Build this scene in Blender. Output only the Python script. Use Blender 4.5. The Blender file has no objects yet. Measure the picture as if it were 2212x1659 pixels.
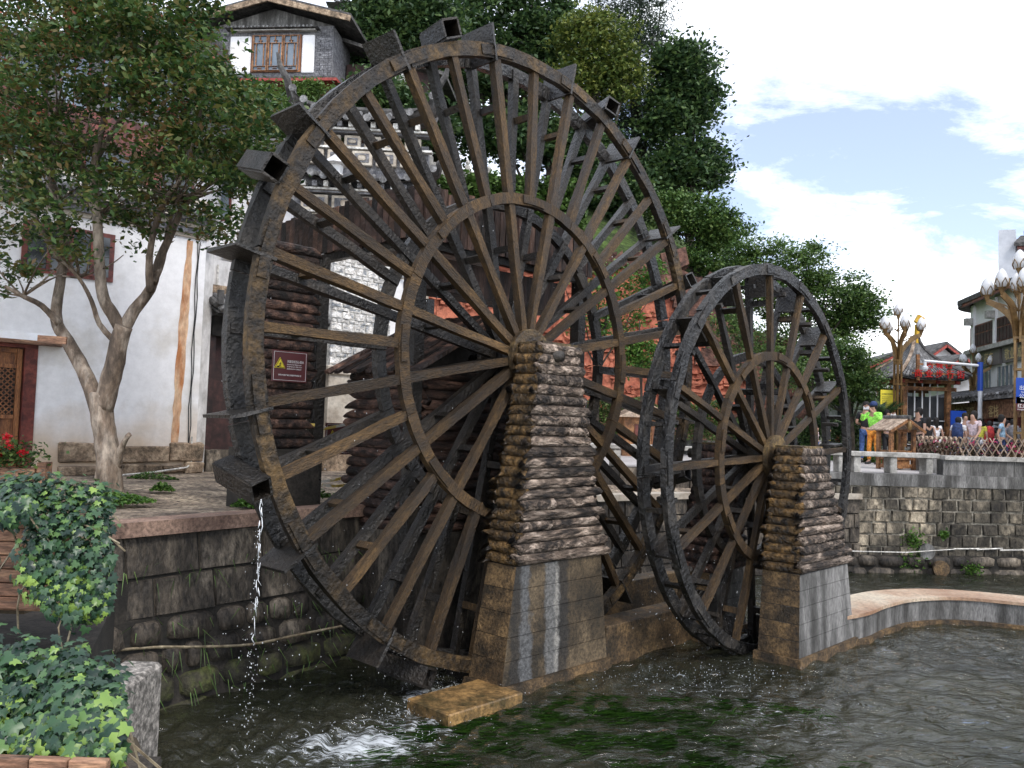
import bpy, math, random
import numpy as np
from mathutils import Vector, Matrix
random.seed(7); rng = np.random.default_rng(7)
sc = bpy.context.scene
COL = sc.collection
R = math.radians
# ------------------------------------------------------------------ camera
CAM_H = 2.8; PITCH = R(2.8); ROLL = R(1.9); FPX = 1800.0      # focal length in pixels of a 2212 px wide picture
fwd = Vector((0, math.cos(PITCH), math.sin(PITCH))); up0 = Vector((0, -math.sin(PITCH), math.cos(PITCH)))
rgt = Vector((1, 0, 0)) * math.cos(ROLL) + up0 * math.sin(ROLL)
upv = -Vector((1, 0, 0)) * math.sin(ROLL) + up0 * math.cos(ROLL)
cam_d = bpy.data.cameras.new('camera'); cam = bpy.data.objects.new('camera', cam_d); COL.objects.link(cam)
m = Matrix.Identity(4)
for i in range(3):
    m[i][0] = rgt[i]; m[i][1] = upv[i]; m[i][2] = -fwd[i]
m[0][3] = 0; m[1][3] = 0; m[2][3] = CAM_H
cam.matrix_world = m
cam_d.sensor_width = 36; cam_d.lens = 36 * FPX / 2212; cam_d.clip_end = 3000; cam_d.clip_start = .05
sc.camera = cam
# ------------------------------------------------------------------ world
SUN_EL = R(50); SUN_AZ = R(148)          # high, veiled sun behind the camera to the right
w = bpy.data.worlds.new('World'); sc.world = w; w.use_nodes = True
nt = w.node_tree; nt.nodes.clear(); N = nt.nodes; L = nt.links
out = N.new('ShaderNodeOutputWorld'); bg = N.new('ShaderNodeBackground'); L.new(bg.outputs[0], out.inputs[0])
sky = N.new('ShaderNodeTexSky'); sky.sky_type = 'NISHITA'; sky.sun_disc = False
sky.sun_elevation = SUN_EL; sky.sun_rotation = SUN_AZ; sky.air_density = 1.0; sky.dust_density = 1.5
tc = N.new('ShaderNodeTexCoord'); sep = N.new('ShaderNodeSeparateXYZ'); L.new(tc.outputs['Generated'], sep.inputs[0])
# project the view direction on a cloud layer plane so the clouds flatten towards the horizon
ab = N.new('ShaderNodeMath'); ab.operation = 'ABSOLUTE'; L.new(sep.outputs[2], ab.inputs[0])
add = N.new('ShaderNodeMath'); add.operation = 'ADD'; add.inputs[1].default_value = .22; L.new(ab.outputs[0], add.inputs[0])
mx = N.new('ShaderNodeMath'); mx.operation = 'MAXIMUM'; mx.inputs[1].default_value = .12; L.new(add.outputs[0], mx.inputs[0])
dx = N.new('ShaderNodeMath'); dx.operation = 'DIVIDE'; L.new(sep.outputs[0], dx.inputs[0]); L.new(mx.outputs[0], dx.inputs[1])
dy = N.new('ShaderNodeMath'); dy.operation = 'DIVIDE'; L.new(sep.outputs[1], dy.inputs[0]); L.new(mx.outputs[0], dy.inputs[1])
cmb = N.new('ShaderNodeCombineXYZ'); L.new(dx.outputs[0], cmb.inputs[0]); L.new(dy.outputs[0], cmb.inputs[1])
mp = N.new('ShaderNodeMapping'); mp.inputs['Location'].default_value = (11.8, 3.85, 0); mp.inputs['Scale'].default_value = (1, 1.25, 1); L.new(cmb.outputs[0], mp.inputs[0])
n1 = N.new('ShaderNodeTexNoise'); n1.inputs['Scale'].default_value = 2.8; n1.inputs['Detail'].default_value = 8; n1.inputs['Roughness'].default_value = .67; n1.inputs['Distortion'].default_value = .3
L.new(mp.outputs[0], n1.inputs['Vector'])
n2 = N.new('ShaderNodeTexNoise'); n2.inputs['Scale'].default_value = .55; n2.inputs['Detail'].default_value = 2; L.new(mp.outputs[0], n2.inputs['Vector'])
ad2 = N.new('ShaderNodeMath'); ad2.operation = 'ADD'; L.new(n1.outputs[0], ad2.inputs[0]); L.new(n2.outputs[0], ad2.inputs[1])
cr = N.new('ShaderNodeValToRGB'); cr.color_ramp.elements[0].position = .86; cr.color_ramp.elements[1].position = 1.10
cr.color_ramp.elements[0].color = (0, 0, 0, 1); cr.color_ramp.elements[1].color = (1, 1, 1, 1)
hv = N.new('ShaderNodeMath'); hv.operation = 'MULTIPLY'; hv.inputs[1].default_value = .5; L.new(ad2.outputs[0], hv.inputs[0])
cr.color_ramp.elements[0].position = .44; cr.color_ramp.elements[1].position = .615
# the cloud deck thickens into haze towards the horizon, all round
hz_ = N.new('ShaderNodeMapRange'); hz_.inputs[1].default_value = .02; hz_.inputs[2].default_value = .30; hz_.inputs[3].default_value = .16; hz_.inputs[4].default_value = 0; L.new(ab.outputs[0], hz_.inputs[0])
hv2 = N.new('ShaderNodeMath'); hv2.operation = 'ADD'; L.new(hv.outputs[0], hv2.inputs[0]); L.new(hz_.outputs[0], hv2.inputs[1])
L.new(hv2.outputs[0], cr.inputs[0])
skm = N.new('ShaderNodeMix'); skm.data_type = 'RGBA'
SKYGAIN = 1.0
bl = N.new('ShaderNodeMix'); bl.data_type = 'RGBA'; bl.blend_type = 'ADD'; bl.inputs[0].default_value = 1
L.new(sky.outputs[0], bl.inputs[6]); bl.inputs[7].default_value = (1.5, 1.45, 1.9, 1)   # thin veil over the blue
L.new(cr.outputs[0], skm.inputs[0]); L.new(bl.outputs[2], skm.inputs[6]); skm.inputs[7].default_value = (11.2, 11.6, 12.0, 1)
L.new(skm.outputs[2], bg.inputs[0]); bg.inputs[1].default_value = .15
# ------------------------------------------------------------------ sun behind thin cloud
sd = bpy.data.lights.new('sun', 'SUN'); sun = bpy.data.objects.new('sun', sd); COL.objects.link(sun)
sd.energy = 1.5; sd.angle = R(14); sd.color = (1, .95, .88)
sv = Vector((math.sin(SUN_AZ) * math.cos(SUN_EL), math.cos(SUN_AZ) * math.cos(SUN_EL), math.sin(SUN_EL)))
sun.rotation_euler = sv.to_track_quat('Z', 'Y').to_euler()
sc.view_settings.view_transform = 'Standard'; sc.view_settings.look = 'None'; sc.view_settings.gamma = 1
sc.view_settings.use_curve_mapping = False; sc.view_settings.exposure = .42
sc.cycles.max_bounces = 6; sc.cycles.transparent_max_bounces = 12; sc.cycles.caustics_reflective = False; sc.cycles.caustics_refractive = False
# ------------------------------------------------------------------ measuring helpers (photo pixels of a 2212 px wide view)
def ray(px, py):
    v = fwd + rgt * ((px - 1106) / FPX) - upv * ((py - 829.5) / FPX)
    return v / v.y
def at(px, py, Y): return Vector((0, 0, CAM_H)) + ray(px, py) * Y
def atz(px, py, z):
    v = ray(px, py); return Vector((0, 0, CAM_H)) + v * ((z - CAM_H) / v.z)
# ------------------------------------------------------------------ materials
MATS = {}
def hexc(*c): return (c[0], c[1], c[2], 1)
def mat(name, c1, c2=None, scale=4., rough=.8, bump=.0, bscale=None, c3=None, stretch=(1, 1, 1), rnd=0., detail=6, lo=.38, hi=.62,
        spec=.5, metal=0, coat=0, space='Object', vor=0, vscale=10., bdist=.01, rough2=None, distort=.0, fine=.55, ro=True, bands=None, zband=None):
    m = bpy.data.materials.new(name); m.use_nodes = True; nt = m.node_tree; N = nt.nodes; L = nt.links
    b = N['Principled BSDF']; b.inputs['Roughness'].default_value = rough; b.inputs['Metallic'].default_value = metal
    b.inputs['Specular IOR Level'].default_value = spec; b.inputs['Coat Weight'].default_value = coat; b.inputs['Coat Roughness'].default_value = .15
    tc = N.new('ShaderNodeTexCoord'); mp = N.new('ShaderNodeMapping'); mp.inputs['Scale'].default_value = stretch
    L.new(tc.outputs[space], mp.inputs[0])
    oi = N.new('ShaderNodeObjectInfo')
    vadd = N.new('ShaderNodeVectorMath'); vadd.operation = 'MULTIPLY_ADD'
    cb = N.new('ShaderNodeCombineXYZ')
    if ro:
        for i in range(3): L.new(oi.outputs['Random'], cb.inputs[i])
    L.new(cb.outputs[0], vadd.inputs[0]); vadd.inputs[1].default_value = (37, 19, 53); L.new(mp.outputs[0], vadd.inputs[2])
    vec = vadd.outputs[0]
    if c2 is None: c2 = c1
    no = N.new('ShaderNodeTexNoise'); no.inputs['Scale'].default_value = scale; no.inputs['Detail'].default_value = detail; no.inputs['Roughness'].default_value = .62
    no.inputs['Distortion'].default_value = distort
    L.new(vec, no.inputs['Vector'])
    ra = N.new('ShaderNodeValToRGB'); e = ra.color_ramp.elements
    e[0].position = lo; e[0].color = hexc(*c1); e[1].position = hi; e[1].color = hexc(*c2)
    if c3 is not None:
        x = e.new((lo + hi) / 2); x.color = hexc(*c3)
    L.new(no.outputs[0], ra.inputs[0]); colr = ra.outputs[0]
    if rnd:
        mr = N.new('ShaderNodeMapRange'); mr.inputs[3].default_value = 1 - rnd; mr.inputs[4].default_value = 1 + rnd
        L.new(oi.outputs['Random'], mr.inputs[0])
        hs = N.new('ShaderNodeHueSaturation'); L.new(mr.outputs[0], hs.inputs['Value']); L.new(colr, hs.inputs['Color']); colr = hs.outputs[0]
    if zband:      # splash dirt along the foot, ragged upper edge
        sz = N.new('ShaderNodeSeparateXYZ'); L.new(tc.outputs['Object'], sz.inputs[0]); zn = N.new('ShaderNodeTexNoise'); zn.inputs['Scale'].default_value = 1.3; zn.inputs['Detail'].default_value = 8; L.new(tc.outputs['Object'], zn.inputs[0])
        z1_ = N.new('ShaderNodeMath'); z1_.operation = 'MULTIPLY_ADD'; L.new(zn.outputs[0], z1_.inputs[0]); z1_.inputs[1].default_value = 1.2; L.new(sz.outputs[2], z1_.inputs[2])
        z2_ = N.new('ShaderNodeMapRange'); z2_.inputs[1].default_value = zband[0] + .6; z2_.inputs[2].default_value = zband[0] + .6 + zband[1]; z2_.inputs[3].default_value = zband[3]; z2_.inputs[4].default_value = 0; L.new(z1_.outputs[0], z2_.inputs[0])
        zm_ = N.new('ShaderNodeMix'); zm_.data_type = 'RGBA'; L.new(z2_.outputs[0], zm_.inputs[0]); L.new(colr, zm_.inputs[6]); zm_.inputs[7].default_value = hexc(*zband[2]); colr = zm_.outputs[2]
    if bands:      # long run-off streaks that keep their own place: (x centre, half width) in metres
        sx = N.new('ShaderNodeSeparateXYZ'); L.new(tc.outputs['Object'], sx.inputs[0])
        wn = N.new('ShaderNodeTexNoise'); wn.inputs['Scale'].default_value = 3.0; wn.inputs['Detail'].default_value = 8; wn.inputs['Roughness'].default_value = .7; L.new(tc.outputs['Object'], wn.inputs[0])
        for cx_, hw_, colb, amt in bands:
            m1 = N.new('ShaderNodeMath'); m1.operation = 'SUBTRACT'; L.new(sx.outputs[0], m1.inputs[0]); m1.inputs[1].default_value = cx_
            m2 = N.new('ShaderNodeMath'); m2.operation = 'ABSOLUTE'; L.new(m1.outputs[0], m2.inputs[0])
            m3 = N.new('ShaderNodeMath'); m3.operation = 'MULTIPLY_ADD'; L.new(wn.outputs[0], m3.inputs[0]); m3.inputs[1].default_value = .30; L.new(m2.outputs[0], m3.inputs[2])
            m4 = N.new('ShaderNodeMapRange'); m4.inputs[1].default_value = hw_ + .15 - .02; m4.inputs[2].default_value = hw_ + .15 + .025; m4.inputs[3].default_value = amt; m4.inputs[4].default_value = 0; L.new(m3.outputs[0], m4.inputs[0])
            mxb = N.new('ShaderNodeMix'); mxb.data_type = 'RGBA'; L.new(m4.outputs[0], mxb.inputs[0]); L.new(colr, mxb.inputs[6]); mxb.inputs[7].default_value = hexc(*colb); colr = mxb.outputs[2]
    if fine:       # pits, grain and dirt at the scale of the relief
        fn = N.new('ShaderNodeTexNoise'); fn.inputs['Scale'].default_value = (bscale or scale * 4) * .7; fn.inputs['Detail'].default_value = 7; fn.inputs['Roughness'].default_value = .72; L.new(vec, fn.inputs['Vector'])
        fr_ = N.new('ShaderNodeMapRange'); fr_.inputs[1].default_value = .36; fr_.inputs[2].default_value = .64; fr_.inputs[3].default_value = 1 - fine; fr_.inputs[4].default_value = 1 + fine * .75; L.new(fn.outputs[0], fr_.inputs[0])
        mu = N.new('ShaderNodeMix'); mu.data_type = 'RGBA'; mu.blend_type = 'MULTIPLY'; mu.inputs[0].default_value = 1; L.new(colr, mu.inputs[6]); L.new(fr_.outputs[0], mu.inputs[7]); colr = mu.outputs[2]
    L.new(colr, b.inputs['Base Color'])
    if rough2 is not None:
        mr = N.new('ShaderNodeMapRange'); mr.inputs[1].default_value = .35; mr.inputs[2].default_value = .65; mr.inputs[3].default_value = rough; mr.inputs[4].default_value = rough2
        L.new(no.outputs[0], mr.inputs[0]); L.new(mr.outputs[0], b.inputs['Roughness'])
    if bump or vor:
        bn = N.new('ShaderNodeTexNoise'); bn.inputs['Scale'].default_value = bscale or scale * 4; bn.inputs['Detail'].default_value = 5; bn.inputs['Roughness'].default_value = .6
        L.new(vec, bn.inputs['Vector'])
        h = bn.outputs[0]
        if vor:
            vo = N.new('ShaderNodeTexVoronoi'); vo.inputs['Scale'].default_value = vscale; L.new(vec, vo.inputs['Vector'])
            ma = N.new('ShaderNodeMath'); ma.operation = 'MULTIPLY_ADD'; ma.inputs[1].default_value = vor; L.new(vo.outputs[0], ma.inputs[0]); L.new(h, ma.inputs[2]); h = ma.outputs[0]
        bp = N.new('ShaderNodeBump'); bp.inputs['Strength'].default_value = max(bump, .3) if vor else bump; bp.inputs['Distance'].default_value = bdist
        L.new(h, bp.inputs['Height']); L.new(bp.outputs[0], b.inputs['Normal'])
    MATS[name] = m; return m
def leafmat(name, cols, rough=.5, transl=.25, spec=.4):
    m = bpy.data.materials.new(name); m.use_nodes = True; nt = m.node_tree; N = nt.nodes; L = nt.links
    b = N['Principled BSDF']; b.inputs['Roughness'].default_value = rough; b.inputs['Specular IOR Level'].default_value = spec
    g = N.new('ShaderNodeNewGeometry'); oi = N.new('ShaderNodeObjectInfo')
    ad = N.new('ShaderNodeMath'); ad.operation = 'ADD'; L.new(g.outputs['Random Per Island'], ad.inputs[0]); L.new(oi.outputs['Random'], ad.inputs[1])
    fr = N.new('ShaderNodeMath'); fr.operation = 'FRACT'; L.new(ad.outputs[0], fr.inputs[0])
    # broad tint patches across the crown
    tc = N.new('ShaderNodeTexCoord'); no = N.new('ShaderNodeTexNoise'); no.inputs['Scale'].default_value = .8; no.inputs['Detail'].default_value = 2; L.new(tc.outputs['Object'], no.inputs[0])
    mxn = N.new('ShaderNodeMath'); mxn.operation = 'MULTIPLY_ADD'; L.new(no.outputs[0], mxn.inputs[0]); mxn.inputs[1].default_value = 1.1; mxn.inputs[2].default_value = -.55
    a2 = N.new('ShaderNodeMath'); a2.operation = 'ADD'; a2.use_clamp = True; L.new(fr.outputs[0], a2.inputs[0]); L.new(mxn.outputs[0], a2.inputs[1])
    ra = N.new('ShaderNodeValToRGB'); e = ra.color_ramp.elements
    n = len(cols)
    e[0].position = 0; e[0].color = hexc(*cols[0]); e[1].position = 1; e[1].color = hexc(*cols[-1])
    for i in range(1, n - 1):
        x = e.new(i / (n - 1)); x.color = hexc(*cols[i])
    L.new(a2.outputs[0], ra.inputs[0]); L.new(ra.outputs[0], b.inputs['Base Color'])
    tr = N.new('ShaderNodeBsdfTranslucent'); L.new(ra.outputs[0], tr.inputs[0])
    ms = N.new('ShaderNodeMixShader'); ms.inputs[0].default_value = transl
    L.new(b.outputs[0], ms.inputs[1]); L.new(tr.outputs[0], ms.inputs[2]); L.new(ms.outputs[0], N['Material Output'].inputs[0])
    MATS[name] = m; return m
# ------------------------------------------------------------------ object helpers
def tag(o, label=None, cat=None, group=None, kind=None):
    if label: o['label'] = label
    if cat: o['category'] = cat
    if group: o['group'] = group
    if kind: o['kind'] = kind
    return o
def empty(name, loc=(0, 0, 0), rz=0., label=None, cat=None, group=None):
    o = bpy.data.objects.new(name, None); COL.objects.link(o); o.location = loc; o.rotation_euler = (0, 0, rz); o.empty_display_size = .1
    return tag(o, label, cat, group)
def inst(name, mesh, parent=None, loc=(0, 0, 0), rot=(0, 0, 0), scale=(1, 1, 1), mw=None):
    o = bpy.data.objects.new(name, mesh); COL.objects.link(o)
    if parent is not None: o.parent = parent
    if mw is not None: o.matrix_local = mw
    else:
        o.location = loc; o.rotation_euler = rot; o.scale = scale
    return o
def copy_tree(o, parent=None):
    c = o.copy(); COL.objects.link(c); c.parent = parent
    for ch in [x for x in ALLCH(o)]: copy_tree(ch, c)
    return c
def ALLCH(o): return [x for x in bpy.data.objects if x.parent is o]
class G:
    """collects simple shapes into one mesh"""
    def __init__(s): s.v = []; s.f = []; s.m = []; s.cur = 0
    def add(s, vs, fs):
        b = len(s.v); s.v += [tuple(x) for x in vs]; s.f += [tuple(b + i for i in f) for f in fs]; s.m += [s.cur] * len(fs)
    def box(s, c, d, rot=None, jit=0):
        x, y, z = d[0] / 2, d[1] / 2, d[2] / 2
        vs = [Vector((a * x, b * y, e * z)) for a in (-1, 1) for b in (-1, 1) for e in (-1, 1)]
        if jit: vs = [v + Vector((random.uniform(-jit, jit), random.uniform(-jit, jit), random.uniform(-jit, jit))) for v in vs]
        if rot is not None: vs = [rot @ v for v in vs]
        vs = [v + Vector(c) for v in vs]
        s.add(vs, [(0, 1, 3, 2), (4, 6, 7, 5), (0, 4, 5, 1), (2, 3, 7, 6), (0, 2, 6, 4), (1, 5, 7, 3)]); return s
    def hexa(s, p):   # p: bottom 4 (ccw) then top 4
        s.add(p, [(3, 2, 1, 0), (4, 5, 6, 7), (0, 1, 5, 4), (1, 2, 6, 5), (2, 3, 7, 6), (3, 0, 4, 7)]); return s
    def beam(s, p0, p1, w, h, up=(0, 0, 1), seg=1, jit=0, w1=None, h1=None):
        p0 = Vector(p0); p1 = Vector(p1); d = (p1 - p0).normalized(); u = Vector(up)
        side = d.cross(u)
        if side.length < 1e-4: side = d.cross(Vector((1, 0, 0)))
        side.normalize(); u = side.cross(d).normalized()
        w1 = w if w1 is None else w1; h1 = h if h1 is None else h1
        b = len(s.v)
        for i in range(seg + 1):
            t = i / seg; p = p0.lerp(p1, t); ww = w + (w1 - w) * t; hh = h + (h1 - h) * t
            for a, c in ((-1, -1), (1, -1), (1, 1), (-1, 1)):
                j = Vector((random.uniform(-jit, jit), random.uniform(-jit, jit), random.uniform(-jit, jit))) if jit else Vector((0, 0, 0))
                s.v.append(tuple(p + side * (a * ww / 2) + u * (c * hh / 2) + j))
        def q(*f): s.f.append(tuple(b + i for i in f)); s.m.append(s.cur)
        q(3, 2, 1, 0)
        for i in range(seg):
            o = i * 4
            for k in range(4): q(o + k, o + (k + 1) % 4, o + 4 + (k + 1) % 4, o + 4 + k)
        o = seg * 4; q(o, o + 1, o + 2, o + 3); return s
    def tube(s, pts, rad, n=8, cap=True, jit=0, sq=1.0):
        pts = [Vector(p) for p in pts]; m = len(pts)
        if not hasattr(rad, '__len__'): rad = [rad] * m
        b = len(s.v); prev = None
        for i, p in enumerate(pts):
            d = (pts[min(i + 1, m - 1)] - pts[max(i - 1, 0)]).normalized()
            if prev is None:
                a = d.cross(Vector((0, 0, 1)));
                if a.length < .1: a = d.cross(Vector((1, 0, 0)))
            else: a = prev - d * prev.dot(d)
            a.normalize(); prev = a; c = d.cross(a)
            for k in range(n):
                t = 2 * math.pi * k / n; r = rad[i] * (1 + (random.uniform(-jit, jit) if jit else 0))
                s.v.append(tuple(p + a * (math.cos(t) * r) + c * (math.sin(t) * r * sq)))
        for i in range(m - 1):
            for k in range(n):
                s.f.append((b + i * n + k, b + i * n + (k + 1) % n, b + (i + 1) * n + (k + 1) % n, b + (i + 1) * n + k)); s.m.append(s.cur)
        if cap:
            s.f.append(tuple(b + k for k in reversed(range(n)))); s.m.append(s.cur)
            s.f.append(tuple(b + (m - 1) * n + k for k in range(n))); s.m.append(s.cur)
        return s
    def lathe(s, prof, c=(0, 0, 0), n=12):
        b = len(s.v); c = Vector(c); m = len(prof)
        for r, z in prof:
            for k in range(n):
                t = 2 * math.pi * k / n; s.v.append((c.x + r * math.cos(t), c.y + r * math.sin(t), c.z + z))
        for i in range(m - 1):
            for k in range(n):
                s.f.append((b + i * n + k, b + i * n + (k + 1) % n, b + (i + 1) * n + (k + 1) % n, b + (i + 1) * n + k)); s.m.append(s.cur)
        s.f.append(tuple(b + k for k in reversed(range(n)))); s.m.append(s.cur)
        s.f.append(tuple(b + (m - 1) * n + k for k in range(n))); s.m.append(s.cur)
        return s
    def prism(s, poly, d):    # poly: list of 3d points, extruded by vector d
        n = len(poly); d = Vector(d); poly = [Vector(p) for p in poly]
        s.add(poly + [p + d for p in poly], [tuple(reversed(range(n))), tuple(range(n, 2 * n))] + [(i, (i + 1) % n, n + (i + 1) % n, n + i) for i in range(n)]); return s
    def build(s, name, mats=None, parent=None, smooth=False, loc=(0, 0, 0), rz=0., bevel=0):
        me = bpy.data.meshes.new(name); me.from_pydata(s.v, [], s.f)
        if mats is not None:
            for x in (mats if isinstance(mats, (list, tuple)) else [mats]): me.materials.append(MATS[x] if isinstance(x, str) else x)
            if s.cur or any(s.m): me.polygons.foreach_set('material_index', s.m)
        if smooth: me.polygons.foreach_set('use_smooth', [True] * len(me.polygons))
        me.update(); import bmesh
        bm = bmesh.new(); bm.from_mesh(me); bmesh.ops.recalc_face_normals(bm, faces=bm.faces)
        if bevel: bmesh.ops.bevel(bm, geom=bm.edges, offset=bevel, segments=1, affect='EDGES')
        bm.to_mesh(me); bm.free()
        if name is not None and parent == 'mesh': return me
        o = inst(name, me, parent, loc); o.rotation_euler.z = rz
        return o
def bigmesh(name, verts, quads, mname, parent=None, smooth=False):
    """numpy mesh; quads (n,4) or (n,3)"""
    me = bpy.data.meshes.new(name); verts = np.asarray(verts, np.float32); quads = np.asarray(quads, np.int32)
    k = quads.shape[1]; n = len(quads)
    me.vertices.add(len(verts)); me.vertices.foreach_set('co', verts.ravel())
    me.loops.add(n * k); me.loops.foreach_set('vertex_index', quads.ravel())
    me.polygons.add(n); me.polygons.foreach_set('loop_start', np.arange(0, n * k, k, dtype=np.int32)); me.polygons.foreach_set('loop_total', np.full(n, k, np.int32))
    if smooth: me.polygons.foreach_set('use_smooth', np.ones(n, bool))
    me.materials.append(MATS[mname]); me.update(calc_edges=True); me.validate()
    return inst(name, me, parent)
def leafcards(pts, size, aspect=.5, upbias=.5, var=.35, droop=0.):
    """rhombus leaves with a fold at centres pts -> verts, quads (two triangles share the middle rib)"""
    n = len(pts); nrm = rng.normal(size=(n, 3)); nrm[:, 2] = np.abs(nrm[:, 2]) * (1 + upbias * 2) + upbias * .5
    nrm /= np.linalg.norm(nrm, axis=1)[:, None]
    a = rng.normal(size=(n, 3)); a[:, 2] -= droop; a -= nrm * (a * nrm).sum(1)[:, None]; a /= np.linalg.norm(a, axis=1)[:, None] + 1e-9
    b = np.cross(nrm, a); s = size * (1 + rng.uniform(-var, var, n))[:, None]
    P = np.asarray(pts)
    v = np.stack([P - a * s * .5, P + b * s * aspect * .5 - a * s * .02, P + a * s * .5 - nrm * s * .08, P - b * s * aspect * .5 - a * s * .02], 1).reshape(-1, 3)
    q = np.arange(n * 4).reshape(-1, 4)
    return v, q
def smooth_poly(pts, k=4):
    """Catmull-Rom through points"""
    P = [Vector(p) for p in pts]; out = []
    for i in range(len(P) - 1):
        p0 = P[max(i - 1, 0)]; p1 = P[i]; p2 = P[i + 1]; p3 = P[min(i + 2, len(P) - 1)]
        for j in range(k):
            t = j / k
            out.append(.5 * ((2 * p1) + (p2 - p0) * t + (2 * p0 - 5 * p1 + 4 * p2 - p3) * t * t + (3 * p1 - p0 - 3 * p2 + p3) * t ** 3))
    out.append(P[-1]); return out
# palette -------------------------------------------------------------------------------------------------
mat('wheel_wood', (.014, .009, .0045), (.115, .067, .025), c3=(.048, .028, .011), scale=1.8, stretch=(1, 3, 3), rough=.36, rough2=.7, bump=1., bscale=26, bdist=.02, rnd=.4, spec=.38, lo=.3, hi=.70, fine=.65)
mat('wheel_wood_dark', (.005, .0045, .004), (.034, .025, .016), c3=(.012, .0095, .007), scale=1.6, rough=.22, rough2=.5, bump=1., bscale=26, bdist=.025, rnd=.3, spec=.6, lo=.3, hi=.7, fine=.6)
mat('rim_wood', (.007, .0055, .004), (.088, .054, .021), c3=(.027, .018, .009), scale=2.6, rough=.34, rough2=.65, bump=1., bscale=18, bdist=.035, rnd=.25, spec=.38, fine=.75)
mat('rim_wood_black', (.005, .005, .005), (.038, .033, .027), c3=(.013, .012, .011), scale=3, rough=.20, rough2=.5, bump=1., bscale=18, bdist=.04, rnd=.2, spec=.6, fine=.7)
mat('moss_wood', (.035, .022, .010), (.18, .12, .045), c3=(.085, .055, .022), scale=3, rough=.45, bump=1., bscale=30, bdist=.02, rnd=.2, fine=.8)
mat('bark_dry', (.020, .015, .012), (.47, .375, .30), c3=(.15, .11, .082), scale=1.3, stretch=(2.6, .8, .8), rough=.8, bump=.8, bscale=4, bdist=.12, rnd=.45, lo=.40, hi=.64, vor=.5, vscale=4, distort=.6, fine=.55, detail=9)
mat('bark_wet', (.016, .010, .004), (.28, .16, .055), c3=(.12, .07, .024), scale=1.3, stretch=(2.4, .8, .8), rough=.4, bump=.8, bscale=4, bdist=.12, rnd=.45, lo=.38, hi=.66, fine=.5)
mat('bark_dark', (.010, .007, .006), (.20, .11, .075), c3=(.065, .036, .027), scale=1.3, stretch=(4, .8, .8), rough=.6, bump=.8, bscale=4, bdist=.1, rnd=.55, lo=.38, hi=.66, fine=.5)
mat('black_inside', (.012, .011, .010), (.03, .026, .022), rough=.9)
mat('concrete_brown', (.030, .021, .011), (.20, .125, .055), c3=(.095, .060, .028), scale=2.6, rough=.55, rough2=.8, bump=1., bscale=40, bdist=.015, rnd=.10, fine=.7)
mat('concrete_grey', (.05, .048, .044), (.24, .235, .225), c3=(.12, .118, .112), scale=1.6, stretch=(2.2, 2.2, .4), rough=.75, bump=.8, bscale=40, bdist=.008, rnd=.04, fine=.5, ro=False)
mat('concrete_streak', (.022, .017, .010), (.13, .095, .055), c3=(.060, .043, .024), scale=1.8, rough=.7, bump=1., bscale=40, bdist=.012, rnd=.0, ro=False, fine=.6, bands=[(-.60, .16, (.022, .020, .018), .8), (-.53, .085, (.14, .145, .15), .6), (-.02, .20, (.022, .020, .018), .8), (-.10, .11, (.19, .19, .185), .6), (-.02, .012, (.36, .34, .30), .55)])
mat('river_stone', (.012, .010, .008), (.25, .21, .16), c3=(.065, .053, .040), scale=2.2, stretch=(1, 1, .45), rough=.7, bump=1., bscale=22, bdist=.03, rnd=.35, lo=.34, hi=.72, fine=.8, ro=False)
mat('river_stone_far', (.022, .019, .015), (.44, .37, .27), c3=(.11, .095, .07), scale=1.3, stretch=(1, 1, .6), rough=.85, bump=1., bscale=12, bdist=.05, rnd=.3, lo=.36, hi=.72, fine=.85, ro=False)
mat('mortar', (.05, .045, .038), (.26, .24, .20), scale=3, rough=.9, bump=.6, bscale=30)
mat('mortar_dark', (.012, .011, .009), (.035, .03, .024), scale=3, rough=.9, bump=.6, bscale=30)
mat('moss_stone', (.02, .018, .012), (.075, .085, .025), c3=(.045, .042, .025), scale=3.2, rough=.8, bump=1., bscale=18, bdist=.03, rnd=.25)
mat('coping_red', (.16, .10, .075), (.36, .24, .18), scale=3, rough=.75, bump=.7, bscale=40, bdist=.006, rnd=.12)
mat('weir_top', (.30, .17, .10), (.58, .50, .38), c3=(.44, .31, .21), scale=.6, rough=.5, bump=.6, bscale=30, bdist=.006, fine=.35, ro=False)
mat('mortar_pale', (.07, .062, .05), (.34, .31, .25), scale=2, rough=.9, bump=.6, bscale=30)
mat('slab_brown', (.07, .05, .02), (.32, .19, .07), c3=(.19, .115, .045), scale=4, rough=.45, bump=.9, bscale=30, bdist=.01, rnd=.1)
mat('cobble', (.15, .115, .085), (.54, .43, .31), c3=(.33, .26, .19), scale=1.6, rough=.85, bump=1., bscale=20, vor=2.6, vscale=13, bdist=.04, fine=.85)
mat('plaza_stone', (.36, .34, .33), (.50, .48, .47), scale=.8, rough=.6, bump=.2, bscale=30, fine=.25)
mat('earth', (.07, .05, .03), (.14, .11, .07), scale=1, rough=.95)
mat('hill_green', (.03, .05, .012), (.10, .16, .035), c3=(.06, .10, .02), scale=1.5, rough=.95, bump=1., bscale=8, bdist=.2)
mat('white_plaster', (.66, .64, .61), (.84, .84, .85), c3=(.80, .80, .81), scale=.7, rough=.85, bump=.25, bscale=12, bdist=.006, fine=.06)
mat('house_plaster', (.66, .64, .61), (.84, .84, .85), c3=(.80, .80, .81), scale=.7, rough=.85, bump=.35, bscale=9, bdist=.01, fine=.08, ro=False, zband=(.35, .75, (.56, .40, .24), .75))
mat('white_plaster_dirty', (.30, .28, .25), (.66, .65, .64), c3=(.55, .54, .53), scale=1.2, stretch=(1, 1, .4), rough=.85, bump=.3, bscale=12, bdist=.006, fine=.25)
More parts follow.
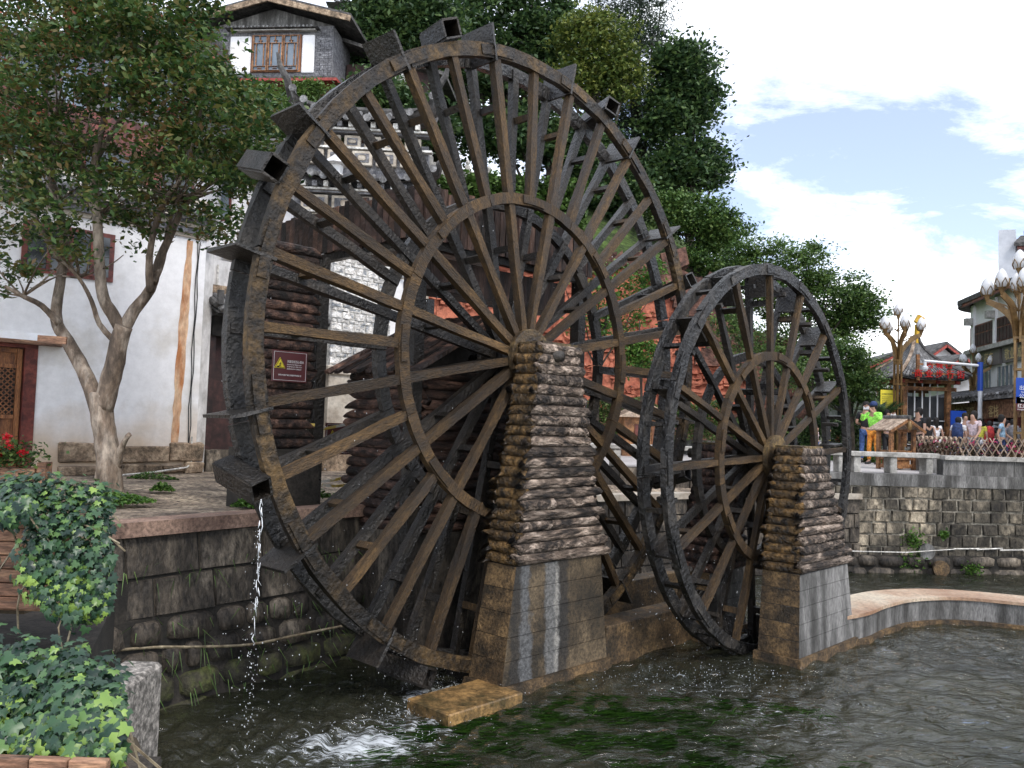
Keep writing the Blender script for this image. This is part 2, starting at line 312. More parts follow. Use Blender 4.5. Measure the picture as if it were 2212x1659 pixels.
mat('rust_stain', (.40, .16, .06), (.66, .46, .30), scale=6, stretch=(1, 1, .35), rough=.85, fine=.25)
mat('sandstone_base', (.12, .09, .06), (.38, .29, .20), c3=(.25, .18, .12), scale=4, rough=.9, bump=1., bscale=20, bdist=.03, rnd=.2)
mat('door_wood', (.10, .035, .015), (.34, .14, .05), c3=(.22, .085, .03), scale=2.5, stretch=(4, 4, .5), rough=.5, bump=.4, bscale=40, rnd=.15)
mat('red_wood', (.07, .015, .012), (.20, .05, .035), scale=3, rough=.5, bump=.2, rnd=.1)
mat('red_paint', (.24, .035, .025), (.36, .06, .04), scale=3, rough=.6)
mat('maroon_dark', (.02, .008, .007), (.05, .02, .017), scale=3, rough=.7)
mat('roof_tile', (.07, .07, .07), (.24, .24, .24), c3=(.15, .15, .15), scale=6, rough=.7, bump=.4, rnd=.25)
mat('roof_dark', (.03, .03, .03), (.11, .105, .10), scale=4, rough=.8, bump=.5, rnd=.25)
mat('mortar_white', (.50, .49, .46), (.75, .74, .70), scale=5, rough=.85)
mat('grey_brick', (.10, .10, .11), (.22, .22, .23), c3=(.15, .15, .16), scale=7, rough=.85, bump=.3, rnd=.3)
mat('white_brick', (.25, .27, .29), (.74, .73, .70), c3=(.58, .55, .50), scale=5, stretch=(1, 1, 2), rough=.85, bump=.7, bscale=25, rnd=.25, lo=.40, hi=.56)
mat('cream_stone', (.34, .29, .23), (.55, .50, .42), scale=2.5, rough=.85, bump=.4, rnd=.1, fine=.25)
mat('glass_dark', (.02, .022, .025), (.05, .055, .06), scale=1, rough=.08, spec=.8, fine=0)
mat('glass_blue', (.10, .13, .16), (.18, .22, .26), scale=.6, rough=.1, spec=.8, fine=0)
mat('glass_green', (.08, .30, .20), (.12, .40, .27), scale=1, rough=.15, fine=0)
mat('red_sandstone', (.20, .052, .030), (.52, .18, .105), c3=(.42, .135, .078), scale=.9, rough=.85, bump=1., bscale=7, bdist=.05, rnd=.10, detail=10, fine=.35)
mat('red_rock_dark', (.05, .026, .02), (.20, .095, .065), scale=2, rough=.9, bump=1., bscale=5, bdist=.15)
mat('myrtle_bark', (.085, .062, .045), (.33, .275, .22), c3=(.17, .125, .09), scale=5, stretch=(1, 1, .35), rough=.75, bump=.9, bscale=20, bdist=.012)
mat('dark_bark', (.02, .016, .012), (.07, .055, .04), scale=5, rough=.9, bump=.8)
mat('stone_light', (.24, .23, .21), (.48, .46, .43), c3=(.36, .35, .32), scale=4, rough=.85, bump=.5, bscale=30, rnd=.1, fine=.25)
mat('post_granite', (.08, .072, .062), (.33, .30, .265), c3=(.18, .165, .145), scale=28, rough=.85, bump=1., bscale=60, bdist=.006)
mat('planter_wood', (.09, .05, .03), (.42, .24, .14), c3=(.26, .135, .08), scale=3, stretch=(.6, 3, 3), rough=.7, bump=.7, bscale=25, rnd=.15)
mat('bronze', (.13, .075, .028), (.24, .15, .06), scale=3, rough=.4, metal=.35, bump=.1, fine=.25)
mat('cool_plaster', (.40, .42, .46), (.52, .54, .58), scale=.5, rough=.85, fine=.08)
mat('lamp_white', (.60, .61, .62), (.68, .68, .68), rough=.35, fine=0)
mat('gold', (.60, .35, .03), (.75, .47, .06), rough=.35, fine=0)
mat('steel_white', (.62, .64, .66), (.72, .74, .76), rough=.4, fine=0)
mat('sign_maroon', (.085, .020, .022), (.10, .026, .028), scale=2, rough=.35, fine=0)
mat('sign_white', (.75, .75, .75), rough=.5, fine=0); mat('sign_yellow', (.75, .62, .04), rough=.5, fine=0); mat('sign_black', (.01, .01, .01), rough=.5)
mat('sign_blue', (.01, .06, .36), rough=.4, fine=0); mat('sign_grey', (.13, .115, .11), rough=.5, fine=0); mat('sign_cream', (.70, .62, .32), rough=.5); mat('sign_gold', (.62, .48, .24), rough=.5, fine=0)
mat('sign_red', (.50, .02, .02), rough=.4, fine=0); mat('neon_green', (.03, .5, .2), rough=.4)
mat('pipe_pvc', (.55, .53, .48), (.66, .64, .6), rough=.4); mat('cable_black', (.012, .012, .012), rough=.5); mat('pipe_rust', (.16, .12, .07), (.35, .3, .2), scale=5, rough=.6)
mat('tape', (.75, .55, .12), (.85, .83, .78), scale=5, stretch=(1, 1, 1), rough=.4, lo=.46, hi=.54, fine=0)
mat('kiosk_wood', (.11, .05, .02), (.36, .18, .075), c3=(.24, .11, .045), scale=4, rough=.6, bump=.4, rnd=.2)
mat('kiosk_roof', (.22, .15, .10), (.46, .36, .27), scale=4, rough=.7, bump=.4, rnd=.2)
mat('skin', (.40, .23, .16), (.48, .29, .21), scale=3, rough=.55, fine=0)
def plain(n, c, r=.8): return mat(n, c, tuple(x * 1.25 for x in c), scale=8, rough=r, bump=.3, bscale=20)
for n, c in dict(cloth_black=(.012, .012, .014), cloth_orange=(.62, .23, .03), cloth_lime=(.30, .75, .10), cloth_jeans=(.05, .10, .26), cloth_white=(.68, .68, .70), cloth_pink=(.55, .44, .46), cloth_blue=(.27, .42, .55),
                 cloth_navy=(.02, .04, .12), cloth_peach=(.62, .36, .27), cloth_red=(.45, .04, .04), hair_black=(.010, .008, .007), cloth_stripe=(.16, .16, .18), cloth_grey=(.16, .16, .17), cloth_yellow=(.65, .62, .08), shoe=(.04, .04, .04)).items(): plain(n, c)
leafmat('leaf_myrtle', [(.016, .042, .012), (.036, .084, .022), (.062, .122, .030), (.092, .145, .034), (.13, .145, .034), (.15, .095, .036)], transl=.3)
leafmat('leaf_dark', [(.014, .034, .014), (.036, .076, .028), (.064, .120, .038), (.11, .17, .05)])
leafmat('leaf_conifer', [(.012, .024, .016), (.026, .046, .030), (.046, .070, .042), (.07, .10, .055)])
leafmat('leaf_mid', [(.024, .056, .016), (.058, .118, .030), (.098, .175, .042), (.16, .23, .06)])
leafmat('leaf_yellow', [(.035, .062, .016), (.075, .12, .026), (.13, .17, .034), (.20, .22, .045)])
leafmat('leaf_fresh', [(.03, .07, .015), (.06, .14, .022), (.10, .21, .035), (.15, .27, .05)])
leafmat('leaf_ivy', [(.010, .028, .018), (.020, .050, .030), (.028, .066, .036), (.040, .090, .042), (.055, .12, .05), (.10, .19, .05), (.24, .36, .07)], rough=.34, transl=.15)
leafmat('leaf_grass', [(.03, .06, .015), (.06, .12, .025), (.10, .19, .04), (.14, .22, .06)])
leafmat('leaf_vine', [(.04, .08, .02), (.08, .14, .03), (.12, .20, .05), (.16, .25, .07)])
leafmat('petal_red', [(.55, .01, .02), (.75, .03, .05)]); leafmat('petal_pink', [(.55, .04, .16), (.75, .12, .28)])
leafmat('weed', [(.018, .06, .008), (.05, .14, .018), (.10, .22, .03)], rough=.7)
U = Vector((math.sin(R(43.9)), math.cos(R(43.9)), 0)); A = Vector((math.cos(R(43.9)), -math.sin(R(43.9)), 0)); Z = Vector((0, 0, 1))
RZ = R(90 - 43.9)                                                    # wheels, piers and mill all share this turn
C1 = at(1142, 773, 9.6); C2 = at(1672, 988, 11.2)
def W1(s, a, z): return Vector((C1.x, C1.y, 0)) + U * s + A * a + Z * z
def W2(s, a, z): return Vector((C2.x, C2.y, 0)) + U * s + A * a + Z * z
# ================================================================== GROUND AND WATER
def land(name, top, mname, depth=3.0, smooth=False):
    """top: list of (x,y,z) ccw seen from above"""
    g = G(); n = len(top)
    g.add([Vector(p) for p in top] + [Vector((p[0], p[1], p[2] - depth)) for p in top], [tuple(range(n))] + [((i + 1) % n, i, n + i, n + (i + 1) % n) for i in range(n)])
    o = g.build(name, mname); tag(o, kind='structure'); return o
E0 = (-11, 5.0); E1 = (-3.72, 7.75); E2 = (-2.72, 9.13); E3 = (1.47, 14.75); E4 = (3.43, 16.05); E5 = (7.3, 17.4); E6 = (11, 17.85); E7 = (60, 19.5)
land('river_bank', [(-80, 0, 1.75), (-11, 4.6, 1.75), (*E0, 1.75), (E1[0] - .04, E1[1] + .04, 1.75), (E2[0] - .04, E2[1] + .04, 1.75), (E3[0] - .04, E3[1] + .05, 1.6), (E4[0], E4[1] + .05, 1.6), (5.2, 16.75, 1.6), (5.2, 17.6, 1.6), (-1.5, 16.4, 1.75), (-1.5, 40, 1.75), (-80, 40, 1.75)], 'cobble')
land('plaza', [(-1.49, 15.9, 2.03), (2.25, 16.75, 2.03), (5.1, 17.35, 2.03), (7.3, 17.6, 2.03), (11, 18.0, 2.03), (60, 19.7, 2.03), (900, 40, 2.03), (900, 1500, 2.03), (-900, 1500, 2.03), (-900, 41, 2.03), (-1.49, 41, 2.03)], 'plaza_stone')
g = G(); g.add([(-30, -20, -.75), (60, -20, -.75), (60, 25, -.75), (-30, 25, -.75)], [(0, 1, 2, 3)])
tag(g.build('riverbed', mat('riverbed', (.035, .030, .018), (.13, .11, .07), c3=(.075, .065, .04), scale=1.2, rough=.9)), kind='structure')
# water: one sheet with real wavelets, stronger in the race below the wheels
def water_height(X, Y):
    h = np.zeros_like(X); r2 = np.random.default_rng(3)
    for k in range(26):
        ang = r2.uniform(0, 2 * np.pi); wl = r2.uniform(.13, .75); ph = r2.uniform(0, 6.28)
        h += np.sin((X * np.cos(ang) + Y * np.sin(ang)) * 2 * np.pi / wl + ph + .9 * np.sin(X * 1.3 + k) + .7 * np.sin(Y * 1.7 - k)) * wl * .0075
    turb = np.exp(-((X + 1.0 - (Y - 8.6) * .7) / 1.3) ** 2) * np.exp(-((Y - 7.9) / 2.0) ** 2) + .6 * np.exp(-((X - 2.2) / 1.6) ** 2 - ((Y - 9.7) / 1.2) ** 2)
    hb = np.zeros_like(X)
    for k in range(22):
        ang = r2.uniform(-.9, .6); wl = r2.uniform(.08, .38); ph = r2.uniform(0, 6.28)
        hb += np.sin((X * np.cos(ang) + Y * np.sin(ang)) * 2 * np.pi / wl + ph + 1.6 * np.sin(X * 2.1 + k) + 1.2 * np.sin(Y * 2.7 - k)) * wl * .022
    return h * .95 + hb * turb, turb
xs = np.arange(-4.6, 14, .035); ys = np.concatenate([np.arange(3.4, 13, .035), np.arange(13, 19, .08)])
XX, YY = np.meshgrid(xs, ys); HH, TT = water_height(XX, YY)
nx = len(xs); ny = len(ys); V = np.stack([XX, YY, HH], -1).reshape(-1, 3)
idx = np.arange(nx * ny).reshape(ny, nx); Q = np.stack([idx[:-1, :-1], idx[:-1, 1:], idx[1:, 1:], idx[1:, :-1]], -1).reshape(-1, 4)
def water_mat():
    m = bpy.data.materials.new('water'); m.use_nodes = True; nt = m.node_tree; N = nt.nodes; L = nt.links; N.clear()
    out = N.new('ShaderNodeOutputMaterial'); tc = N.new('ShaderNodeTexCoord')
    mp = N.new('ShaderNodeMapping'); mp.inputs['Rotation'].default_value = (0, 0, R(-25)); mp.inputs['Scale'].default_value = (1.0, 2.4, 1); L.new(tc.outputs['Object'], mp.inputs[0])
    n1 = N.new('ShaderNodeTexNoise'); n1.inputs['Scale'].default_value = 3.2; n1.inputs['Detail'].default_value = 4; n1.inputs['Distortion'].default_value = .8; L.new(mp.outputs[0], n1.inputs[0])
    bp = N.new('ShaderNodeBump'); bp.inputs['Strength'].default_value = 1.0; bp.inputs['Distance'].default_value = .09; L.new(n1.outputs[0], bp.inputs['Height'])
    body = N.new('ShaderNodeBsdfDiffuse'); n3 = N.new('ShaderNodeTexNoise'); n3.inputs['Scale'].default_value = .5; L.new(tc.outputs['Object'], n3.inputs[0])
    ra = N.new('ShaderNodeValToRGB'); e = ra.color_ramp.elements; e[0].position = .35; e[0].color = (.030, .036, .022, 1); e[1].position = .7; e[1].color = (.072, .072, .048, 1)
    L.new(n3.outputs[0], ra.inputs[0]); L.new(ra.outputs[0], body.inputs[0])
    tr = N.new('ShaderNodeBsdfTransparent'); tr.inputs[0].default_value = (.80, .84, .66, 1)
    m1 = N.new('ShaderNodeMixShader'); m1.inputs[0].default_value = .6; L.new(body.outputs[0], m1.inputs[1]); L.new(tr.outputs[0], m1.inputs[2])
    gl = N.new('ShaderNodeBsdfGlossy'); gl.inputs['Roughness'].default_value = .06; L.new(bp.outputs[0], gl.inputs['Normal'])
    fr = N.new('ShaderNodeFresnel'); fr.inputs[0].default_value = 1.52; L.new(bp.outputs[0], fr.inputs['Normal'])
    m2 = N.new('ShaderNodeMixShader'); L.new(fr.outputs[0], m2.inputs[0]); L.new(m1.outputs[0], m2.inputs[1]); L.new(gl.outputs[0], m2.inputs[2])
    # foam flecks where the race is rough (vertex attribute) 
    at_ = N.new('ShaderNodeAttribute'); at_.attribute_name = 'foam'
    mpf = N.new('ShaderNodeMapping'); mpf.inputs['Rotation'].default_value = (0, 0, R(-30)); mpf.inputs['Scale'].default_value = (1, 3.0, 1); L.new(tc.outputs['Object'], mpf.inputs[0])
    nf = N.new('ShaderNodeTexNoise'); nf.inputs['Scale'].default_value = 5; nf.inputs['Detail'].default_value = 9; nf.inputs['Roughness'].default_value = .75; nf.inputs['Distortion'].default_value = 1.0; L.new(mpf.outputs[0], nf.inputs[0])
    ma = N.new('ShaderNodeMath'); ma.operation = 'MULTIPLY_ADD'; L.new(at_.outputs['Fac'], ma.inputs[0]); ma.inputs[1].default_value = .17; L.new(nf.outputs[0], ma.inputs[2])
    rf = N.new('ShaderNodeValToRGB'); rf.color_ramp.elements[0].position = .66; rf.color_ramp.elements[1].position = .80; L.new(ma.outputs[0], rf.inputs[0])
    fo = N.new('ShaderNodeBsdfDiffuse'); fo.inputs[0].default_value = (.62, .66, .68, 1)
    mg = N.new('ShaderNodeMath'); mg.operation = 'MULTIPLY'; mg.inputs[1].default_value = .8; L.new(rf.outputs[0], mg.inputs[0])
    m3 = N.new('ShaderNodeMixShader'); L.new(mg.outputs[0], m3.inputs[0]); L.new(m2.outputs[0], m3.inputs[1]); L.new(fo.outputs[0], m3.inputs[2])
    L.new(m3.outputs[0], out.inputs[0]); MATS['water'] = m
water_mat()
wo = bigmesh('river_water', V, Q, 'water', smooth=True); tag(wo, kind='structure')
attr = wo.data.attributes.new('foam', 'FLOAT', 'POINT')
foam = np.exp(-(((XX + .9) * .75 + (YY - 7.8) * -.55) / .55) ** 2 - (((XX + .9) * .55 + (YY - 7.8) * .75) / 1.5) ** 2) * .8
foam += .9 * np.exp(-((XX + 1.15) / .7) ** 2 - ((YY - 7.3) / .35) ** 2) + .9 * np.exp(-((XX + .75) / .35) ** 2 - ((YY - 8.75) / .4) ** 2)
foam += .8 * np.exp(-((XX + 1.5) / .6) ** 2 - ((YY - 6.3) / .4) ** 2)
foam += .45 * np.exp(-((XX - 2.1) / 1.3) ** 2 - ((YY - 9.2) / 1.1) ** 2) + .5 * np.exp(-((XX - 1.9) / 1.2) ** 2 - ((YY - 6.6) / .9) ** 2) + .35 * np.exp(-((XX - 3.2) / 1.2) ** 2 - ((YY - 8.2) / .9) ** 2)
attr.data.foreach_set('value', (foam + HH.clip(0, .05) * 4 * (foam > .2)).astype(np.float32).ravel())
g = G(); g.add([(-30, -20, -.03), (60, -20, -.03), (60, 3.4, -.03), (-30, 3.4, -.03), (-30, 25, -.03), (-4.6, 3.4, -.03), (-4.6, 25, -.03), (14, 3.4, -.03), (60, 25, -.03), (14, 25, -.03)], [(0, 1, 2, 3), (3, 5, 6, 4), (7, 2, 8, 9)])
tag(g.build('outer_water', 'water'), kind='structure')
# waterweed streaming under the surface
pts = []; Vw = []; Qw = []
for _ in range(5200):
    cx = rng.uniform(-.6, 3.6); cy = rng.uniform(4.8, 9.0)
    if cy > 8.2 + cx * .62 or math.sin(cx * 2.1 + cy * 1.3) * .6 + math.sin(cx * 1.1 - cy * 2.2) * .5 < -.35: continue
    ln = rng.uniform(.35, .9); an = R(205) + rng.normal(0, .22); d = np.array([math.cos(an), math.sin(an)]); n_ = np.array([-d[1], d[0]]); wd = rng.uniform(.012, .03)
    b = len(Vw); ph = rng.uniform(0, 6)
    for k in range(5):
        t = k / 4; c = np.array([cx, cy]) + d * ln * t + n_ * math.sin(t * 4 + ph) * .06; z = -.23 + .228 * math.sin(min(t * 1.5, 1) * 1.5)
        ww = wd * (1 - t * .8); Vw += [(*(c - n_ * ww), z), (*(c + n_ * ww), z + .01)]
        if k: Qw.append((b + 2 * k - 2, b + 2 * k - 1, b + 2 * k + 1, b + 2 * k))
wd_ = bigmesh('waterweed', Vw, Qw, 'weed'); tag(wd_, 'long dark green waterweed streaming under the surface of the river', 'water plants', kind='stuff')
# ------------------------------------------------------------------ river walls of individual stones
def ashlar(name, line, rows, bw, mname, face_off=0., depth=.25, gap=.008, batter=0., jit=.008, core='mortar', parent=None, rowmats=None, round_=False):
    """line: list of (x,y) along the face; rows: list of z boundaries top->bottom; stones as parts of one wall"""
    root = parent or empty(name, (line[0][0], line[0][1], 0)); P = [Vector((*p, 0)) for p in line]
    seg = [0]
    for i in range(1, len(P)): seg.append(seg[-1] + (P[i] - P[i - 1]).length)
    def pos(t):
        for i in range(1, len(P)):
            if t <= seg[i] or i == len(P) - 1:
                d = (P[i] - P[i - 1]).normalized(); return P[i - 1] + d * (t - seg[i - 1]), Vector((d.y, -d.x, 0))
    ztop = rows[0]; o0 = root.location
    def S(t, z, off): p, n = pos(t); return p + n * (off + face_off + batter * (ztop - z)) + Vector((0, 0, z)) - o0
    # core behind the stones (mortar face slightly recessed)
    g = G(); tt = [0.0] + [s for s in seg[1:]]
    for i in range(len(tt) - 1):
        p, q = tt[i], tt[i + 1]; e = 1e-4
        g.hexa([S(p + e, rows[-1], -depth), S(q, rows[-1], -depth), S(q, rows[-1], -.022), S(p + e, rows[-1], -.022), S(p + e, ztop, -depth), S(q, ztop, -depth), S(q, ztop, -.022), S(p + e, ztop, -.022)])
    g.build('mortar_core', core, root)
    k = 0
    for r in range(len(rows) - 1):
        z1, z0 = rows[r], rows[r + 1]; w = bw[r] if hasattr(bw, '__len__') else bw
        t = -random.random() * w
        while t < seg[-1]:
            ww = w * random.uniform(.82, 1.2) if round_ is False else w * random.uniform(.6, 1.4)
            a, b = max(t, 0) + gap, min(t + ww, seg[-1]) - gap; t += ww
            if b - a < .05: continue
            g = G(); pr = random.uniform(0, jit * 2)
            if round_:
                zc = (z0 + z1) / 2; ac = (a + b) / 2; ring = []
                n = 8
                for q in range(n):
                    th = 2 * math.pi * (q + .5) / n; ex = .5
                    cx_ = math.copysign(abs(math.cos(th)) ** ex, math.cos(th)) * (b - a) / 2 * random.uniform(.86, 1.02); cz_ = math.copysign(abs(math.sin(th)) ** ex, math.sin(th)) * (z1 - z0) / 2 * random.uniform(.84, 1.02)
                    ring.append((ac + cx_, zc + cz_))
                vs = [S(x, z, -.03) for x, z in ring] + [S(ac + (x - ac) * .86, zc + (z - zc) * .84, pr + .03) for x, z in ring] + [S(ac, zc, pr + .045)]
                g.add(vs, [(q, (q + 1) % n, n + (q + 1) % n, n + q) for q in range(n)] + [(n + q, n + (q + 1) % n, 2 * n) for q in range(n)])
            else:
                J = lambda: random.uniform(-jit, jit)
                f = [(a + J(), z0 + gap + J()), (b + J(), z0 + gap + J()), (b + J(), z1 - gap + J()), (a + J(), z1 - gap + J())]
                bev = .012
                outer = [S(x, z, -.03) for x, z in f]; cx_ = (a + b) / 2; cz_ = (z0 + z1) / 2
                inn = [S(x - math.copysign(bev, x - cx_), z - math.copysign(bev, z - cz_), pr + J()) for x, z in f]
                g.add(outer + inn, [(i, (i + 1) % 4, 4 + (i + 1) % 4, 4 + i) for i in range(4)] + [(4, 5, 6, 7)])
            mm = rowmats[r] if rowmats else mname
            g.build('stone', mm, root, smooth=round_); k += 1
    return root
lw = ashlar('embankment_wall', [(-5.2, 7.15), E1, E2, E3], [1.62, 1.22, .84], [.72, .66], 'river_stone', batter=.16, core='mortar_dark', jit=.010)
ashlar('x', [(-5.2, 7.15), E1, E2, E3], [.84, .58, .30, .04, -.3], [.42, .36, .44, .6], 'river_stone', batter=.16, face_off=.125, core='mortar_dark', parent=lw, round_=True, rowmats=['river_stone', 'river_stone', 'moss_stone', 'moss_stone'])
tag(lw, 'dark wet embankment wall of big stone blocks behind the large waterwheel', 'wall')
g = G()
pl = [(-5.2, 7.15), E1, E2, (-1.0, 11.45), E3]
for i in range(4):
    a = Vector((*pl[i], 0)); b = Vector((*pl[i + 1], 0)); d = (b - a).normalized(); n = Vector((d.y, -d.x, 0)); L_ = (b - a).length; k = max(1, int(L_ / .9))
    for j in range(k):
        p = a + d * (L_ * j / k + .004); q = a + d * (L_ * (j + 1) / k - .004); zz = 1.75 if i < 3 else 1.68
        h = G().hexa([x + Vector((0, 0, zz - .13)) - Vector((*E1, 0)) for x in (p + n * .07, q + n * .07, q - n * .24, p - n * .24)] + [x + Vector((0, 0, zz + .012)) - Vector((*E1, 0)) for x in (p + n * .07, q + n * .07, q - n * .24, p - n * .24)])
        if i == 0 and j == 0: cop = empty('coping', (*E1, 0), 0, 'reddish stone coping along the top of the left embankment', 'coping')
        h.build('coping_stone', 'coping_red', cop)
mid = ashlar('ledge_wall', [E3, E4, E5], [1.52, 1.2, .9, .6, .3, 0, -.3], .4, 'river_stone', core='mortar_dark', batter=.04)
tag(mid, 'stone river wall seen between the two waterwheels below the pale ledge', 'wall')
g = G()
for p, q in ((E3, E4), (E4, E5)):
    a = Vector((*p, 1.6)); b = Vector((*q, 1.6)); d = (b - a).normalized(); n = Vector((d.y, -d.x, 0))
    g.hexa([a + n * .08 - Z * .1, b + n * .08 - Z * .1, b - n * .5 - Z * .1, a - n * .5 - Z * .1, a + n * .08 + Z * .012, b + n * .08 + Z * .012, b - n * .5 + Z * .012, a - n * .5 + Z * .012])
tag(g.build('stone_ledge', 'cream_stone'), 'pale stone ledge at the foot of the plaza wall behind the wheels', 'ledge')
up = ashlar('plaza_wall', [(-1.49, 15.85), (2.25, 16.7), (5.1, 17.3), (7.28, 17.55)], [2.03, 1.62], .5, 'river_stone', core='mortar_dark')
tag(up, 'low dark stone wall carrying the plaza edge under the long stone benches', 'wall')
rw = ashlar('river_wall', [(6.0, 17.1), E5, E6, (15.5, 18.2)], [1.78, 1.53, 1.28, 1.03, .78, .53, .30], .36, 'river_stone_far', core='mortar_pale', gap=.016, jit=.014)
tag(rw, 'far river wall of squared stones with raised pale joints below the flower fence', 'wall')
g = ashlar('x', [(6.0, 17.0), (7.32, 17.32), (11.02, 17.77), (15.5, 18.1)], [.36, .12, -.25], [.5, .6], 'river_stone', core='mortar_dark', parent=empty('rubble_footing', (6, 17, 0)), round_=True, depth=.2)
tag(g, 'rough rounded boulders at the foot of the far river wall at water level', 'footing')
g = G()
for p, q in (((6.0, 17.1), E5), (E5, E6), (E6, (15.5, 18.2))):
    a = Vector((*p, 2.03)); b = Vector((*q, 2.03)); d = (b - a).normalized(); n = Vector((d.y, -d.x, 0)); 
    g.hexa([a + n * .012 - Z * .245, b + n * .012 - Z * .245, b - n * .4 - Z * .245, a - n * .4 - Z * .245, a + n * .012 + Z * .004, b + n * .012 + Z * .004, b - n * .4 + Z * .004, a - n * .4 + Z * .004])
tag(g.build('concrete_band', 'concrete_grey'), 'grey stained concrete band on top of the far river wall', 'wall cap')
# curved weir wall on the right
cl = smooth_poly([(4.55, 11.25, 0), (5.0, 11.6, 0), (5.46, 12.1, 0), (6.1, 12.62, 0), (6.9, 12.86, 0), (7.7, 12.62, 0), (9.2, 11.9, 0), (13, 10.3, 0)], 6)
g = G(); n = len(cl); ws = []
weir = empty('curved_weir', (4.55, 11.25, 0), 0, 'curved low weir wall with a pale orange wet top reaching right from the small wheel', 'weir')
O = weir.location
def offs(i, o):
    d = (cl[min(i + 1, n - 1)] - cl[max(i - 1, 0)]).normalized(); return cl[i] + Vector((-d.y, d.x, 0)) * o
for i in range(n - 1):
    def q(i, o, z): return offs(i, o) + Z * z - O
    g.hexa([q(i, 0, -.5), q(i + 1, 0, -.5), q(i + 1, .62, -.5), q(i, .5, -.5), q(i, .03, .36), q(i + 1, .03, .36), q(i + 1, .62, .37), q(i, .5, .37)]) if False else None
gt = G(); gb = G(); gf = G()
top = []; 
for nm, gg, (o0, o1, z0, z1), mm in (('wall_face', gb, (0, .60, -.6, .355), 'concrete_grey'), ('top_slab', gt, (-.03, .63, .355, .40), 'weir_top'), ('footing', gf, (-.06, -.001, -.6, .06), 'concrete_brown')):
    vs = []; fs = []
    for i in range(n):
        for o_, z_ in ((o0, z0), (o1, z0), (o1, z1), (o0, z1)): vs.append(offs(i, o_) + Z * z_ - O)
        if i:
            for k in range(4): fs.append(((i - 1) * 4 + k, i * 4 + k, i * 4 + (k + 1) % 4, (i - 1) * 4 + (k + 1) % 4))
    fs += [(0, 1, 2, 3), ((n - 1) * 4 + 3, (n - 1) * 4 + 2, (n - 1) * 4 + 1, (n - 1) * 4)]
    gg.add(vs, fs); gg.build(nm, mm, weir)
# low walls of the mill race
def wbox(name, s0, s1, a0, a1, z0, z1, mname, label, cat, W=W1, step=.0):
    g = G(); o = W(s0, a0, 0)
    P = [W(s0, a1, z0), W(s1, a1, z0), W(s1, a0, z0), W(s0, a0, z0), W(s0, a1, z1), W(s1, a1, z1), W(s1, a0, z1), W(s0, a0, z1)]
    g.hexa([p - o for p in P]); ob_ = g.build(name, mname, bevel=.012); ob_.location = o; return tag(ob_, label, cat)
wbox('race_wall', .97, 4.0, .12, .5, -.5, .46, 'concrete_brown', 'low wet brown race wall running between the two log piers', 'wall')
wbox('race_wall', -.2, 5.0, -1.25, -.95, -.5, .50, 'concrete_brown', 'inner race wall with an orange wet top behind the large wheel', 'wall')
wbox('stone_slab', -1.74, -.74, .14, .76, -.4, .11, 'slab_brown', 'orange brown stone slab at the water in front of the large pier', 'slab')
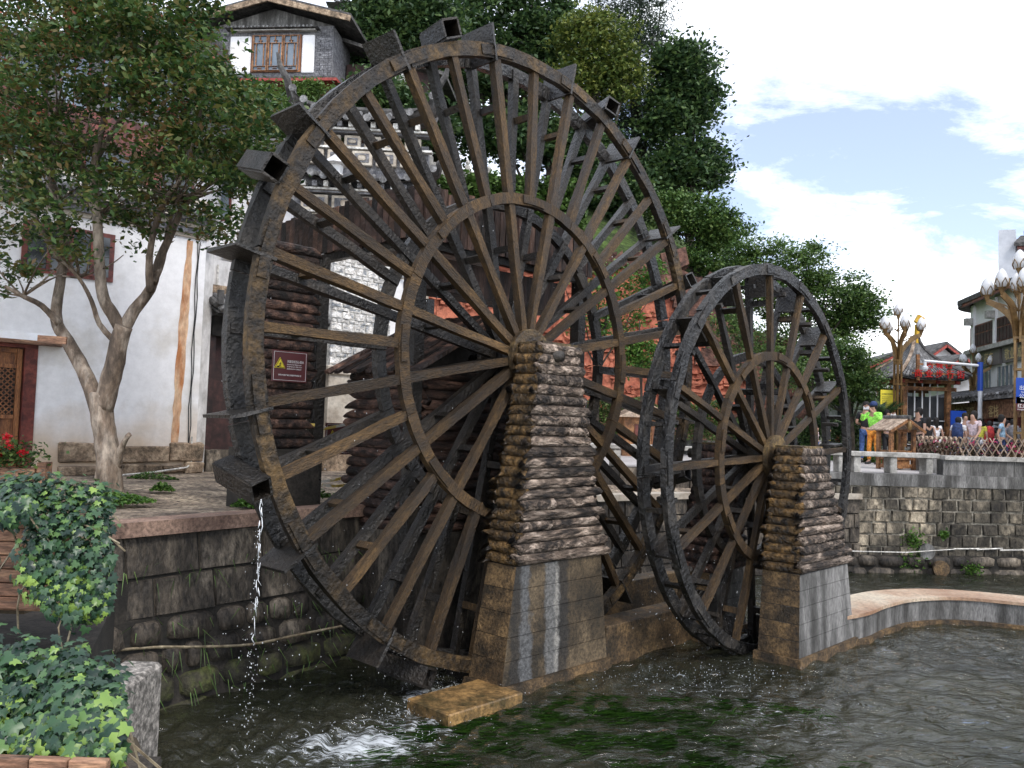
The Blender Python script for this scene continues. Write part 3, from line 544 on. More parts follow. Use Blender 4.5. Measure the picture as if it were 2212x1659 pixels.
# ================================================================== WATERWHEELS
def ring_mesh(name, r0, r1, y0, y1, a0, a1, seg, mname, jit=.008):
    g = G(); vs = []; fs = []
    for i in range(seg + 1):
        t = a0 + (a1 - a0) * i / seg
        for r, y in ((r0, y0), (r1, y0), (r1, y1), (r0, y1)):
            rr = r + random.uniform(-jit, jit); vs.append((math.cos(t) * rr, y + random.uniform(-jit, jit) * .5, math.sin(t) * rr))
        if i:
            for k in range(4): fs.append(((i - 1) * 4 + k, i * 4 + k, i * 4 + (k + 1) % 4, (i - 1) * 4 + (k + 1) % 4))
    fs += [(0, 1, 2, 3), (seg * 4 + 3, seg * 4 + 2, seg * 4 + 1, seg * 4)]
    g.add(vs, fs); return g.build(name, mname, 'mesh')
def rot_y(t): return Matrix.Rotation(-t, 4, 'Y')        # +t turns x towards z
def waterwheel(name, C, Ro, Rw, Ri, Riw, width, label, big):
    root = empty(name, C, RZ, label, 'waterwheel')
    th = .085 if big else .075; seg = 2 * math.pi / 16; rm = 'rim_wood' if big else 'rim_wood_black'; sm = 'wheel_wood'
    segN = [ring_mesh('rim_segment', Ro - Rw, Ro, 0, th, -seg / 2 + .002, seg / 2 - .002, 5, rm, .009 if big else .012) for _ in range(3)]
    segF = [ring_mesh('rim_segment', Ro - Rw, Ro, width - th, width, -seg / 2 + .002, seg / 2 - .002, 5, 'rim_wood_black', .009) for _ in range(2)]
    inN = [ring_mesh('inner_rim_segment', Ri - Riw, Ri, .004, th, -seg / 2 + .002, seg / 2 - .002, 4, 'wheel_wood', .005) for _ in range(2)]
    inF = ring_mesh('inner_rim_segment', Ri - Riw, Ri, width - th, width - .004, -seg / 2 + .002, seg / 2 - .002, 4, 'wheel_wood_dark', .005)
    # lapped plates over the joints
    pl_ = ring_mesh('joint_plate', Ro - Rw + .03, Ro - .025, -.014, .002, -.075, .075, 2, rm, .004)
    pli = ring_mesh('joint_plate', Ri - Riw + .018, Ri - .012, -.016, .003, -.10, .10, 2, 'wheel_wood', .003)
    off = R(11.25) if big else R(2.5)
    for k in range(16):
        t = k * seg
        inst('rim_segment', segN[k % 3], root, mw=rot_y(t + off + seg / 2)); inst('rim_segment', segF[k % 2], root, mw=rot_y(t + off + seg / 2 + .05))
        inst('inner_rim_segment', inN[k % 2], root, mw=rot_y(t + off)); inst('inner_rim_segment', inF, root, mw=rot_y(t + off + .03))
        inst('joint_plate', pl_, root, mw=rot_y(t + off)); 
        if k % 2: inst('joint_plate', pli, root, mw=rot_y(t + off + seg / 2))
    sw = .090 if big else .078
    def beam_mesh(name, r0, r1, y, w, h, mname, seg_=7, jit=.007):
        g = G(); g.beam((r0, y, 0), (r1, y, 0), w, h, up=(0, 1, 0), seg=seg_, jit=jit); return g.build(name, mname, 'mesh')
    yn = .016 + sw / 2; yf = width - .016 - sw / 2
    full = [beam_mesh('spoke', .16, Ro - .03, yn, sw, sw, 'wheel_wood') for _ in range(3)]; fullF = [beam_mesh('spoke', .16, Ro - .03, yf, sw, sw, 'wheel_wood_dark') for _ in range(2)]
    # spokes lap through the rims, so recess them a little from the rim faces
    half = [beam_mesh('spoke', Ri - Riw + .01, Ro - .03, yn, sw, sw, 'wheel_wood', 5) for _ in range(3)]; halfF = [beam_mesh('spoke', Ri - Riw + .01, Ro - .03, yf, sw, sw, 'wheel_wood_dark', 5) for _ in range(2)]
    def bar_mesh(name, w, h, y0, y1, mname, j=.004):
        g = G(); g.beam((0, y0, 0), (0, y1, 0), w, h, up=(1, 0, 0), seg=3, jit=j); return g.build(name, mname, 'mesh')
    rung = [bar_mesh('rung', .045, .075, sw + .02, width - sw - .02, 'wheel_wood_dark'), bar_mesh('rung', .045, .075, sw + .02, width - sw - .02, 'wheel_wood')]
    for k in range(16):
        t = off + k * seg
        inst('spoke', full[k % 3], root, mw=rot_y(t)); inst('spoke', fullF[k % 2], root, mw=rot_y(t + .012))
        if big:
            inst('spoke', half[k % 3], root, mw=rot_y(t + seg / 2)); inst('spoke', halfF[k % 2], root, mw=rot_y(t + seg / 2))
        for tt in ((t, t + seg / 2) if big else (t,)):
            inst('rung', rung[k % 2], root, mw=rot_y(tt) @ Matrix.Translation((2.86 if big else 2.08, 0, 0)) @ Matrix.Rotation(random.uniform(-.2, .2), 4, 'Y'))
        inst('rung', rung[0], root, mw=rot_y(t) @ Matrix.Translation((1.27 if big else .95, 0, 0)))
    if big:
        # radial paddles poking out past the rim and slanted wooden scoop boxes
        def pad(w0):
            g = G(); g.beam((3.34, w0, 0), (3.745, w0, 0), .50, .03, up=(0, 0, 1), seg=3, jit=.005); return g.build('paddle', 'wheel_wood_dark', 'mesh')
        pm = [pad(width / 2 - .01), pad(width / 2)]
        for k in range(16): inst('paddle', pm[k % 2], root, mw=rot_y(off + k * seg + R(1.0)))
        tl = -.30
        for k in range(8):
            t = R(22.5 + 45 * k)
            mw = rot_y(t) @ Matrix.Translation((3.64, .0, 0)) @ Matrix.Rotation(tl, 4, 'X')
            sc_ = inst('scoop_box', None, root, mw=mw); sc_.empty_display_size = .1
            wl = .185; dp = .58; y0 = -.06
            for nm, c, d in (('side_board', (-wl / 2, dp / 2 + y0, 0), (.022, dp, wl)), ('side_board', (wl / 2, dp / 2 + y0, 0), (.022, dp, wl)), ('side_board', (0, dp / 2 + y0 + .002, -wl / 2), (wl - .024, dp, .022)), ('side_board', (0, dp / 2 + y0 + .002, wl / 2), (wl - .024, dp, .022)), ('end_board', (0, dp + y0 - .015, 0), (wl - .03, .022, wl - .03))):
                G().box(c, d, jit=.003).build(nm, 'wheel_wood_dark', sc_)
    else:
        def pad():
            g = G(); g.beam((2.16, width / 2, 0), (Ro - .03, width / 2, 0), width - .16, .028, up=(0, 0, 1), seg=3, jit=.004); return g.build('paddle', 'wheel_wood_dark', 'mesh')
        pm = pad(); lb = bar_mesh('rim_bar', .05, .05, th, width - th, 'wheel_wood_dark')
        for k in range(16):
            inst('paddle', pm, root, mw=rot_y(off + k * seg + .03)); inst('rim_bar', lb, root, mw=rot_y(off + k * seg + seg / 2) @ Matrix.Translation((Ro - .06, 0, 0)))
            inst('rim_bar', lb, root, mw=rot_y(off + k * seg + .17) @ Matrix.Translation((2.30, 0, 0)))
    # hub discs and axle
    rh = .33 if big else .30
    def disc(y0, y1):
        g = G(); vs = []; n = 40
        for y in (y0, y1):
            for k in range(n): vs.append((math.cos(2 * math.pi * k / n) * rh, y, math.sin(2 * math.pi * k / n) * rh))
        g.add(vs, [tuple(range(n)), tuple(reversed(range(n, 2 * n)))] + [(k, (k + 1) % n, n + (k + 1) % n, n + k) for k in range(n)]); return g
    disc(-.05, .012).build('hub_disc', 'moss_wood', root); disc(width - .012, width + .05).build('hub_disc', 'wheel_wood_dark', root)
    g = G(); g.tube([(0, -.50, 0), (0, -.3, 0), (0, width + .9, 0)], [.062, .07, .07], 14); g.build('axle', 'wheel_wood_dark', root, smooth=True)
    g = G(); g.tube([(0, .014, 0), (0, width - .014, 0)], .19, 14); g.build('hub', 'wheel_wood_dark', root, smooth=True)
    return root
waterwheel('waterwheel', C1, 3.525, .158, 1.89, .125, .46, 'huge wet brown timber waterwheel with slanted scoop boxes, filling the middle of the view', True)
waterwheel('waterwheel', C2, 2.59, .15, 1.42, .115, .40, 'smaller black dripping waterwheel to the right of the huge one', False)
# ================================================================== LOG CLAD PIERS
def logmesh(mname, n=8, seg=4):
    g = G(); g.tube([(-.5 + i / seg, random.uniform(-.035, .035), random.uniform(-.035, .035)) for i in range(seg + 1)], [random.uniform(.48, .54) for _ in range(seg + 1)], n, jit=.035); return g.build('log', mname, 'mesh', smooth=True)
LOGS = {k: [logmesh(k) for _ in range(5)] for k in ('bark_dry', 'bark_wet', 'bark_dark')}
def log_pier(name, W, tiers, zs, nlog, base_rows, label, fm, lm, fullbase=True):
    """tiers: at z -> (s0,s1,a0,a1) rectangles for base, mid, top"""
    (zb, zm, zt) = zs; (B, M_, T) = tiers; root = empty(name, W((B[0] + B[1]) / 2, (B[2] + B[3]) / 2, 0), RZ, label, 'pier'); c = W((B[0] + B[1]) / 2, (B[2] + B[3]) / 2, 0)
    cs, ca = (B[0] + B[1]) / 2, (B[2] + B[3]) / 2
    def loc(s, a, z): return Vector((s - cs, -(a - ca), z))        # local frame: x along U, y = -A
    def rect(z, grow=0):
        if z <= zm: t = (z - zb) / (zm - zb); P, Q = B, M_
        else: t = (z - zm) / (zt - zm); P, Q = M_, T
        r = [P[i] + (Q[i] - P[i]) * t for i in range(4)]; return [r[0] - grow, r[1] + grow, r[2] - grow, r[3] + grow]
    def corners(z, grow=0):
        s0, s1, a0, a1 = rect(z, grow); return [loc(s0, a1, z), loc(s1, a1, z), loc(s1, a0, z), loc(s0, a0, z)]
    g = G(); g.hexa(corners(zb - .5, -.03) [:] + corners(zm, -.03)); g.hexa(corners(zm + .001, -.035) + corners(zt - .02, -.035)); g.build('core', 'black_inside', root)
    # block courses
    hb = (zm - zb) / base_rows
    g = G(); g.hexa(corners(zb - .5, .04) + [v + Z * 0 for v in corners(zb + .10, .04)]); g.build('plinth', fm[1], root)
    for i in range(base_rows):
        z0 = zb + .104 + (zm - zb - .104) * i / base_rows; z1 = zb + .104 + (zm - zb - .104) * (i + 1) / base_rows - .006
        c0 = corners(z0); c1 = corners(z1)
        sp = .5 + random.uniform(-.12, .12) * (1 if i % 2 else -1)
        for f, (i0, i1, i3, i2) in enumerate(((0, 1, 3, 2),)):
            # split the course in two blocks along the long side
            for u0, u1 in ((0, 1),):
                P = [c0[0].lerp(c0[1], u0), c0[0].lerp(c0[1], u1), c0[3].lerp(c0[2], u1), c0[3].lerp(c0[2], u0), c1[0].lerp(c1[1], u0), c1[0].lerp(c1[1], u1), c1[3].lerp(c1[2], u1), c1[3].lerp(c1[2], u0)]
                gg = G(); gg.hexa(P); ob_ = gg.build('block', [fm[0], fm[1]], root)
                me = ob_.data
                for p in me.polygons: p.material_index = 1 if abs(p.normal.x) > .6 else 0
    # logs
    rowh = (zt - zm) / nlog
    for i in range(nlog):
        zc = zm + rowh * (i + .5); r = rect(zc, .0); s0, s1, a0, a1 = r; d = rowh * 1.08
        for face in range(4):
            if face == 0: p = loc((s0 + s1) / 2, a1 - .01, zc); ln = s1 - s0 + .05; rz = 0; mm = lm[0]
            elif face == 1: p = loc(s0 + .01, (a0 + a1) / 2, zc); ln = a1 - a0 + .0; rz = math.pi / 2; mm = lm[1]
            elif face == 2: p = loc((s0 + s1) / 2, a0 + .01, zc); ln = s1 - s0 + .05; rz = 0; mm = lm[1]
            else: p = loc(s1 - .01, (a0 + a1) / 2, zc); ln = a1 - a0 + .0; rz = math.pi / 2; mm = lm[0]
            dd = d * random.uniform(.92, 1.12)
            if face == 0 and random.random() < .35:       # two shorter logs in a row
                sp = random.uniform(.35, .65)
                for u0, u1 in ((0, sp - .004), (sp + .004, 1)):
                    inst('log', random.choice(LOGS[mm]), root, p + Vector(((u0 + u1 - 1) / 2 * ln, random.uniform(-.006, .006), 0)), (random.uniform(0, 6.28), 0, 0), (ln * (u1 - u0), dd * random.uniform(.9, 1), dd))
            else:
                o = inst('log', random.choice(LOGS[mm]), root, p, (0, 0, rz + random.uniform(-.008, .008)), (ln, dd * .9, dd)); o.rotation_euler.x = 0
                o.delta_rotation_euler = (0, random.uniform(-.012, .012), 0)
    g = G(); cc = corners(zt, .03); g.hexa([v + Z * -.012 for v in cc] + [v + Z * .018 for v in corners(zt, .03)]); g.build('cap_board', 'moss_wood', root)
    return root
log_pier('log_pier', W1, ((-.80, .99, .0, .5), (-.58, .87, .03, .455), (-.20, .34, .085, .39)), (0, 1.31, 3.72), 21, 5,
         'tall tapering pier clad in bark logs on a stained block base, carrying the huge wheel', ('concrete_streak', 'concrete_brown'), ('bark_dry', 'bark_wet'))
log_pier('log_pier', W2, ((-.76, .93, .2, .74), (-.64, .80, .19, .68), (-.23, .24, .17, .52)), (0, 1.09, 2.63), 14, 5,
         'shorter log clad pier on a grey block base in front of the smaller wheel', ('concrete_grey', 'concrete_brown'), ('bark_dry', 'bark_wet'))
log_pier('log_pier', W2, ((-.6, .5, -1.15, -.62), (-.5, .4, -1.1, -.64), (-.2, .2, -1.0, -.68)), (0, .9, 2.63), 15, 4,
         'dark log pier standing behind the smaller wheel', ('concrete_grey', 'concrete_brown'), ('bark_dark', 'bark_dark'))
g = G(); g.tube([(0, -.02, 0), (0, .03, 0)], .05, 12)
# ================================================================== MILL: HUT, LOG TOWER, CANOPY
def lbox(g, s0, s1, a0, a1, z0, z1, o, W=W1):
    g.hexa([W(*q) - o for q in ((s0, a1, z0), (s1, a1, z0), (s1, a0, z0), (s0, a0, z0), (s0, a1, z1), (s1, a1, z1), (s1, a0, z1), (s0, a0, z1))]); return g
def log_at(root, p, q, d, mm):
    o = root.matrix_basis.inverted(); p = o @ p; q = o @ q
    v = q - p; mw = Matrix.Translation((p + q) / 2) @ v.to_track_quat('X', 'Z').to_matrix().to_4x4() @ Matrix.Diagonal((v.length, d, d, 1))
    return inst('log', random.choice(LOGS[mm]), root, mw=mw)
hut = empty('mill_hut', W1(-.83, -.7, 0), RZ, 'dark log hut with a bark slab roof tucked behind the hub of the huge wheel', 'hut')
hut.matrix_basis = hut.matrix_basis
bpy.context.view_layer.update()
def wloc(root): return root.matrix_basis.inverted()
def hbox(root, name, s0, s1, a0, a1, z0, z1, mm, W=W1):
    g = G(); I = wloc(root); g.hexa([I @ W(*q) for q in ((s0, a1, z0), (s1, a1, z0), (s1, a0, z0), (s0, a0, z0), (s0, a1, z1), (s1, a1, z1), (s1, a0, z1), (s0, a0, z1))]); return g.build(name, mm, root)
hbox(hut, 'wall_core', -.78, 1.55, -2.2, -.95, .55, 3.45, 'black_inside'); hbox(hut, 'stone_base', -.9, 1.6, -2.3, -.86, -.3, 1.5, 'river_stone')
for i in range(16):
    z = 1.56 + i * .12
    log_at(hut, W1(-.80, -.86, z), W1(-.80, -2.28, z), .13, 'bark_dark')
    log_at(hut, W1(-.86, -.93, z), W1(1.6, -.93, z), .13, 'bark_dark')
I = wloc(hut)
g = G(); g.prism([I @ W1(-.78, -.95, 3.45), I @ W1(1.5, -.95, 3.45), I @ W1(.3, -.95, 4.05)], (I @ W1(0, -2.2, 0)) - (I @ W1(0, -.95, 0))); g.build('gable', 'black_inside', hut)
for side in (-1, 1):
    for i in range(20):
        a = -.62 - i * .095; ex = random.uniform(-.06, .06)
        p = W1(.3, a, 4.17); q = W1(.3 + side * (1.42 + ex), a, 3.38)
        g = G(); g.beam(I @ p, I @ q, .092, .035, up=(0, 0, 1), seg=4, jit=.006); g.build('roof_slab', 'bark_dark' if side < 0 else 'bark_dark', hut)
tw = empty('log_tower', W1(-1.95, -2.4, 1.75), RZ, 'square log clad tower with the maroon sign, left of the hut behind the wheel', 'tower')
hbox(tw, 'core', -2.0, -1.38, -2.95, -2.44, 1.75, 4.85, 'black_inside'); hbox(tw, 'stone_base', -2.08, -1.22, -3.0, -2.34, 1.7, 2.42, 'mortar_dark')
for i in range(21):
    z = 2.49 + i * .118
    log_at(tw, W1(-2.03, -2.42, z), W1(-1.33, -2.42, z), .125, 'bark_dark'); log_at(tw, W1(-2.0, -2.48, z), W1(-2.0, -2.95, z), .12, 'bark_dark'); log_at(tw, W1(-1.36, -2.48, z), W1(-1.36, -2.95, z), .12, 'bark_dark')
can = empty('mill_canopy', W1(-1.0, -.8, 0), RZ, 'elevated canopy with a fascia of upright bark slabs on dark posts behind the wheel', 'canopy')
I = wloc(can)
def fascia(p, q, zb0, zb1, n):
    for i in range(n):
        t0 = (i + .04) / n; t1 = (i + .96) / n; a = p.lerp(q, t0); b = p.lerp(q, t1); c = (a + b) / 2; zt = zb1 + random.uniform(-.05, .05)
        g = G(); g.beam(I @ (c + Z * (zb0 + random.uniform(-.02, .02))), I @ (c + Z * zt), (b - a).length, .05, up=tuple((I @ q - I @ p).normalized().cross(Z)), seg=3, jit=.006)
        g.build('bark_slab', 'bark_dark', can)
fascia(W1(-1.0, -.82, 0), W1(-1.0, -4.3, 0), 4.95, 5.52, 30); fascia(W1(-.97, -.8, 0), W1(2.1, -.8, 0), 4.9, 5.5, 28)
hbox(can, 'roof_deck', -.95, 2.1, -4.3, -.86, 5.3, 5.36, 'bark_dark'); hbox(can, 'edge_beam', -.96, -.86, -4.3, -.86, 4.86, 4.96, 'wheel_wood_dark'); hbox(can, 'edge_beam', -.86, 2.1, -.96, -.86, 4.82, 4.92, 'wheel_wood_dark')
for s, a in ((-.93, -.93), (-1.12, -2.62), (2.0, -.93), (2.0, -4.2), (-.93, -4.2)):
    hbox(can, 'post', s - .075, s + .075, a - .075, a + .075, -.2 if a > -1.5 else 1.7, 4.86, 'wheel_wood_dark')
hbox(can, 'trough', -.6, 1.9, -1.6, -1.1, 4.4, 4.8, 'bark_dark')
# ================================================================== WHITE HOUSE ON THE LEFT BANK
HR = Vector((-5.63, 15.0, 0))
def Hs(s, b, z): return HR + U * s - A * b + Z * z
def pbox(root, name, F, s0, s1, b0, b1, z0, z1, mm, bevel=0, jit=0):
    I = wloc(root); g = G(); P = [F(*q) for q in ((s0, b0, z0), (s1, b0, z0), (s1, b1, z0), (s0, b1, z0), (s0, b0, z1), (s1, b0, z1), (s1, b1, z1), (s0, b1, z1))]
    if jit: P = [p + Vector([random.uniform(-jit, jit) for _ in range(3)]) for p in P]
    g.hexa([I @ p for p in P]); return g.build(name, mm, root, bevel=bevel)
ho = empty('white_house', Hs(-2, 0, 1.75), RZ, 'white plastered house with a rust streak and carved door behind the forked tree', 'house')
pbox(ho, 'wall', Hs, -2.66, 0, 0, .45, 1.75, 5.95, 'house_plaster'); pbox(ho, 'wall', Hs, -7, -3.9, 0, .45, 1.75, 5.95, 'house_plaster'); pbox(ho, 'wall', Hs, -3.9, -2.66, 0, .45, 3.80, 5.95, 'house_plaster')
pbox(ho, 'rust_stain', Hs, -.36, -.24, -.004, .01, 2.3, 5.9, 'rust_stain'); 
I = wloc(ho)
ho.children[-1] if False else None
# wavering edges of the rust stain
st = [o for o in bpy.data.objects if o.parent is ho and o.name.startswith('rust_stain')][0]
g = G(); k = 26; vs = []
for i in range(k + 1):
    t = i / k; z = 2.0 + 3.9 * t; wv = .05 + .045 * math.sin(t * 3.1) + random.uniform(-.015, .015); c = -.40 + .10 * t
    vs += [I @ Hs(c - wv, -.005, z), I @ Hs(c + wv * .8, -.005, z)]
g.add(vs, [(2 * i, 2 * i + 1, 2 * i + 3, 2 * i + 2) for i in range(k)]); nm = g.build('rust_stain', 'rust_stain', ho); bpy.data.objects.remove(st)
# rubble base where plaster has come off
x = -2.35
for r, (z0, z1) in enumerate(((1.73, 1.93), (1.94, 2.28))):
    x = -2.3
    while x < .12:
        w_ = random.uniform(.35, .95) * (1.2 if r else .8); x1 = min(x + w_, .14)
        pbox(ho, 'base_stone', Hs, x + .012, x1 - .012, -.05 - random.uniform(0, .03) - (.04 if r == 0 else 0), .1, z0 + random.uniform(0, .03), z1 + random.uniform(-.05, .02), 'sandstone_base', bevel=.02, jit=.02); x = x1
# brick cornice and tile coping
for i, (z0, z1, o, mm) in enumerate(((5.95, 6.02, .04, 'cream_stone'), (6.02, 6.12, .09, 'grey_brick'), (6.12, 6.18, .13, 'cream_stone'), (6.18, 6.26, .18, 'grey_brick'))):
    pbox(ho, 'cornice', Hs, -7, .02 + o * .3, -o, .4, z0, z1, mm)
for i in range(36):
    s = -6.9 + i * .195; g = G(); I = wloc(ho)
    g.tube([I @ Hs(s, -.30, 6.30), I @ Hs(s, -.02, 6.42), I @ Hs(s, .22, 6.52)], .068, 8, sq=.8); g.build('cover_tile', 'roof_tile', ho, smooth=True)
    g = G(); vs = [];
    for b_, z_ in ((-.27, 6.27), (.22, 6.50)):
        for q in range(5): vs.append(I @ Hs(s + .03 + .135 * q / 4, b_, z_ - .05 * math.sin(math.pi * q / 4)))
    g.add(vs + [v - Z * .015 for v in vs], [(q, q + 1, q + 6, q + 5) for q in range(4)] + [(10 + q + 5, 10 + q + 6, 10 + q + 1, 10 + q) for q in range(4)] + [(q + 1, q, 10 + q, 11 + q) for q in range(4)]); g.build('pan_tile', 'roof_dark', ho)
    if i % 2 == 0: pbox(ho, 'ridge_mortar', Hs, s - .02, s + .36, .16, .30, 6.5, 6.62, 'mortar_white')
pbox(ho, 'ridge', Hs, -7, .1, .12, .34, 6.625, 6.70, 'cream_stone')
# door
def lattice(root, F, s0, s1, b, z0, z1, step, mm, t=.018):
    g = G(); I = wloc(root); n = int((s1 - s0 + z1 - z0) / step) + 1
    for k in range(n):
        c = k * step
        for sgn in (1, -1):
            # s+z=c lines clipped to the rectangle
            p = (min(c, s1 - s0), c - min(c, s1 - s0)); q = (c - min(c, z1 - z0), min(c, z1 - z0))
            if abs(p[0] - q[0]) < .01: continue
            P = [F(s0 + e[0] if sgn == 1 else s1 - e[0], b, z0 + e[1]) for e in (p, q)]
            g.beam(I @ P[0], I @ P[1], t, t * .8, up=(0, 1, 0))
    return g.build('lattice', mm, root)
pbox(ho, 'door_frame', Hs, -2.84, -2.66, -.02, .2, 1.75, 3.74, 'red_wood'); pbox(ho, 'door_frame', Hs, -3.9, -3.74, -.02, .2, 1.75, 3.74, 'red_wood'); pbox(ho, 'door_frame', Hs, -3.9, -2.66, -.02, .2, 3.742, 3.80, 'red_wood')
dr = pbox(ho, 'door', Hs, -3.74, -2.84, .08, .13, 1.78, 3.74, 'door_wood'); dr['label'] = 'carved brown door with a lattice panel'
for a_, b_ in ((-3.73, -3.66), (-2.93, -2.86)): pbox(ho, 'door_rail', Hs, a_, b_, .04, .079, 1.80, 3.72, 'door_wood')
for z0, z1 in ((1.80, 1.86), (2.35, 2.41), (2.64, 2.70), (3.42, 3.48), (3.66, 3.72)): pbox(ho, 'door_rail', Hs, -3.655, -2.935, .045, .079, z0, z1, 'door_wood')
pbox(ho, 'door_glass', Hs, -3.655, -2.935, .068, .079, 2.70, 3.42, 'black_inside'); lattice(ho, Hs, -3.65, -2.94, .06, 2.71, 3.41, .085, 'door_wood')
pbox(ho, 'lintel_slab', Hs, -4.3, -2.32, -.16, .0, 3.80, 3.86, 'planter_wood'); 
g = G(); I = wloc(ho); g.hexa([I @ Hs(*q) for q in ((-4.3, -.14, 3.862), (-2.36, -.14, 3.862), (-2.36, -.002, 3.862), (-4.3, -.002, 3.862), (-4.3, -.10, 3.90), (-2.4, -.10, 3.90), (-2.4, -.002, 3.99), (-4.3, -.002, 3.99))]); g.build('plaster_hood', 'white_plaster', ho)
# window high on the wall
pbox(ho, 'window_frame', Hs, -2.98, -1.60, -.03, .02, 4.95, 5.75, 'red_wood'); pbox(ho, 'window_pane', Hs, -2.90, -1.68, -.036, -.031, 5.02, 5.68, 'glass_dark')
for s in (-2.6, -2.28, -1.95): pbox(ho, 'window_bar', Hs, s - .03, s + .03, -.055, -.037, 5.0, 5.7, 'red_wood')
# cables down the corner and a ground pipe
g = G(); I = wloc(ho)
for o_ in (0, .03): g.tube([I @ Hs(-.17 + o_ + .015 * math.sin(k * 1.9 + o_ * 50), -.02, 5.9 - k * .33) for k in range(12)], .009, 5)
g.build('cable', 'cable_black', ho)
g = G(); g.tube([I @ Hs(-.1, -.03, 2.4), I @ Hs(-.1, -.05, 1.95), I @ Hs(-.2, -.12, 1.86), I @ Hs(-.9, -.35, 1.80), I @ Hs(-1.45, -.5, 1.775)], .016, 6); g.build('drain_pipe', 'pipe_pvc', ho)
# rear wing: upper storey with red beams and dark windows
pbox(ho, 'upper_wall', Hs, -7, -.2, 1.6, 5, 6.0, 8.3, 'red_wood'); pbox(ho, 'upper_sill', Hs, -7, -.1, 1.4, 1.59, 6.5, 6.72, 'cream_stone')
for i in range(5): pbox(ho, 'upper_window', Hs, -6.8 + i * 1.3, -5.75 + i * 1.3, 1.56, 1.598, 6.75, 7.6, 'glass_dark')
# setback wall beside the gate
sb = empty('side_wall', Hs(.4, .35, 1.75), RZ, 'greyish plaster wall strip set back beside the small tiled gate', 'wall')
pbox(sb, 'wall', Hs, .002, .27, .22, .5, 1.75, 5.9, 'white_plaster_dirty'); pbox(sb, 'wall', Hs, .27, 1.1, .8, .95, 1.75, 5.8, 'white_plaster_dirty'); g = G(); I = wloc(sb); g.tube([I @ Hs(.62, .76, 5.7), I @ Hs(.62, .76, 4.9)], .02, 6); g.build('pipe', 'pipe_pvc', sb)
# small tiled gate
ga = empty('tiled_gate', Hs(1.5, .4, 1.75), RZ, 'small gate with a grey tiled roof between white house and log tower', 'gate')
pbox(ga, 'gate_leaf', Hs, .45, 2.7, .62, .7, 1.75, 4.5, 'maroon_dark'); pbox(ga, 'lintel', Hs, .35, 2.95, .30, .6, 4.28, 4.66, 'black_inside'); pbox(ga, 'gate_post', Hs, .30, .45, .35, .55, 1.75, 4.3, 'maroon_dark'); pbox(ga, 'gate_post', Hs, 2.72, 2.95, .35, .55, 1.75, 4.3, 'black_inside')
pbox(ga, 'plinth', Hs, .3, .95, .2, .6, 1.7, 2.15, 'river_stone')
g = G(); I = wloc(ga); g.hexa([I @ Hs(*q) for q in ((.25, -.05, 4.67), (3.0, -.05, 4.67), (3.0, .85, 5.04), (.25, .85, 5.04), (.25, -.05, 4.71), (3.0, -.05, 4.71), (3.0, .85, 5.08), (.25, .85, 5.08))]); g.build('roof_deck', 'roof_dark', ga)
for i in range(12):
    s = .33 + i * .235; g = G(); g.tube([I @ Hs(s, -.10, 4.745), I @ Hs(s, .3, 4.91), I @ Hs(s, .85, 5.14)], .062, 9); g.build('cover_tile', 'roof_tile', ga, smooth=True)
    for j in range(7):
        b_ = -.06 + j * .125; z_ = 4.70 + (b_ + .05) * .41
        g = G(); g.hexa([I @ Hs(*q) for q in ((s + .05, b_, z_ + .02), (s + .185, b_, z_ + .02), (s + .185, b_ + .14, z_ + .055), (s + .05, b_ + .14, z_ + .055), (s + .05, b_, z_ + .04), (s + .185, b_, z_ + .04), (s + .185, b_ + .14, z_ + .07), (s + .05, b_ + .14, z_ + .07))]); g.build('pan_tile', 'roof_tile', ga)
for s in (.27, 2.98):
    g = G(); g.tube([I @ Hs(s, -.10, 4.86), I @ Hs(s, .0, 4.83), I @ Hs(s, .3, 4.96), I @ Hs(s, .85, 5.2)], [.07, .07, .065, .07], 8); g.box(I @ Hs(s, -.1, 4.95), (.10, .07, .26), Matrix.Rotation(-RZ * 0, 3, 'Z')); g.build('verge_ridge', 'roof_dark', ga)
pbox(ga, 'mortar_ridge', Hs, .25, 3.0, .72, .9, 5.12, 5.3, 'sandstone_base')
# granite stub stone and dark stone box on the bank
p = atz(500, 1040, 1.75); g = G(); g.hexa([Vector((a, b, z)) for z, k in ((0, 1), (.34, .72)) for a, b in ((-.16 * k, -.1), (.16 * k, -.1), (.16 * k, .1), (-.16 * k, .1))]); o = g.build('stub_stone', 'stone_light', bevel=.02, rz=.5); o.location = p; tag(o, 'pale rounded stub stone standing on the bank left of the log tower', 'stone')
# brick pillar beside the gate
BP = Vector((-3.70, 16.8, 0))
def Bs(s, b, z): return BP + U * s - A * b + Z * z
bp_ = empty('brick_pillar', BP + Z * 1.75, RZ, 'whitewashed brick pillar with a cream stone base seen between log tower and hut', 'pillar')
pbox(bp_, 'core', Bs, .02, 1.48, .02, .8, 3.8, 6.5, 'mortar_white')
r = 0; z = 3.92
while z < 6.4:
    s = -.02 - (r % 2) * .13
    while s < 1.45:
        a_, b_ = max(s, 0) + .012, min(s + .27, 1.5) - .012
        if b_ - a_ > .04: pbox(bp_, 'brick', Bs, a_, b_, -random.uniform(0, .008), .04, z + random.uniform(0, .006), z + (.135 if r % 2 == 0 else .06), 'white_brick')
        s += .29
    z += .155 if r % 2 == 0 else .08; r += 1
pbox(bp_, 'moulding', Bs, -.06, 1.56, -.06, .8, 3.70, 3.88, 'cream_stone', bevel=.02); pbox(bp_, 'base', Bs, .0, 1.5, .0, .8, 2.3, 3.70, 'cream_stone'); pbox(bp_, 'foot', Bs, -.08, 1.6, -.08, .8, 1.7, 2.3, 'sandstone_base', bevel=.03)
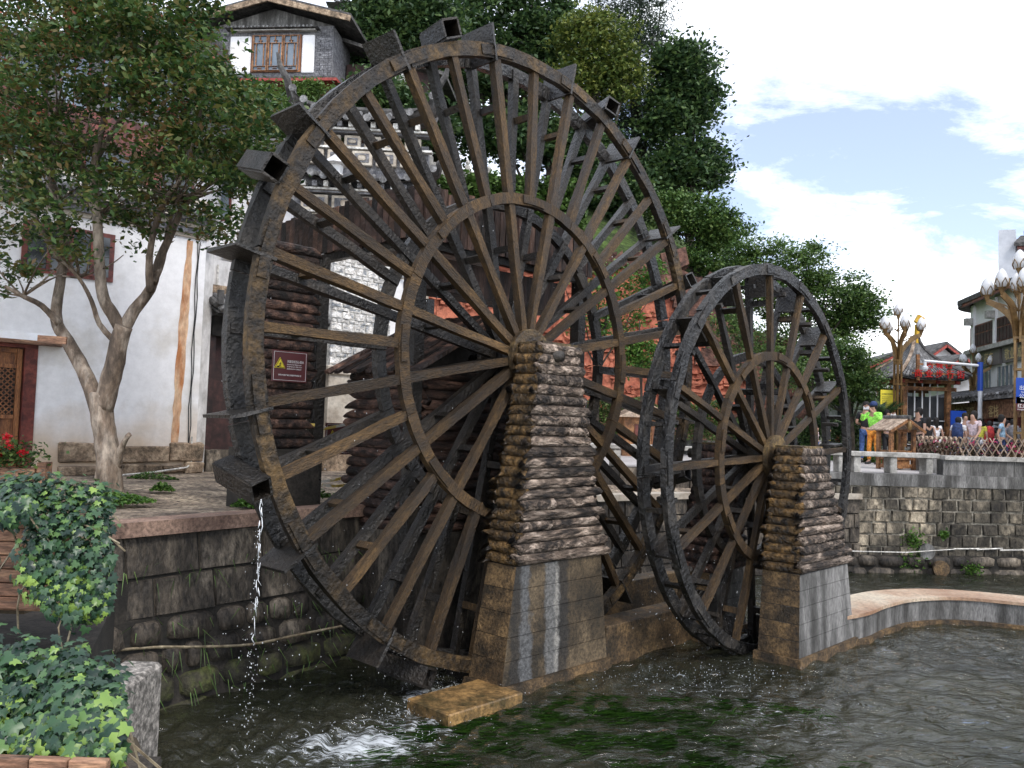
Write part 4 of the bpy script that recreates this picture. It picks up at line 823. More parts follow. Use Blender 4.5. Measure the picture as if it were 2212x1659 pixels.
pbox(bp_, 'cap', Bs, -.08, 1.58, -.1, .8, 6.5, 6.6, 'cream_stone'); pbox(bp_, 'cap', Bs, -.16, 1.66, -.18, .8, 6.6, 6.68, 'mortar_white')
wg = empty('gable_wall', Bs(2.2, .6, 1.75), RZ, 'narrow white wall with a stepped tile edge right of the brick pillar', 'wall')
pbox(wg, 'wall', Bs, 1.58, 2.3, .5, .8, 1.75, 6.0, 'white_plaster')
for i in range(7): pbox(wg, 'edge_tile', Bs, 1.6 + i * .12, 1.7 + i * .12, .4, .85, 6.9 - i * .22, 7.05 - i * .22, 'roof_tile'); 
pbox(wg, 'wall_top', Bs, 1.58, 1.9, .5, .8, 6.0, 6.8, 'white_plaster')
# ================================================================== CURVED ROOFS
def tiled_roof(root, c, ax, wd, dp, z0, rise, lift, nt, mm_tile='roof_tile', tile_r=.05, deck='roof_dark', ends=True, sweep=1.0, nrow=8):
    """swept hip/gable roof: eave along ax at +-wd/2, falling towards both sides of dp; corners lift up"""
    ax = Vector(ax).normalized(); fr = Vector((ax.y, -ax.x, 0)); I = wloc(root)
    def S(u, v):      # u -1..1 along the eave, v 0 ridge .. 1 eave (front)
        zz = z0 + rise * (1 - v) ** 1.6 + lift * (abs(u) ** 3.2) * v ** 1.5
        return c + ax * (u * wd / 2 * (1 - .0 * v + sweep * .06 * abs(u) * v)) + fr * (v * dp / 2 * (1 + .05 * sweep * abs(u) ** 3)) + Z * zz
    for sgn in (1, -1):
        def T(u, v):
            p = S(u, v); d = (p - c).dot(fr); return p - fr * d * (1 - sgn)
        vs = []; n = 16
        for i in range(n + 1):
            for j in range(nrow + 1): vs.append(I @ T(-1 + 2 * i / n, j / nrow))
        f = [(i * (nrow + 1) + j, (i + 1) * (nrow + 1) + j, (i + 1) * (nrow + 1) + j + 1, i * (nrow + 1) + j + 1) for i in range(n) for j in range(nrow)]
        g = G(); k = len(vs); g.add(vs + [v - Z * .05 for v in vs], f + [tuple(k + q for q in reversed(x)) for x in f]); g.build('roof_deck', deck, root)
        for i in range(nt):
            u = -1 + 2 * (i + .5) / nt; g = G(); g.tube([I @ (T(u, j / 6) + Z * tile_r * .5) for j in range(7)], tile_r, 7); g.build('cover_tile', mm_tile, root, smooth=True)
            if ends and sgn == 1:
                q = I @ (T(u, 1.0) + Z * tile_r * .6); q2 = I @ (T(u, 1.0) + fr * .03 + Z * tile_r * .6); g = G(); g.tube([q, q2], tile_r * 1.45, 12); g.build('tile_end', mm_tile, root)
    g = G(); g.tube([I @ (S(-1 + i / 8, 0) + Z * .06 + Z * (.25 * lift * abs(-1 + i / 8) ** 4)) for i in range(17)], tile_r * 1.6, 8); g.build('ridge', deck, root)
    for u in (-1, 1):
        g = G(); P = [I @ (S(u, j / 6) + Z * .08) for j in range(7)]; e = S(u, 1); P.append(I @ (e + ax * u * wd * .05 + fr * .1 + Z * (.08 + lift * .35))); P.append(I @ (e + ax * u * wd * .07 + fr * .12 + Z * (.08 + lift * .75)))
        g.tube(P, [tile_r * 1.4] * 7 + [tile_r * 1.1, tile_r * .5], 7); g.build('upturned_ridge', deck, root)
# ------------------------------------------------------------------ ornate memorial gate behind the wheel
pc = at(785, 300, 22.0); pc.z = 0; ax = (1, .06, 0)
pf = empty('memorial_gate', (pc.x, pc.y, 2), 0, 'ornate grey and cream gateway with swept tiled eaves seen through the left spokes', 'gateway')
def Ps(s, b, z): return pc + Vector((1, .06, 0)).normalized() * s + Vector((-.06, 1, 0)) * b + Z * z
pbox(pf, 'body', Ps, -1.75, 1.75, 0, .8, 2, 10.2, 'grey_brick'); pbox(pf, 'leg_wall', Ps, -1.9, 1.9, -.1, .0, 2, 7.7, 'cream_stone')
for z0, z1, n_ in ((7.78, 8.22, 5), (8.30, 8.72, 4), (9.55, 9.95, 5), (10.0, 10.35, 6)):
    for i in range(n_):
        a_ = -1.6 + 3.2 * i / n_ + .05; b_ = -1.6 + 3.2 * (i + 1) / n_ - .05
        fr_ = pbox(pf, 'carved_panel', Ps, a_, b_, -.16, -.001, z0, z1, 'cream_stone', bevel=.02); pbox(pf, 'panel_inset', Ps, a_ + .08, b_ - .08, -.175, -.162, z0 + .08, z1 - .08, 'grey_brick')
        pbox(pf, 'panel_carving', Ps, (a_ + b_) / 2 - .1, (a_ + b_) / 2 + .1, -.20, -.177, z0 + .13, z1 - .13, 'cream_stone', bevel=.03)
for z0, o, mm in ((8.24, .22, 'mortar_white'), (8.76, .25, 'grey_brick'), (8.82, .32, 'mortar_white'), (9.98, .2, 'mortar_white'), (10.38, .25, 'grey_brick'), (10.44, .34, 'mortar_white')): pbox(pf, 'moulding', Ps, -1.75 - o * .5, 1.75 + o * .5, -o, 0, z0, z0 + .05, mm)
for z0 in (8.88, 10.5):
    for i in range(13):
        s = -1.75 + i * 3.5 / 12; pbox(pf, 'bracket', Ps, s - .06, s + .06, -.42, 0, z0, z0 + .14, 'mortar_white' if i % 2 else 'grey_brick')
tiled_roof(pf, pc + Vector((0, .2, 0)), (1, .06, 0), 3.9, 1.5, 9.04, .38, .45, 13, tile_r=.07, nrow=4); tiled_roof(pf, pc + Vector((0, .2, 0)), (1, .06, 0), 3.7, 1.5, 10.66, .42, .85, 14, tile_r=.07, nrow=4)
ln = empty('lantern', Ps(-.55, -.8, 9.1), 0, 'white pagoda shaped lantern hanging before the memorial gate eaves', 'lantern')
g = G(); g.lathe([(.02, .55), (.06, .5), (.34, .28), (.36, .24), (.30, .22), (.18, .22), (.16, 0), (.2, -.04), (.02, -.06)], n=8); g.build('shade', 'lamp_white', ln); g = G(); g.tube([(0, 0, .5), (0, .5, .9)], .02, 5); g.build('hanger', 'cable_black', ln)
# ================================================================== RED SANDSTONE RELIEF WALL
RW0 = Vector((-3.4, 29.2, 0)); rwd = Vector((1, .12, 0)).normalized(); rwn = Vector((rwd.y, -rwd.x, 0))
def Rs(s, b, z): return RW0 + rwd * s - rwn * b + Z * z
red = empty('relief_wall', RW0 + Z * 3, 0, 'tall red sandstone wall with carved reliefs behind both waterwheels', 'wall')
def rtop(s): return 8.5 + .35 * math.sin(s * .9) + (.3 if s < 7.6 else .3 - (s - 7.6) * .75)
# courses of carved slabs, each its own face and relief depth
rb = [3.4, 4.1, 4.8, 5.5, 6.2, 6.9, 7.6, 8.3, 9.0, 9.7]
for r_ in range(len(rb) - 1):
    s = -.2 - random.random() * .4
    while s < 12.6:
        w_ = random.uniform(.8, 1.35); s1 = min(s + w_, 12.6); zt = min(rb[r_ + 1], rtop((s + s1) / 2) + random.uniform(-.1, .1))
        if zt - rb[r_] > .15: pbox(red, 'carved_slab', Rs, s + .006, s1 - .006, -random.uniform(0, .07), .6, rb[r_] + .006, zt, 'red_sandstone')
        s = s1
# raised relief shapes: ledges, arches, figures, waves
g = G(); I = wloc(red)
for _ in range(430):
    s = random.uniform(0, 12.2); z = random.uniform(3.6, rtop(s) - .3); w_ = random.uniform(.08, .6); h_ = random.uniform(.03, .14); t_ = random.uniform(-.25, .25)
    c = Rs(s, -.10, z); g.box(I @ c, (w_, random.uniform(.06, .18), h_), Matrix.Rotation(t_, 3, 'Y'), jit=.02)
for _ in range(60):
    s = random.uniform(.4, 11.8); z = random.uniform(4.0, rtop(s) - .8); r0 = random.uniform(.12, .35); nk = random.randint(6, 14); a0 = random.uniform(-.6, .6); fl = random.choice((1, 1.6, 2))
    g.tube([I @ Rs(s + r0 * math.cos(a0 + math.pi * k * fl / nk), -.09, z + r0 * math.sin(a0 + math.pi * k * fl / nk) * random.uniform(.9, 1.1)) for k in range(nk)], random.uniform(.02, .05), 5)
for _ in range(26):
    s = random.uniform(.6, 11.6); z = random.uniform(4.2, rtop(s) - 1.0); h = random.uniform(.3, .55)
    g.lathe([(.02, 0), (h * .26, .04), (h * .2, h * .5), (h * .14, h * .75), (h * .06, h * .8), (h * .12, h * .88), (h * .12, h), (.02, h * 1.06)], c=I @ Rs(s, -.05, z), n=8)
g.build('relief_carving', 'red_sandstone', red)['kind'] = 'stuff'
# jagged weathered rock crest
g = G()
for i in range(46):
    s = -.2 + i * .29; zt = rtop(s); b = I @ Rs(s, random.uniform(.0, .5), zt - .25); w_ = random.uniform(.4, .9)
    g.hexa([b + Vector((x * w_ / 2, y * .5, z * random.uniform(.5, 1.1) * (1 if z else 1) + (x * .2 if z else 0))) + Vector((random.uniform(-.1, .1), 0, 0)) for z in (0, .55) for x, y in ((-1, -1), (1, -1), (1, 1), (-1, 1))])
g.build('rock_crest', 'red_rock_dark', red)
rk = empty('rock_outcrop', Rs(12.2, .4, 3), 0, 'dark jagged rocky end of the red relief wall under the trees', 'rock'); g = G(); I2 = wloc(rk)
for _ in range(46):
    s = random.uniform(9.3, 14.0); z = 3 + random.uniform(.0, max(.3, rtop(s) - 1.2)); p = I2 @ Rs(s, random.uniform(.1, .9) + (s > 12.6) * 0, z); g.box(p, (random.uniform(.4, 1.0), .9, random.uniform(.5, 1.6)), Matrix.Rotation(random.uniform(-.6, .6), 3, 'Y') @ Matrix.Rotation(random.uniform(-.4, .4), 3, 'X'), jit=.12)
g.build('rock_face', 'red_rock_dark', rk)
tr_ = empty('raised_bed', Rs(0, -2, 2.03), 0, 'long low stone edged planting bed in front of the red relief wall', 'planter'); pbox(tr_, 'kerb', Rs, .5, 18, -3.0, -2.75, 2.0, 2.5, 'concrete_grey'); pbox(tr_, 'soil', Rs, .5, 18, -2.74, -.1, 2.0, 2.45, 'earth'); pbox(tr_, 'wall_foot', Rs, -.2, 12.8, -.35, -.12, 2.45, 3.45, 'red_rock_dark')
# ================================================================== HILL
def hill_z(X, Y):
    side = 1 / (1 + math.exp((X - 9 - (Y - 32) * .25) / 2.2)); r = max(0, min(1, (Y - 29.5 + .5 * min(0, X + 3)) / 9)); return 2.0 + side * (6.5 * min(1, r * 2.2) + 6 * r + max(0, Y - 40) * .22) + .25 * math.sin(X * .9) * math.cos(Y * .7)
hx = np.arange(-70, 34, 1.5); hy = np.arange(26, 90, 1.5); vs = []; 
for y_ in hy:
    for x_ in hx: vs.append((x_, y_ + .12 * x_ * 0, hill_z(x_, y_) - .06))
nx_ = len(hx); ii = np.arange(nx_ * len(hy)).reshape(len(hy), nx_); hq = np.stack([ii[:-1, :-1], ii[:-1, 1:], ii[1:, 1:], ii[1:, :-1]], -1).reshape(-1, 4)
hq = np.array([q for q in hq if not (vs[q[0]][1] < 30.5 and vs[q[0]][0] > -4)])
tag(bigmesh('hill', vs, hq, 'hill_green', smooth=True), kind='structure')
bal = empty('balustrade', (0, 35, 12), 0, 'white stone balustrade descending the green slope behind the large wheel', 'balustrade')
pp = [at(930, 352, 34), at(1010, 372, 34.5), at(1100, 398, 35), at(1190, 415, 35.5), at(1250, 440, 36)]
for i in range(len(pp) - 1):
    a_, b_ = pp[i], pp[i + 1]; I = wloc(bal); g = G(); g.beam(I @ a_, I @ b_, .14, .12); g.beam(I @ (a_ - Z * .7), I @ (b_ - Z * .7), .14, .1); g.build('rail', 'stone_light', bal); g = G(); g.beam(I @ (a_ - Z * .35), I @ (b_ - Z * .35), .05, .5); g.build('panel', 'stone_light', bal)
    for t_ in (0, .5): p = a_.lerp(b_, t_); g = G(); g.box(I @ (p - Z * .3), (.2, .2, 1.1)); g.lathe([(.08, .25), (.05, .3), (.11, .4), (.03, .52)], c=I @ p, n=8); g.build('post', 'stone_light', bal)
# ================================================================== HOUSE ON THE HILL
hc = at(618, 230, 33.0); hz = 16.45
def Qs(s, b, z): return Vector((hc.x, hc.y, hz)) + (Vector((.995, -.10, 0)) * s + Vector((.10, .995, 0)) * b) * 1.36 + Z * (z * .58)
hh = empty('hill_house', (hc.x, hc.y, hz), 0, 'grey brick house with carved window and white side panels high on the hill', 'house')
pbox(hh, 'wall', Qs, -2.35, 1.35, 0, 6, -.2, 3.7, 'grey_brick')
for r_ in range(20):      # facing bricks on both flanks of the window
    for a0_, a1_ in ((-2.33, -1.85), (.86, 1.33)):
        s = a0_ + (r_ % 2) * -.12
        while s < a1_:
            x0, x1 = max(s, a0_), min(s + .24, a1_); s += .25
            if x1 - x0 > .05: pbox(hh, 'brick', Qs, x0, x1 - .01, -.02 - random.uniform(0, .012), -.001, .05 + r_ * .165, .05 + r_ * .165 + .15, 'grey_brick')
for a_, b_ in ((-1.8, -1.15), (.42, .80)): pbox(hh, 'white_panel', Qs, a_, b_, -.05, -.002, .35, 3.0 if a_ < 0 else 3.05, 'white_plaster', bevel=.04)
wf = pbox(hh, 'window_frame', Qs, -1.12, .40, -.06, .0, .42, 3.05, 'door_wood'); pbox(hh, 'window_glass', Qs, -1.06, .34, -.07, -.062, .5, 2.97, 'glass_blue')
for k in range(3):
    a_ = -1.07 + k * .47; b_ = a_ + .45
    for x0, x1, z0, z1 in ((a_, a_ + .035, .48, 2.99), (b_ - .035, b_, .48, 2.99), (a_ + .036, b_ - .036, .48, .52), (a_ + .036, b_ - .036, 2.94, 2.98), (a_ + .036, b_ - .036, 2.42, 2.45), (a_ + .036, b_ - .036, .78, .81), (a_ + .1, a_ + .125, .82, 2.41), (b_ - .125, b_ - .1, .82, 2.41), (a_ + .16, b_ - .16, 2.6, 2.63), (a_ + .2, a_ + .22, 2.64, 2.93), (b_ - .22, b_ - .2, 2.46, 2.59), (a_ + .16, b_ - .16, .64, .67)):
        pbox(hh, 'window_lattice', Qs, x0, x1, -.11, -.072, z0, z1, 'kiosk_wood')
pbox(hh, 'canopy_board', Qs, -1.75, .85, -.18, -.03, 3.25, 3.33, 'stone_light')
for i in range(22): g = G(); I = wloc(hh); s = -1.8 + i * .122; g.tube([I @ Qs(s, -.28, 3.44), I @ Qs(s, .1, 3.62)], .045, 7); g.build('cover_tile', 'roof_tile', hh)
pbox(hh, 'canopy', Qs, -1.9, .95, -.26, 0, 3.38, 3.43, 'roof_dark')
I = wloc(hh); g = G(); g.prism([I @ Qs(-2.35, 0, 3.7), I @ Qs(1.35, 0, 3.7), I @ Qs(-.5, 0, 5.0)], (0, 8, 0)); g.build('gable', 'concrete_grey', hh)
for sg in (-1, 1):
    g = G(); p0 = Qs(-.5, -.5, 5.25); p1 = Qs(-.5 + sg * 2.5, -.5, 3.75); d = Qs(0, 6.8, 0) - Qs(0, 0, 0)
    g.hexa([I @ v for v in (p0, p1, p1 + d, p0 + d, p0 + Z * .14, p1 + Z * .14, p1 + d + Z * .14, p0 + d + Z * .14)]); g.build('roof', 'roof_dark', hh)
    g = G(); g.beam(I @ (p0 - Z * .1 - Vector((0, .05, 0))), I @ (p1 - Z * .1 - Vector((0, .05, 0))), .08, .22); g.build('barge_board', 'sandstone_base', hh)
pbox(hh, 'tile_band', Qs, -2.6, 1.6, -.5, .2, -.55, -.35, 'roof_dark'); pbox(hh, 'red_eave', Qs, -2.7, 1.7, -.6, .3, -.75, -.56, 'red_paint'); pbox(hh, 'lower_wall', Qs, -2.2, 1.5, .1, 5, -3, -.2, 'red_wood'); pbox(hh, 'white_board', Qs, -.6, .1, -.0, .09, -1.6, -1.1, 'white_plaster')
pbox(hh, 'side_wing', Qs, 1.4, 4.0, 1.2, 6, -1.5, 2.2, 'maroon_dark'); pbox(hh, 'wing_corner', Qs, 2.9, 3.3, 1.0, 1.19, -1.5, 2.0, 'white_plaster_dirty')
g = G(); g.hexa([I @ Qs(*q) for q in ((1.38, .8, 3.5), (4.6, .8, .9), (4.6, 6, .9), (1.38, 6, 3.5), (1.38, .8, 3.75), (4.6, .8, 1.15), (4.6, 6, 1.15), (1.38, 6, 3.75))]); g.build('wing_roof', 'roof_dark', hh)
# more houses glimpsed through the myrtle crown
def town_house(px, py, Y, wd, ht, label, wallm, winm, nw, nf, red=True, rz=.0, roofm='roof_dark'):
    c = at(px, py, Y); c.z = c.z
    def F(s, b, z): return c + Vector((math.cos(rz), math.sin(rz), 0)) * s + Vector((-math.sin(rz), math.cos(rz), 0)) * b + Z * z
    t = empty('house', c, 0, label, 'house'); pbox(t, 'wall', F, 0, wd, 0, 5, -ht, 0, wallm)
    for f in range(nf):
        zt = -.35 - f * (ht / nf); h_ = ht / nf * .55
        for i in range(nw):
            a_ = wd * (i + .15) / nw; b_ = wd * (i + .85) / nw; fr_ = pbox(t, 'window', F, a_, b_, -.05, -.002, zt - h_, zt, 'red_wood' if red else 'sign_grey'); 
            for q in range(2): pbox(fr_, 'pane', lambda s, b, z: F(s, b, z) - c, a_ + .05 + q * (b_ - a_ - .06) / 2, a_ + (q + 1) * (b_ - a_ - .06) / 2, -.07, -.052, zt - h_ + .06, zt - .06, winm)
        if f: pbox(t, 'eave', F, -.3, wd + .3, -.7, -.001, zt + .12, zt + .22, 'red_paint' if red else 'roof_dark')
    I = wloc(t); g = G(); g.hexa([I @ F(*q) for q in ((-.5, -.8, .0), (wd + .5, -.8, .0), (wd + .5, 5, .0), (-.5, 5, .0), (-.5, 2, 1.3), (wd + .5, 2, 1.3), (wd + .5, 2.4, 1.3), (-.5, 2.4, 1.3))]); g.build('roof', roofm, t)
    for i in range(int(wd / .32)): g = G(); s = i * .32; g.tube([I @ F(s, -.84, .06), I @ F(s, 2, 1.36)], .06, 6); g.build('cover_tile', 'roof_tile', t)
    return t
town_house(-60, 95, 27, 7.0, 6.5, 'grey terrace house with blue reflecting windows behind the myrtle tree, upper left', 'grey_brick', 'glass_blue', 5, 2)
town_house(20, 330, 22, 5.2, 3.0, 'white walled house with red eaves half hidden behind the myrtle crown', 'white_plaster', 'glass_dark', 4, 1)
town_house(330, 350, 24, 2.8, 2.6, 'small white house with red gable just left of the large wheel top', 'white_plaster', 'glass_blue', 2, 1, rz=-.2)
town_house(400, 60, 37, 2.2, 6.0, 'narrow grey house wing with red window frames left of the hill house', 'grey_brick', 'glass_dark', 1, 2)
town_house(730, 20, 44, 6, 8, 'white block glimpsed through the trees right of the hill house', 'white_plaster', 'glass_dark', 3, 3, red=False)
# ================================================================== TREES
def crown_pts(blobs, n, clump=.5, per=60, shell=.55, hole=0.):
    """blobs: (cx,cy,cz,rx,ry,rz,weight). clumps biased to the shell, leaves gaussian in flattened clumps"""
    W_ = np.array([b[6] for b in blobs]); W_ = W_ / W_.sum(); nc = max(1, n // per); out = []; cen = []
    for b, w_ in zip(blobs, W_):
        k = max(1, int(nc * w_)); d = rng.normal(size=(k, 3)); d /= np.linalg.norm(d, axis=1)[:, None]
        r = (shell + (1 - shell) * rng.random(k) ** .7)[:, None]; r = np.where(rng.random((k, 1)) < .25, rng.random((k, 1)) ** .5, r)
        c = np.array(b[:3]) + d * r * np.array(b[3:6]) * (1 + .22 * np.sin(d[:, :1] * 5 + b[0]) * np.cos(d[:, 2:3] * 6 + b[2])); cen.append(c)
        for ci in c:
            m = int(per * rng.uniform(.3, 1.7)); s = clump * rng.uniform(.35, 1.25); out.append(ci + rng.normal(size=(m, 3)) * np.array([s, s, s * .5]) * .5)
    return np.concatenate(out), np.concatenate(cen)
def make_tree(name, label, base, height, blobs, n, leaf, size, leafm, trunk_r=.15, bark='dark_bark', cat='tree', clump=.5, per=60, group=None, limbs=14, lean=(0, 0), aspect=.55, seed=1, stems=1, trunk=True, droop=0):
    root = empty(name, base, 0, label, cat, group); b0 = Vector(base)
    P, Cn = crown_pts(blobs, n, clump, per); v, q = leafcards(P, size, aspect, droop=droop); v = v - np.array(base)
    bigmesh('crown', v, q, leafm, root)
    if trunk:
        g = G(); cc = np.array([[b[0], b[1], b[2]] for b in blobs]).mean(0); tx = Vector(cc) - b0; 
        g.tube(smooth_poly([(0, 0, -.3), (lean[0] * .3, lean[1] * .3, height * .3), (tx.x * .5, tx.y * .5, height * .55), (tx.x * .8, tx.y * .8, height * .85)], 3), np.linspace(trunk_r, trunk_r * .3, 10), 7)
        for k in rng.choice(len(Cn), min(limbs, len(Cn)), replace=False):
            e = Vector(Cn[k]) - b0; t = rng.uniform(.3, .75); s0 = Vector((tx.x * .6 * t, tx.y * .6 * t, height * t * .9)); mm_ = s0.lerp(e, .5) - Z * .1 * (e - s0).length
            g.tube([s0, mm_, e], [trunk_r * .45, trunk_r * .28, trunk_r * .1], 5)
        g.build('trunk', bark, root)
    return root
def blob_px(px, py, Y, rx, rz_, w_=1., ry=None):
    c = at(px, py, Y); return (c.x, c.y, c.z, rx * Y / FPX, (ry or rx * .8) * Y / FPX, rz_ * Y / FPX, w_)
def base_px(px, Y, z): c = at(px, 900, Y); return (c.x, c.y, z)
# trees beyond, far to near
make_tree('conifer', 'tall dark cedar rising out of the frame right of the large wheel top', base_px(1375, 43, 9), 16, [blob_px(1375, 20, 43, 75, 90, 1), blob_px(1370, 170, 43, 95, 110, 1.3), blob_px(1375, 330, 43, 110, 110, 1.3)], 26000, 1, .26, 'leaf_conifer', .35, per=45, clump=1.0, aspect=.22, droop=.8)
make_tree('broadleaf_tree', 'dense round headed dark tree with an open gap, right of the cedar', base_px(1490, 40, 7), 12, [blob_px(1470, 150, 40, 62, 55, 1), blob_px(1500, 225, 40, 45, 55, .8), blob_px(1440, 260, 40, 50, 70, .7), blob_px(1500, 355, 40, 72, 55, 1.1), blob_px(1430, 390, 40, 60, 50, .8)], 26000, 1, .27, 'leaf_dark', .3, per=70, clump=1.0)
make_tree('yellow_tree', 'yellow green light crowned tree directly behind the top right of the large wheel', base_px(1290, 38, 9), 13, [blob_px(1290, 90, 38, 85, 70, 1.2), blob_px(1330, 170, 38, 55, 60, .8), blob_px(1230, 180, 38, 60, 50, .6)], 17000, 1, .20, 'leaf_yellow', .25, per=50, clump=.8)
make_tree('broadleaf_tree', 'big dark green tree behind the top of the large wheel', base_px(1080, 41, 12), 12, [blob_px(1060, 60, 41, 110, 90, 1.3), blob_px(1180, 60, 41, 70, 90, 1), blob_px(1000, 150, 41, 90, 70, 1), blob_px(1130, 190, 41, 90, 70, .9)], 30000, 1, .27, 'leaf_dark', .35, per=70, clump=1.0)
make_tree('broadleaf_tree', 'dark bluish tree between the hill house and the wheel top', base_px(860, 36, 12), 12, [blob_px(840, 40, 36, 90, 90, 1.2), blob_px(800, 110, 36, 60, 70, .8), blob_px(930, 60, 36, 70, 80, 1), blob_px(880, 190, 36, 50, 60, .5)], 26000, 1, .25, 'leaf_dark', .3, per=70, clump=.9)
make_tree('broadleaf_tree', 'shaded tree filling the gap behind the middle spokes of the large wheel', base_px(1160, 37, 10), 7, [blob_px(1150, 300, 37, 110, 60, 1), blob_px(1260, 330, 37, 80, 70, 1), blob_px(1330, 420, 36, 80, 60, 1), blob_px(1040, 290, 37, 60, 60, .6)], 24000, 1, .24, 'leaf_dark', .25, per=60, clump=.9)
make_tree('acacia_tree', 'bright green feathery tree above the red relief wall between both wheels', base_px(1500, 35, 7), 6, [blob_px(1500, 470, 35, 80, 45, 1.2), blob_px(1560, 500, 35, 55, 45, 1), blob_px(1450, 455, 35, 50, 45, .7), blob_px(1540, 560, 35, 70, 40, .8)], 26000, 1, .15, 'leaf_mid', .18, per=60, clump=.6)
make_tree('acacia_tree', 'spreading feathery tree over the top of the smaller wheel', base_px(1750, 31, 2.5), 6, [blob_px(1700, 570, 31, 90, 55, 1.1), blob_px(1790, 640, 31, 90, 55, 1.2), blob_px(1650, 640, 31, 80, 60, .9), blob_px(1850, 690, 31, 55, 40, .8), blob_px(1610, 560, 31, 40, 45, .5), blob_px(1870, 650, 31, 30, 30, .3), blob_px(1740, 740, 31, 110, 70, 1.2)], 38000, 1, .13, 'leaf_mid', .2, per=55, clump=.55)
make_tree('round_tree', 'low rounded green tree right of the smaller wheel beside the lamp', base_px(1840, 27, 2), 3.2, [blob_px(1830, 790, 27, 65, 60, 1.2), blob_px(1790, 820, 27, 60, 60, .8), blob_px(1860, 830, 27, 50, 45, .7)], 17000, 1, .10, 'leaf_mid', .12, per=60, clump=.35)
make_tree('shrub_tree', 'slender light green tree before the red wall behind the hub of the large wheel', base_px(1290, 24, 2.4), 5, [blob_px(1330, 620, 24, 70, 60, 1), blob_px(1400, 590, 24, 45, 45, .6), blob_px(1270, 690, 24, 50, 50, .7), blob_px(1230, 580, 24, 28, 35, .3), blob_px(1350, 700, 24, 60, 40, .6)], 5200, 1, .11, 'leaf_fresh', .07, per=40, clump=.4, limbs=10)
make_tree('shrub_tree', 'small bright green sapling before the red wall between hub and smaller wheel', base_px(1385, 23, 2.4), 4, [blob_px(1385, 770, 23, 36, 45, 1), blob_px(1370, 740, 23, 24, 25, .4)], 2600, 1, .10, 'leaf_fresh', .05, per=40, clump=.3, limbs=6)
make_tree('shrub_tree', 'thin tree seen through the upper spokes of the smaller wheel', base_px(1620, 24, 2.4), 4.5, [blob_px(1600, 740, 24, 60, 50, 1), blob_px(1680, 790, 24, 60, 55, 1), blob_px(1560, 700, 24, 30, 25, .3)], 4800, 1, .10, 'leaf_mid', .06, per=40, clump=.4, limbs=8)
make_tree('wisteria_bush', 'pale vine covered shrub under the eaves of the hill house', base_px(640, 27, 11), 2, [blob_px(600, 225, 27, 65, 30, 1), blob_px(655, 195, 27, 45, 18, .5), blob_px(560, 195, 27, 40, 18, .4), blob_px(620, 265, 27, 60, 40, .7)], 9000, 1, .12, 'leaf_vine', .06, per=40, clump=.45, trunk=False, cat='shrub')
make_tree('broadleaf_tree', 'dark tree filling the hollow between memorial gate and hill house', base_px(780, 30, 8), 5, [blob_px(700, 260, 30, 60, 50, 1), blob_px(820, 210, 30, 60, 50, 1), blob_px(900, 260, 30, 60, 60, 1)], 12000, 1, .22, 'leaf_dark', .15, per=50, clump=.8)
def hedge(name, label, px0, px1, Y, z0, z1, n, size, leafm, dp=.5, cat='hedge', py=900):
    a_, b_ = at(px0, py, Y), at(px1, py, Y); t = rng.random(n)[:, None]; P = np.array(a_)[None] * (1 - t) + np.array(b_)[None] * t; P[:, 1] += rng.uniform(-dp, dp, n); hgt = z0 + (z1 - z0) * rng.random(n) ** .6
    P[:, 2] = hgt + .12 * np.sin(P[:, 0] * 5) * (hgt > z0 + .3 * (z1 - z0)); v, q = leafcards(P, size, .6); o = bigmesh(name, v, q, leafm); return tag(o, label, cat)
hedge('hedge', 'clipped dark hedge in front of the red relief wall, behind the large pier', 1180, 1560, 26.6, 2.4, 3.7, 16000, .09, 'leaf_mid')
hedge('hedge', 'hedge under the trees behind the smaller wheel', 1560, 1900, 27.5, 2.2, 3.3, 12000, .10, 'leaf_dark')
o = hedge('grass_slope', 'long grass on the slope below the white balustrade', 900, 1250, 33.2, 10.2, 12.6, 16000, .22, 'leaf_grass', dp=1.2, cat='grass'); o['kind'] = 'stuff'; 
o = hedge('lawn', 'strip of lawn behind the plaza on the right of the smaller wheel', 1790, 1900, 25.8, 2.06, 2.16, 6000, .08, 'leaf_grass', dp=1.2, cat='lawn'); o['kind'] = 'stuff'
cy_ = empty('cycad', at(1905, 960, 25), 0, 'dark cycad with spiky fronds behind the photographer in the lime jacket', 'plant'); g = G()
for k in range(26):
    an = k * 2.4; el = .25 + (k % 5) * .25; d = Vector((math.cos(an) * math.cos(el), math.sin(an) * math.cos(el), math.sin(el))); P = [d * (t * 1.15) + Z * (.5 - .45 * t * t + .2) for t in (0, .25, .5, .75, 1)]
    g.tube(P, [.02, .018, .015, .01, .005], 4)
    for i in range(18):
        t = .15 + i * .047; p = d * (t * 1.15) + Z * (.7 - .45 * t * t); s_ = d.cross(Z).normalized()
        for sg in (-1, 1): g.add([p, p + d * .05, p + s_ * sg * .24 * (1.1 - t) + d * .12], [(0, 1, 2)])
g.build('fronds', 'leaf_dark', cy_)
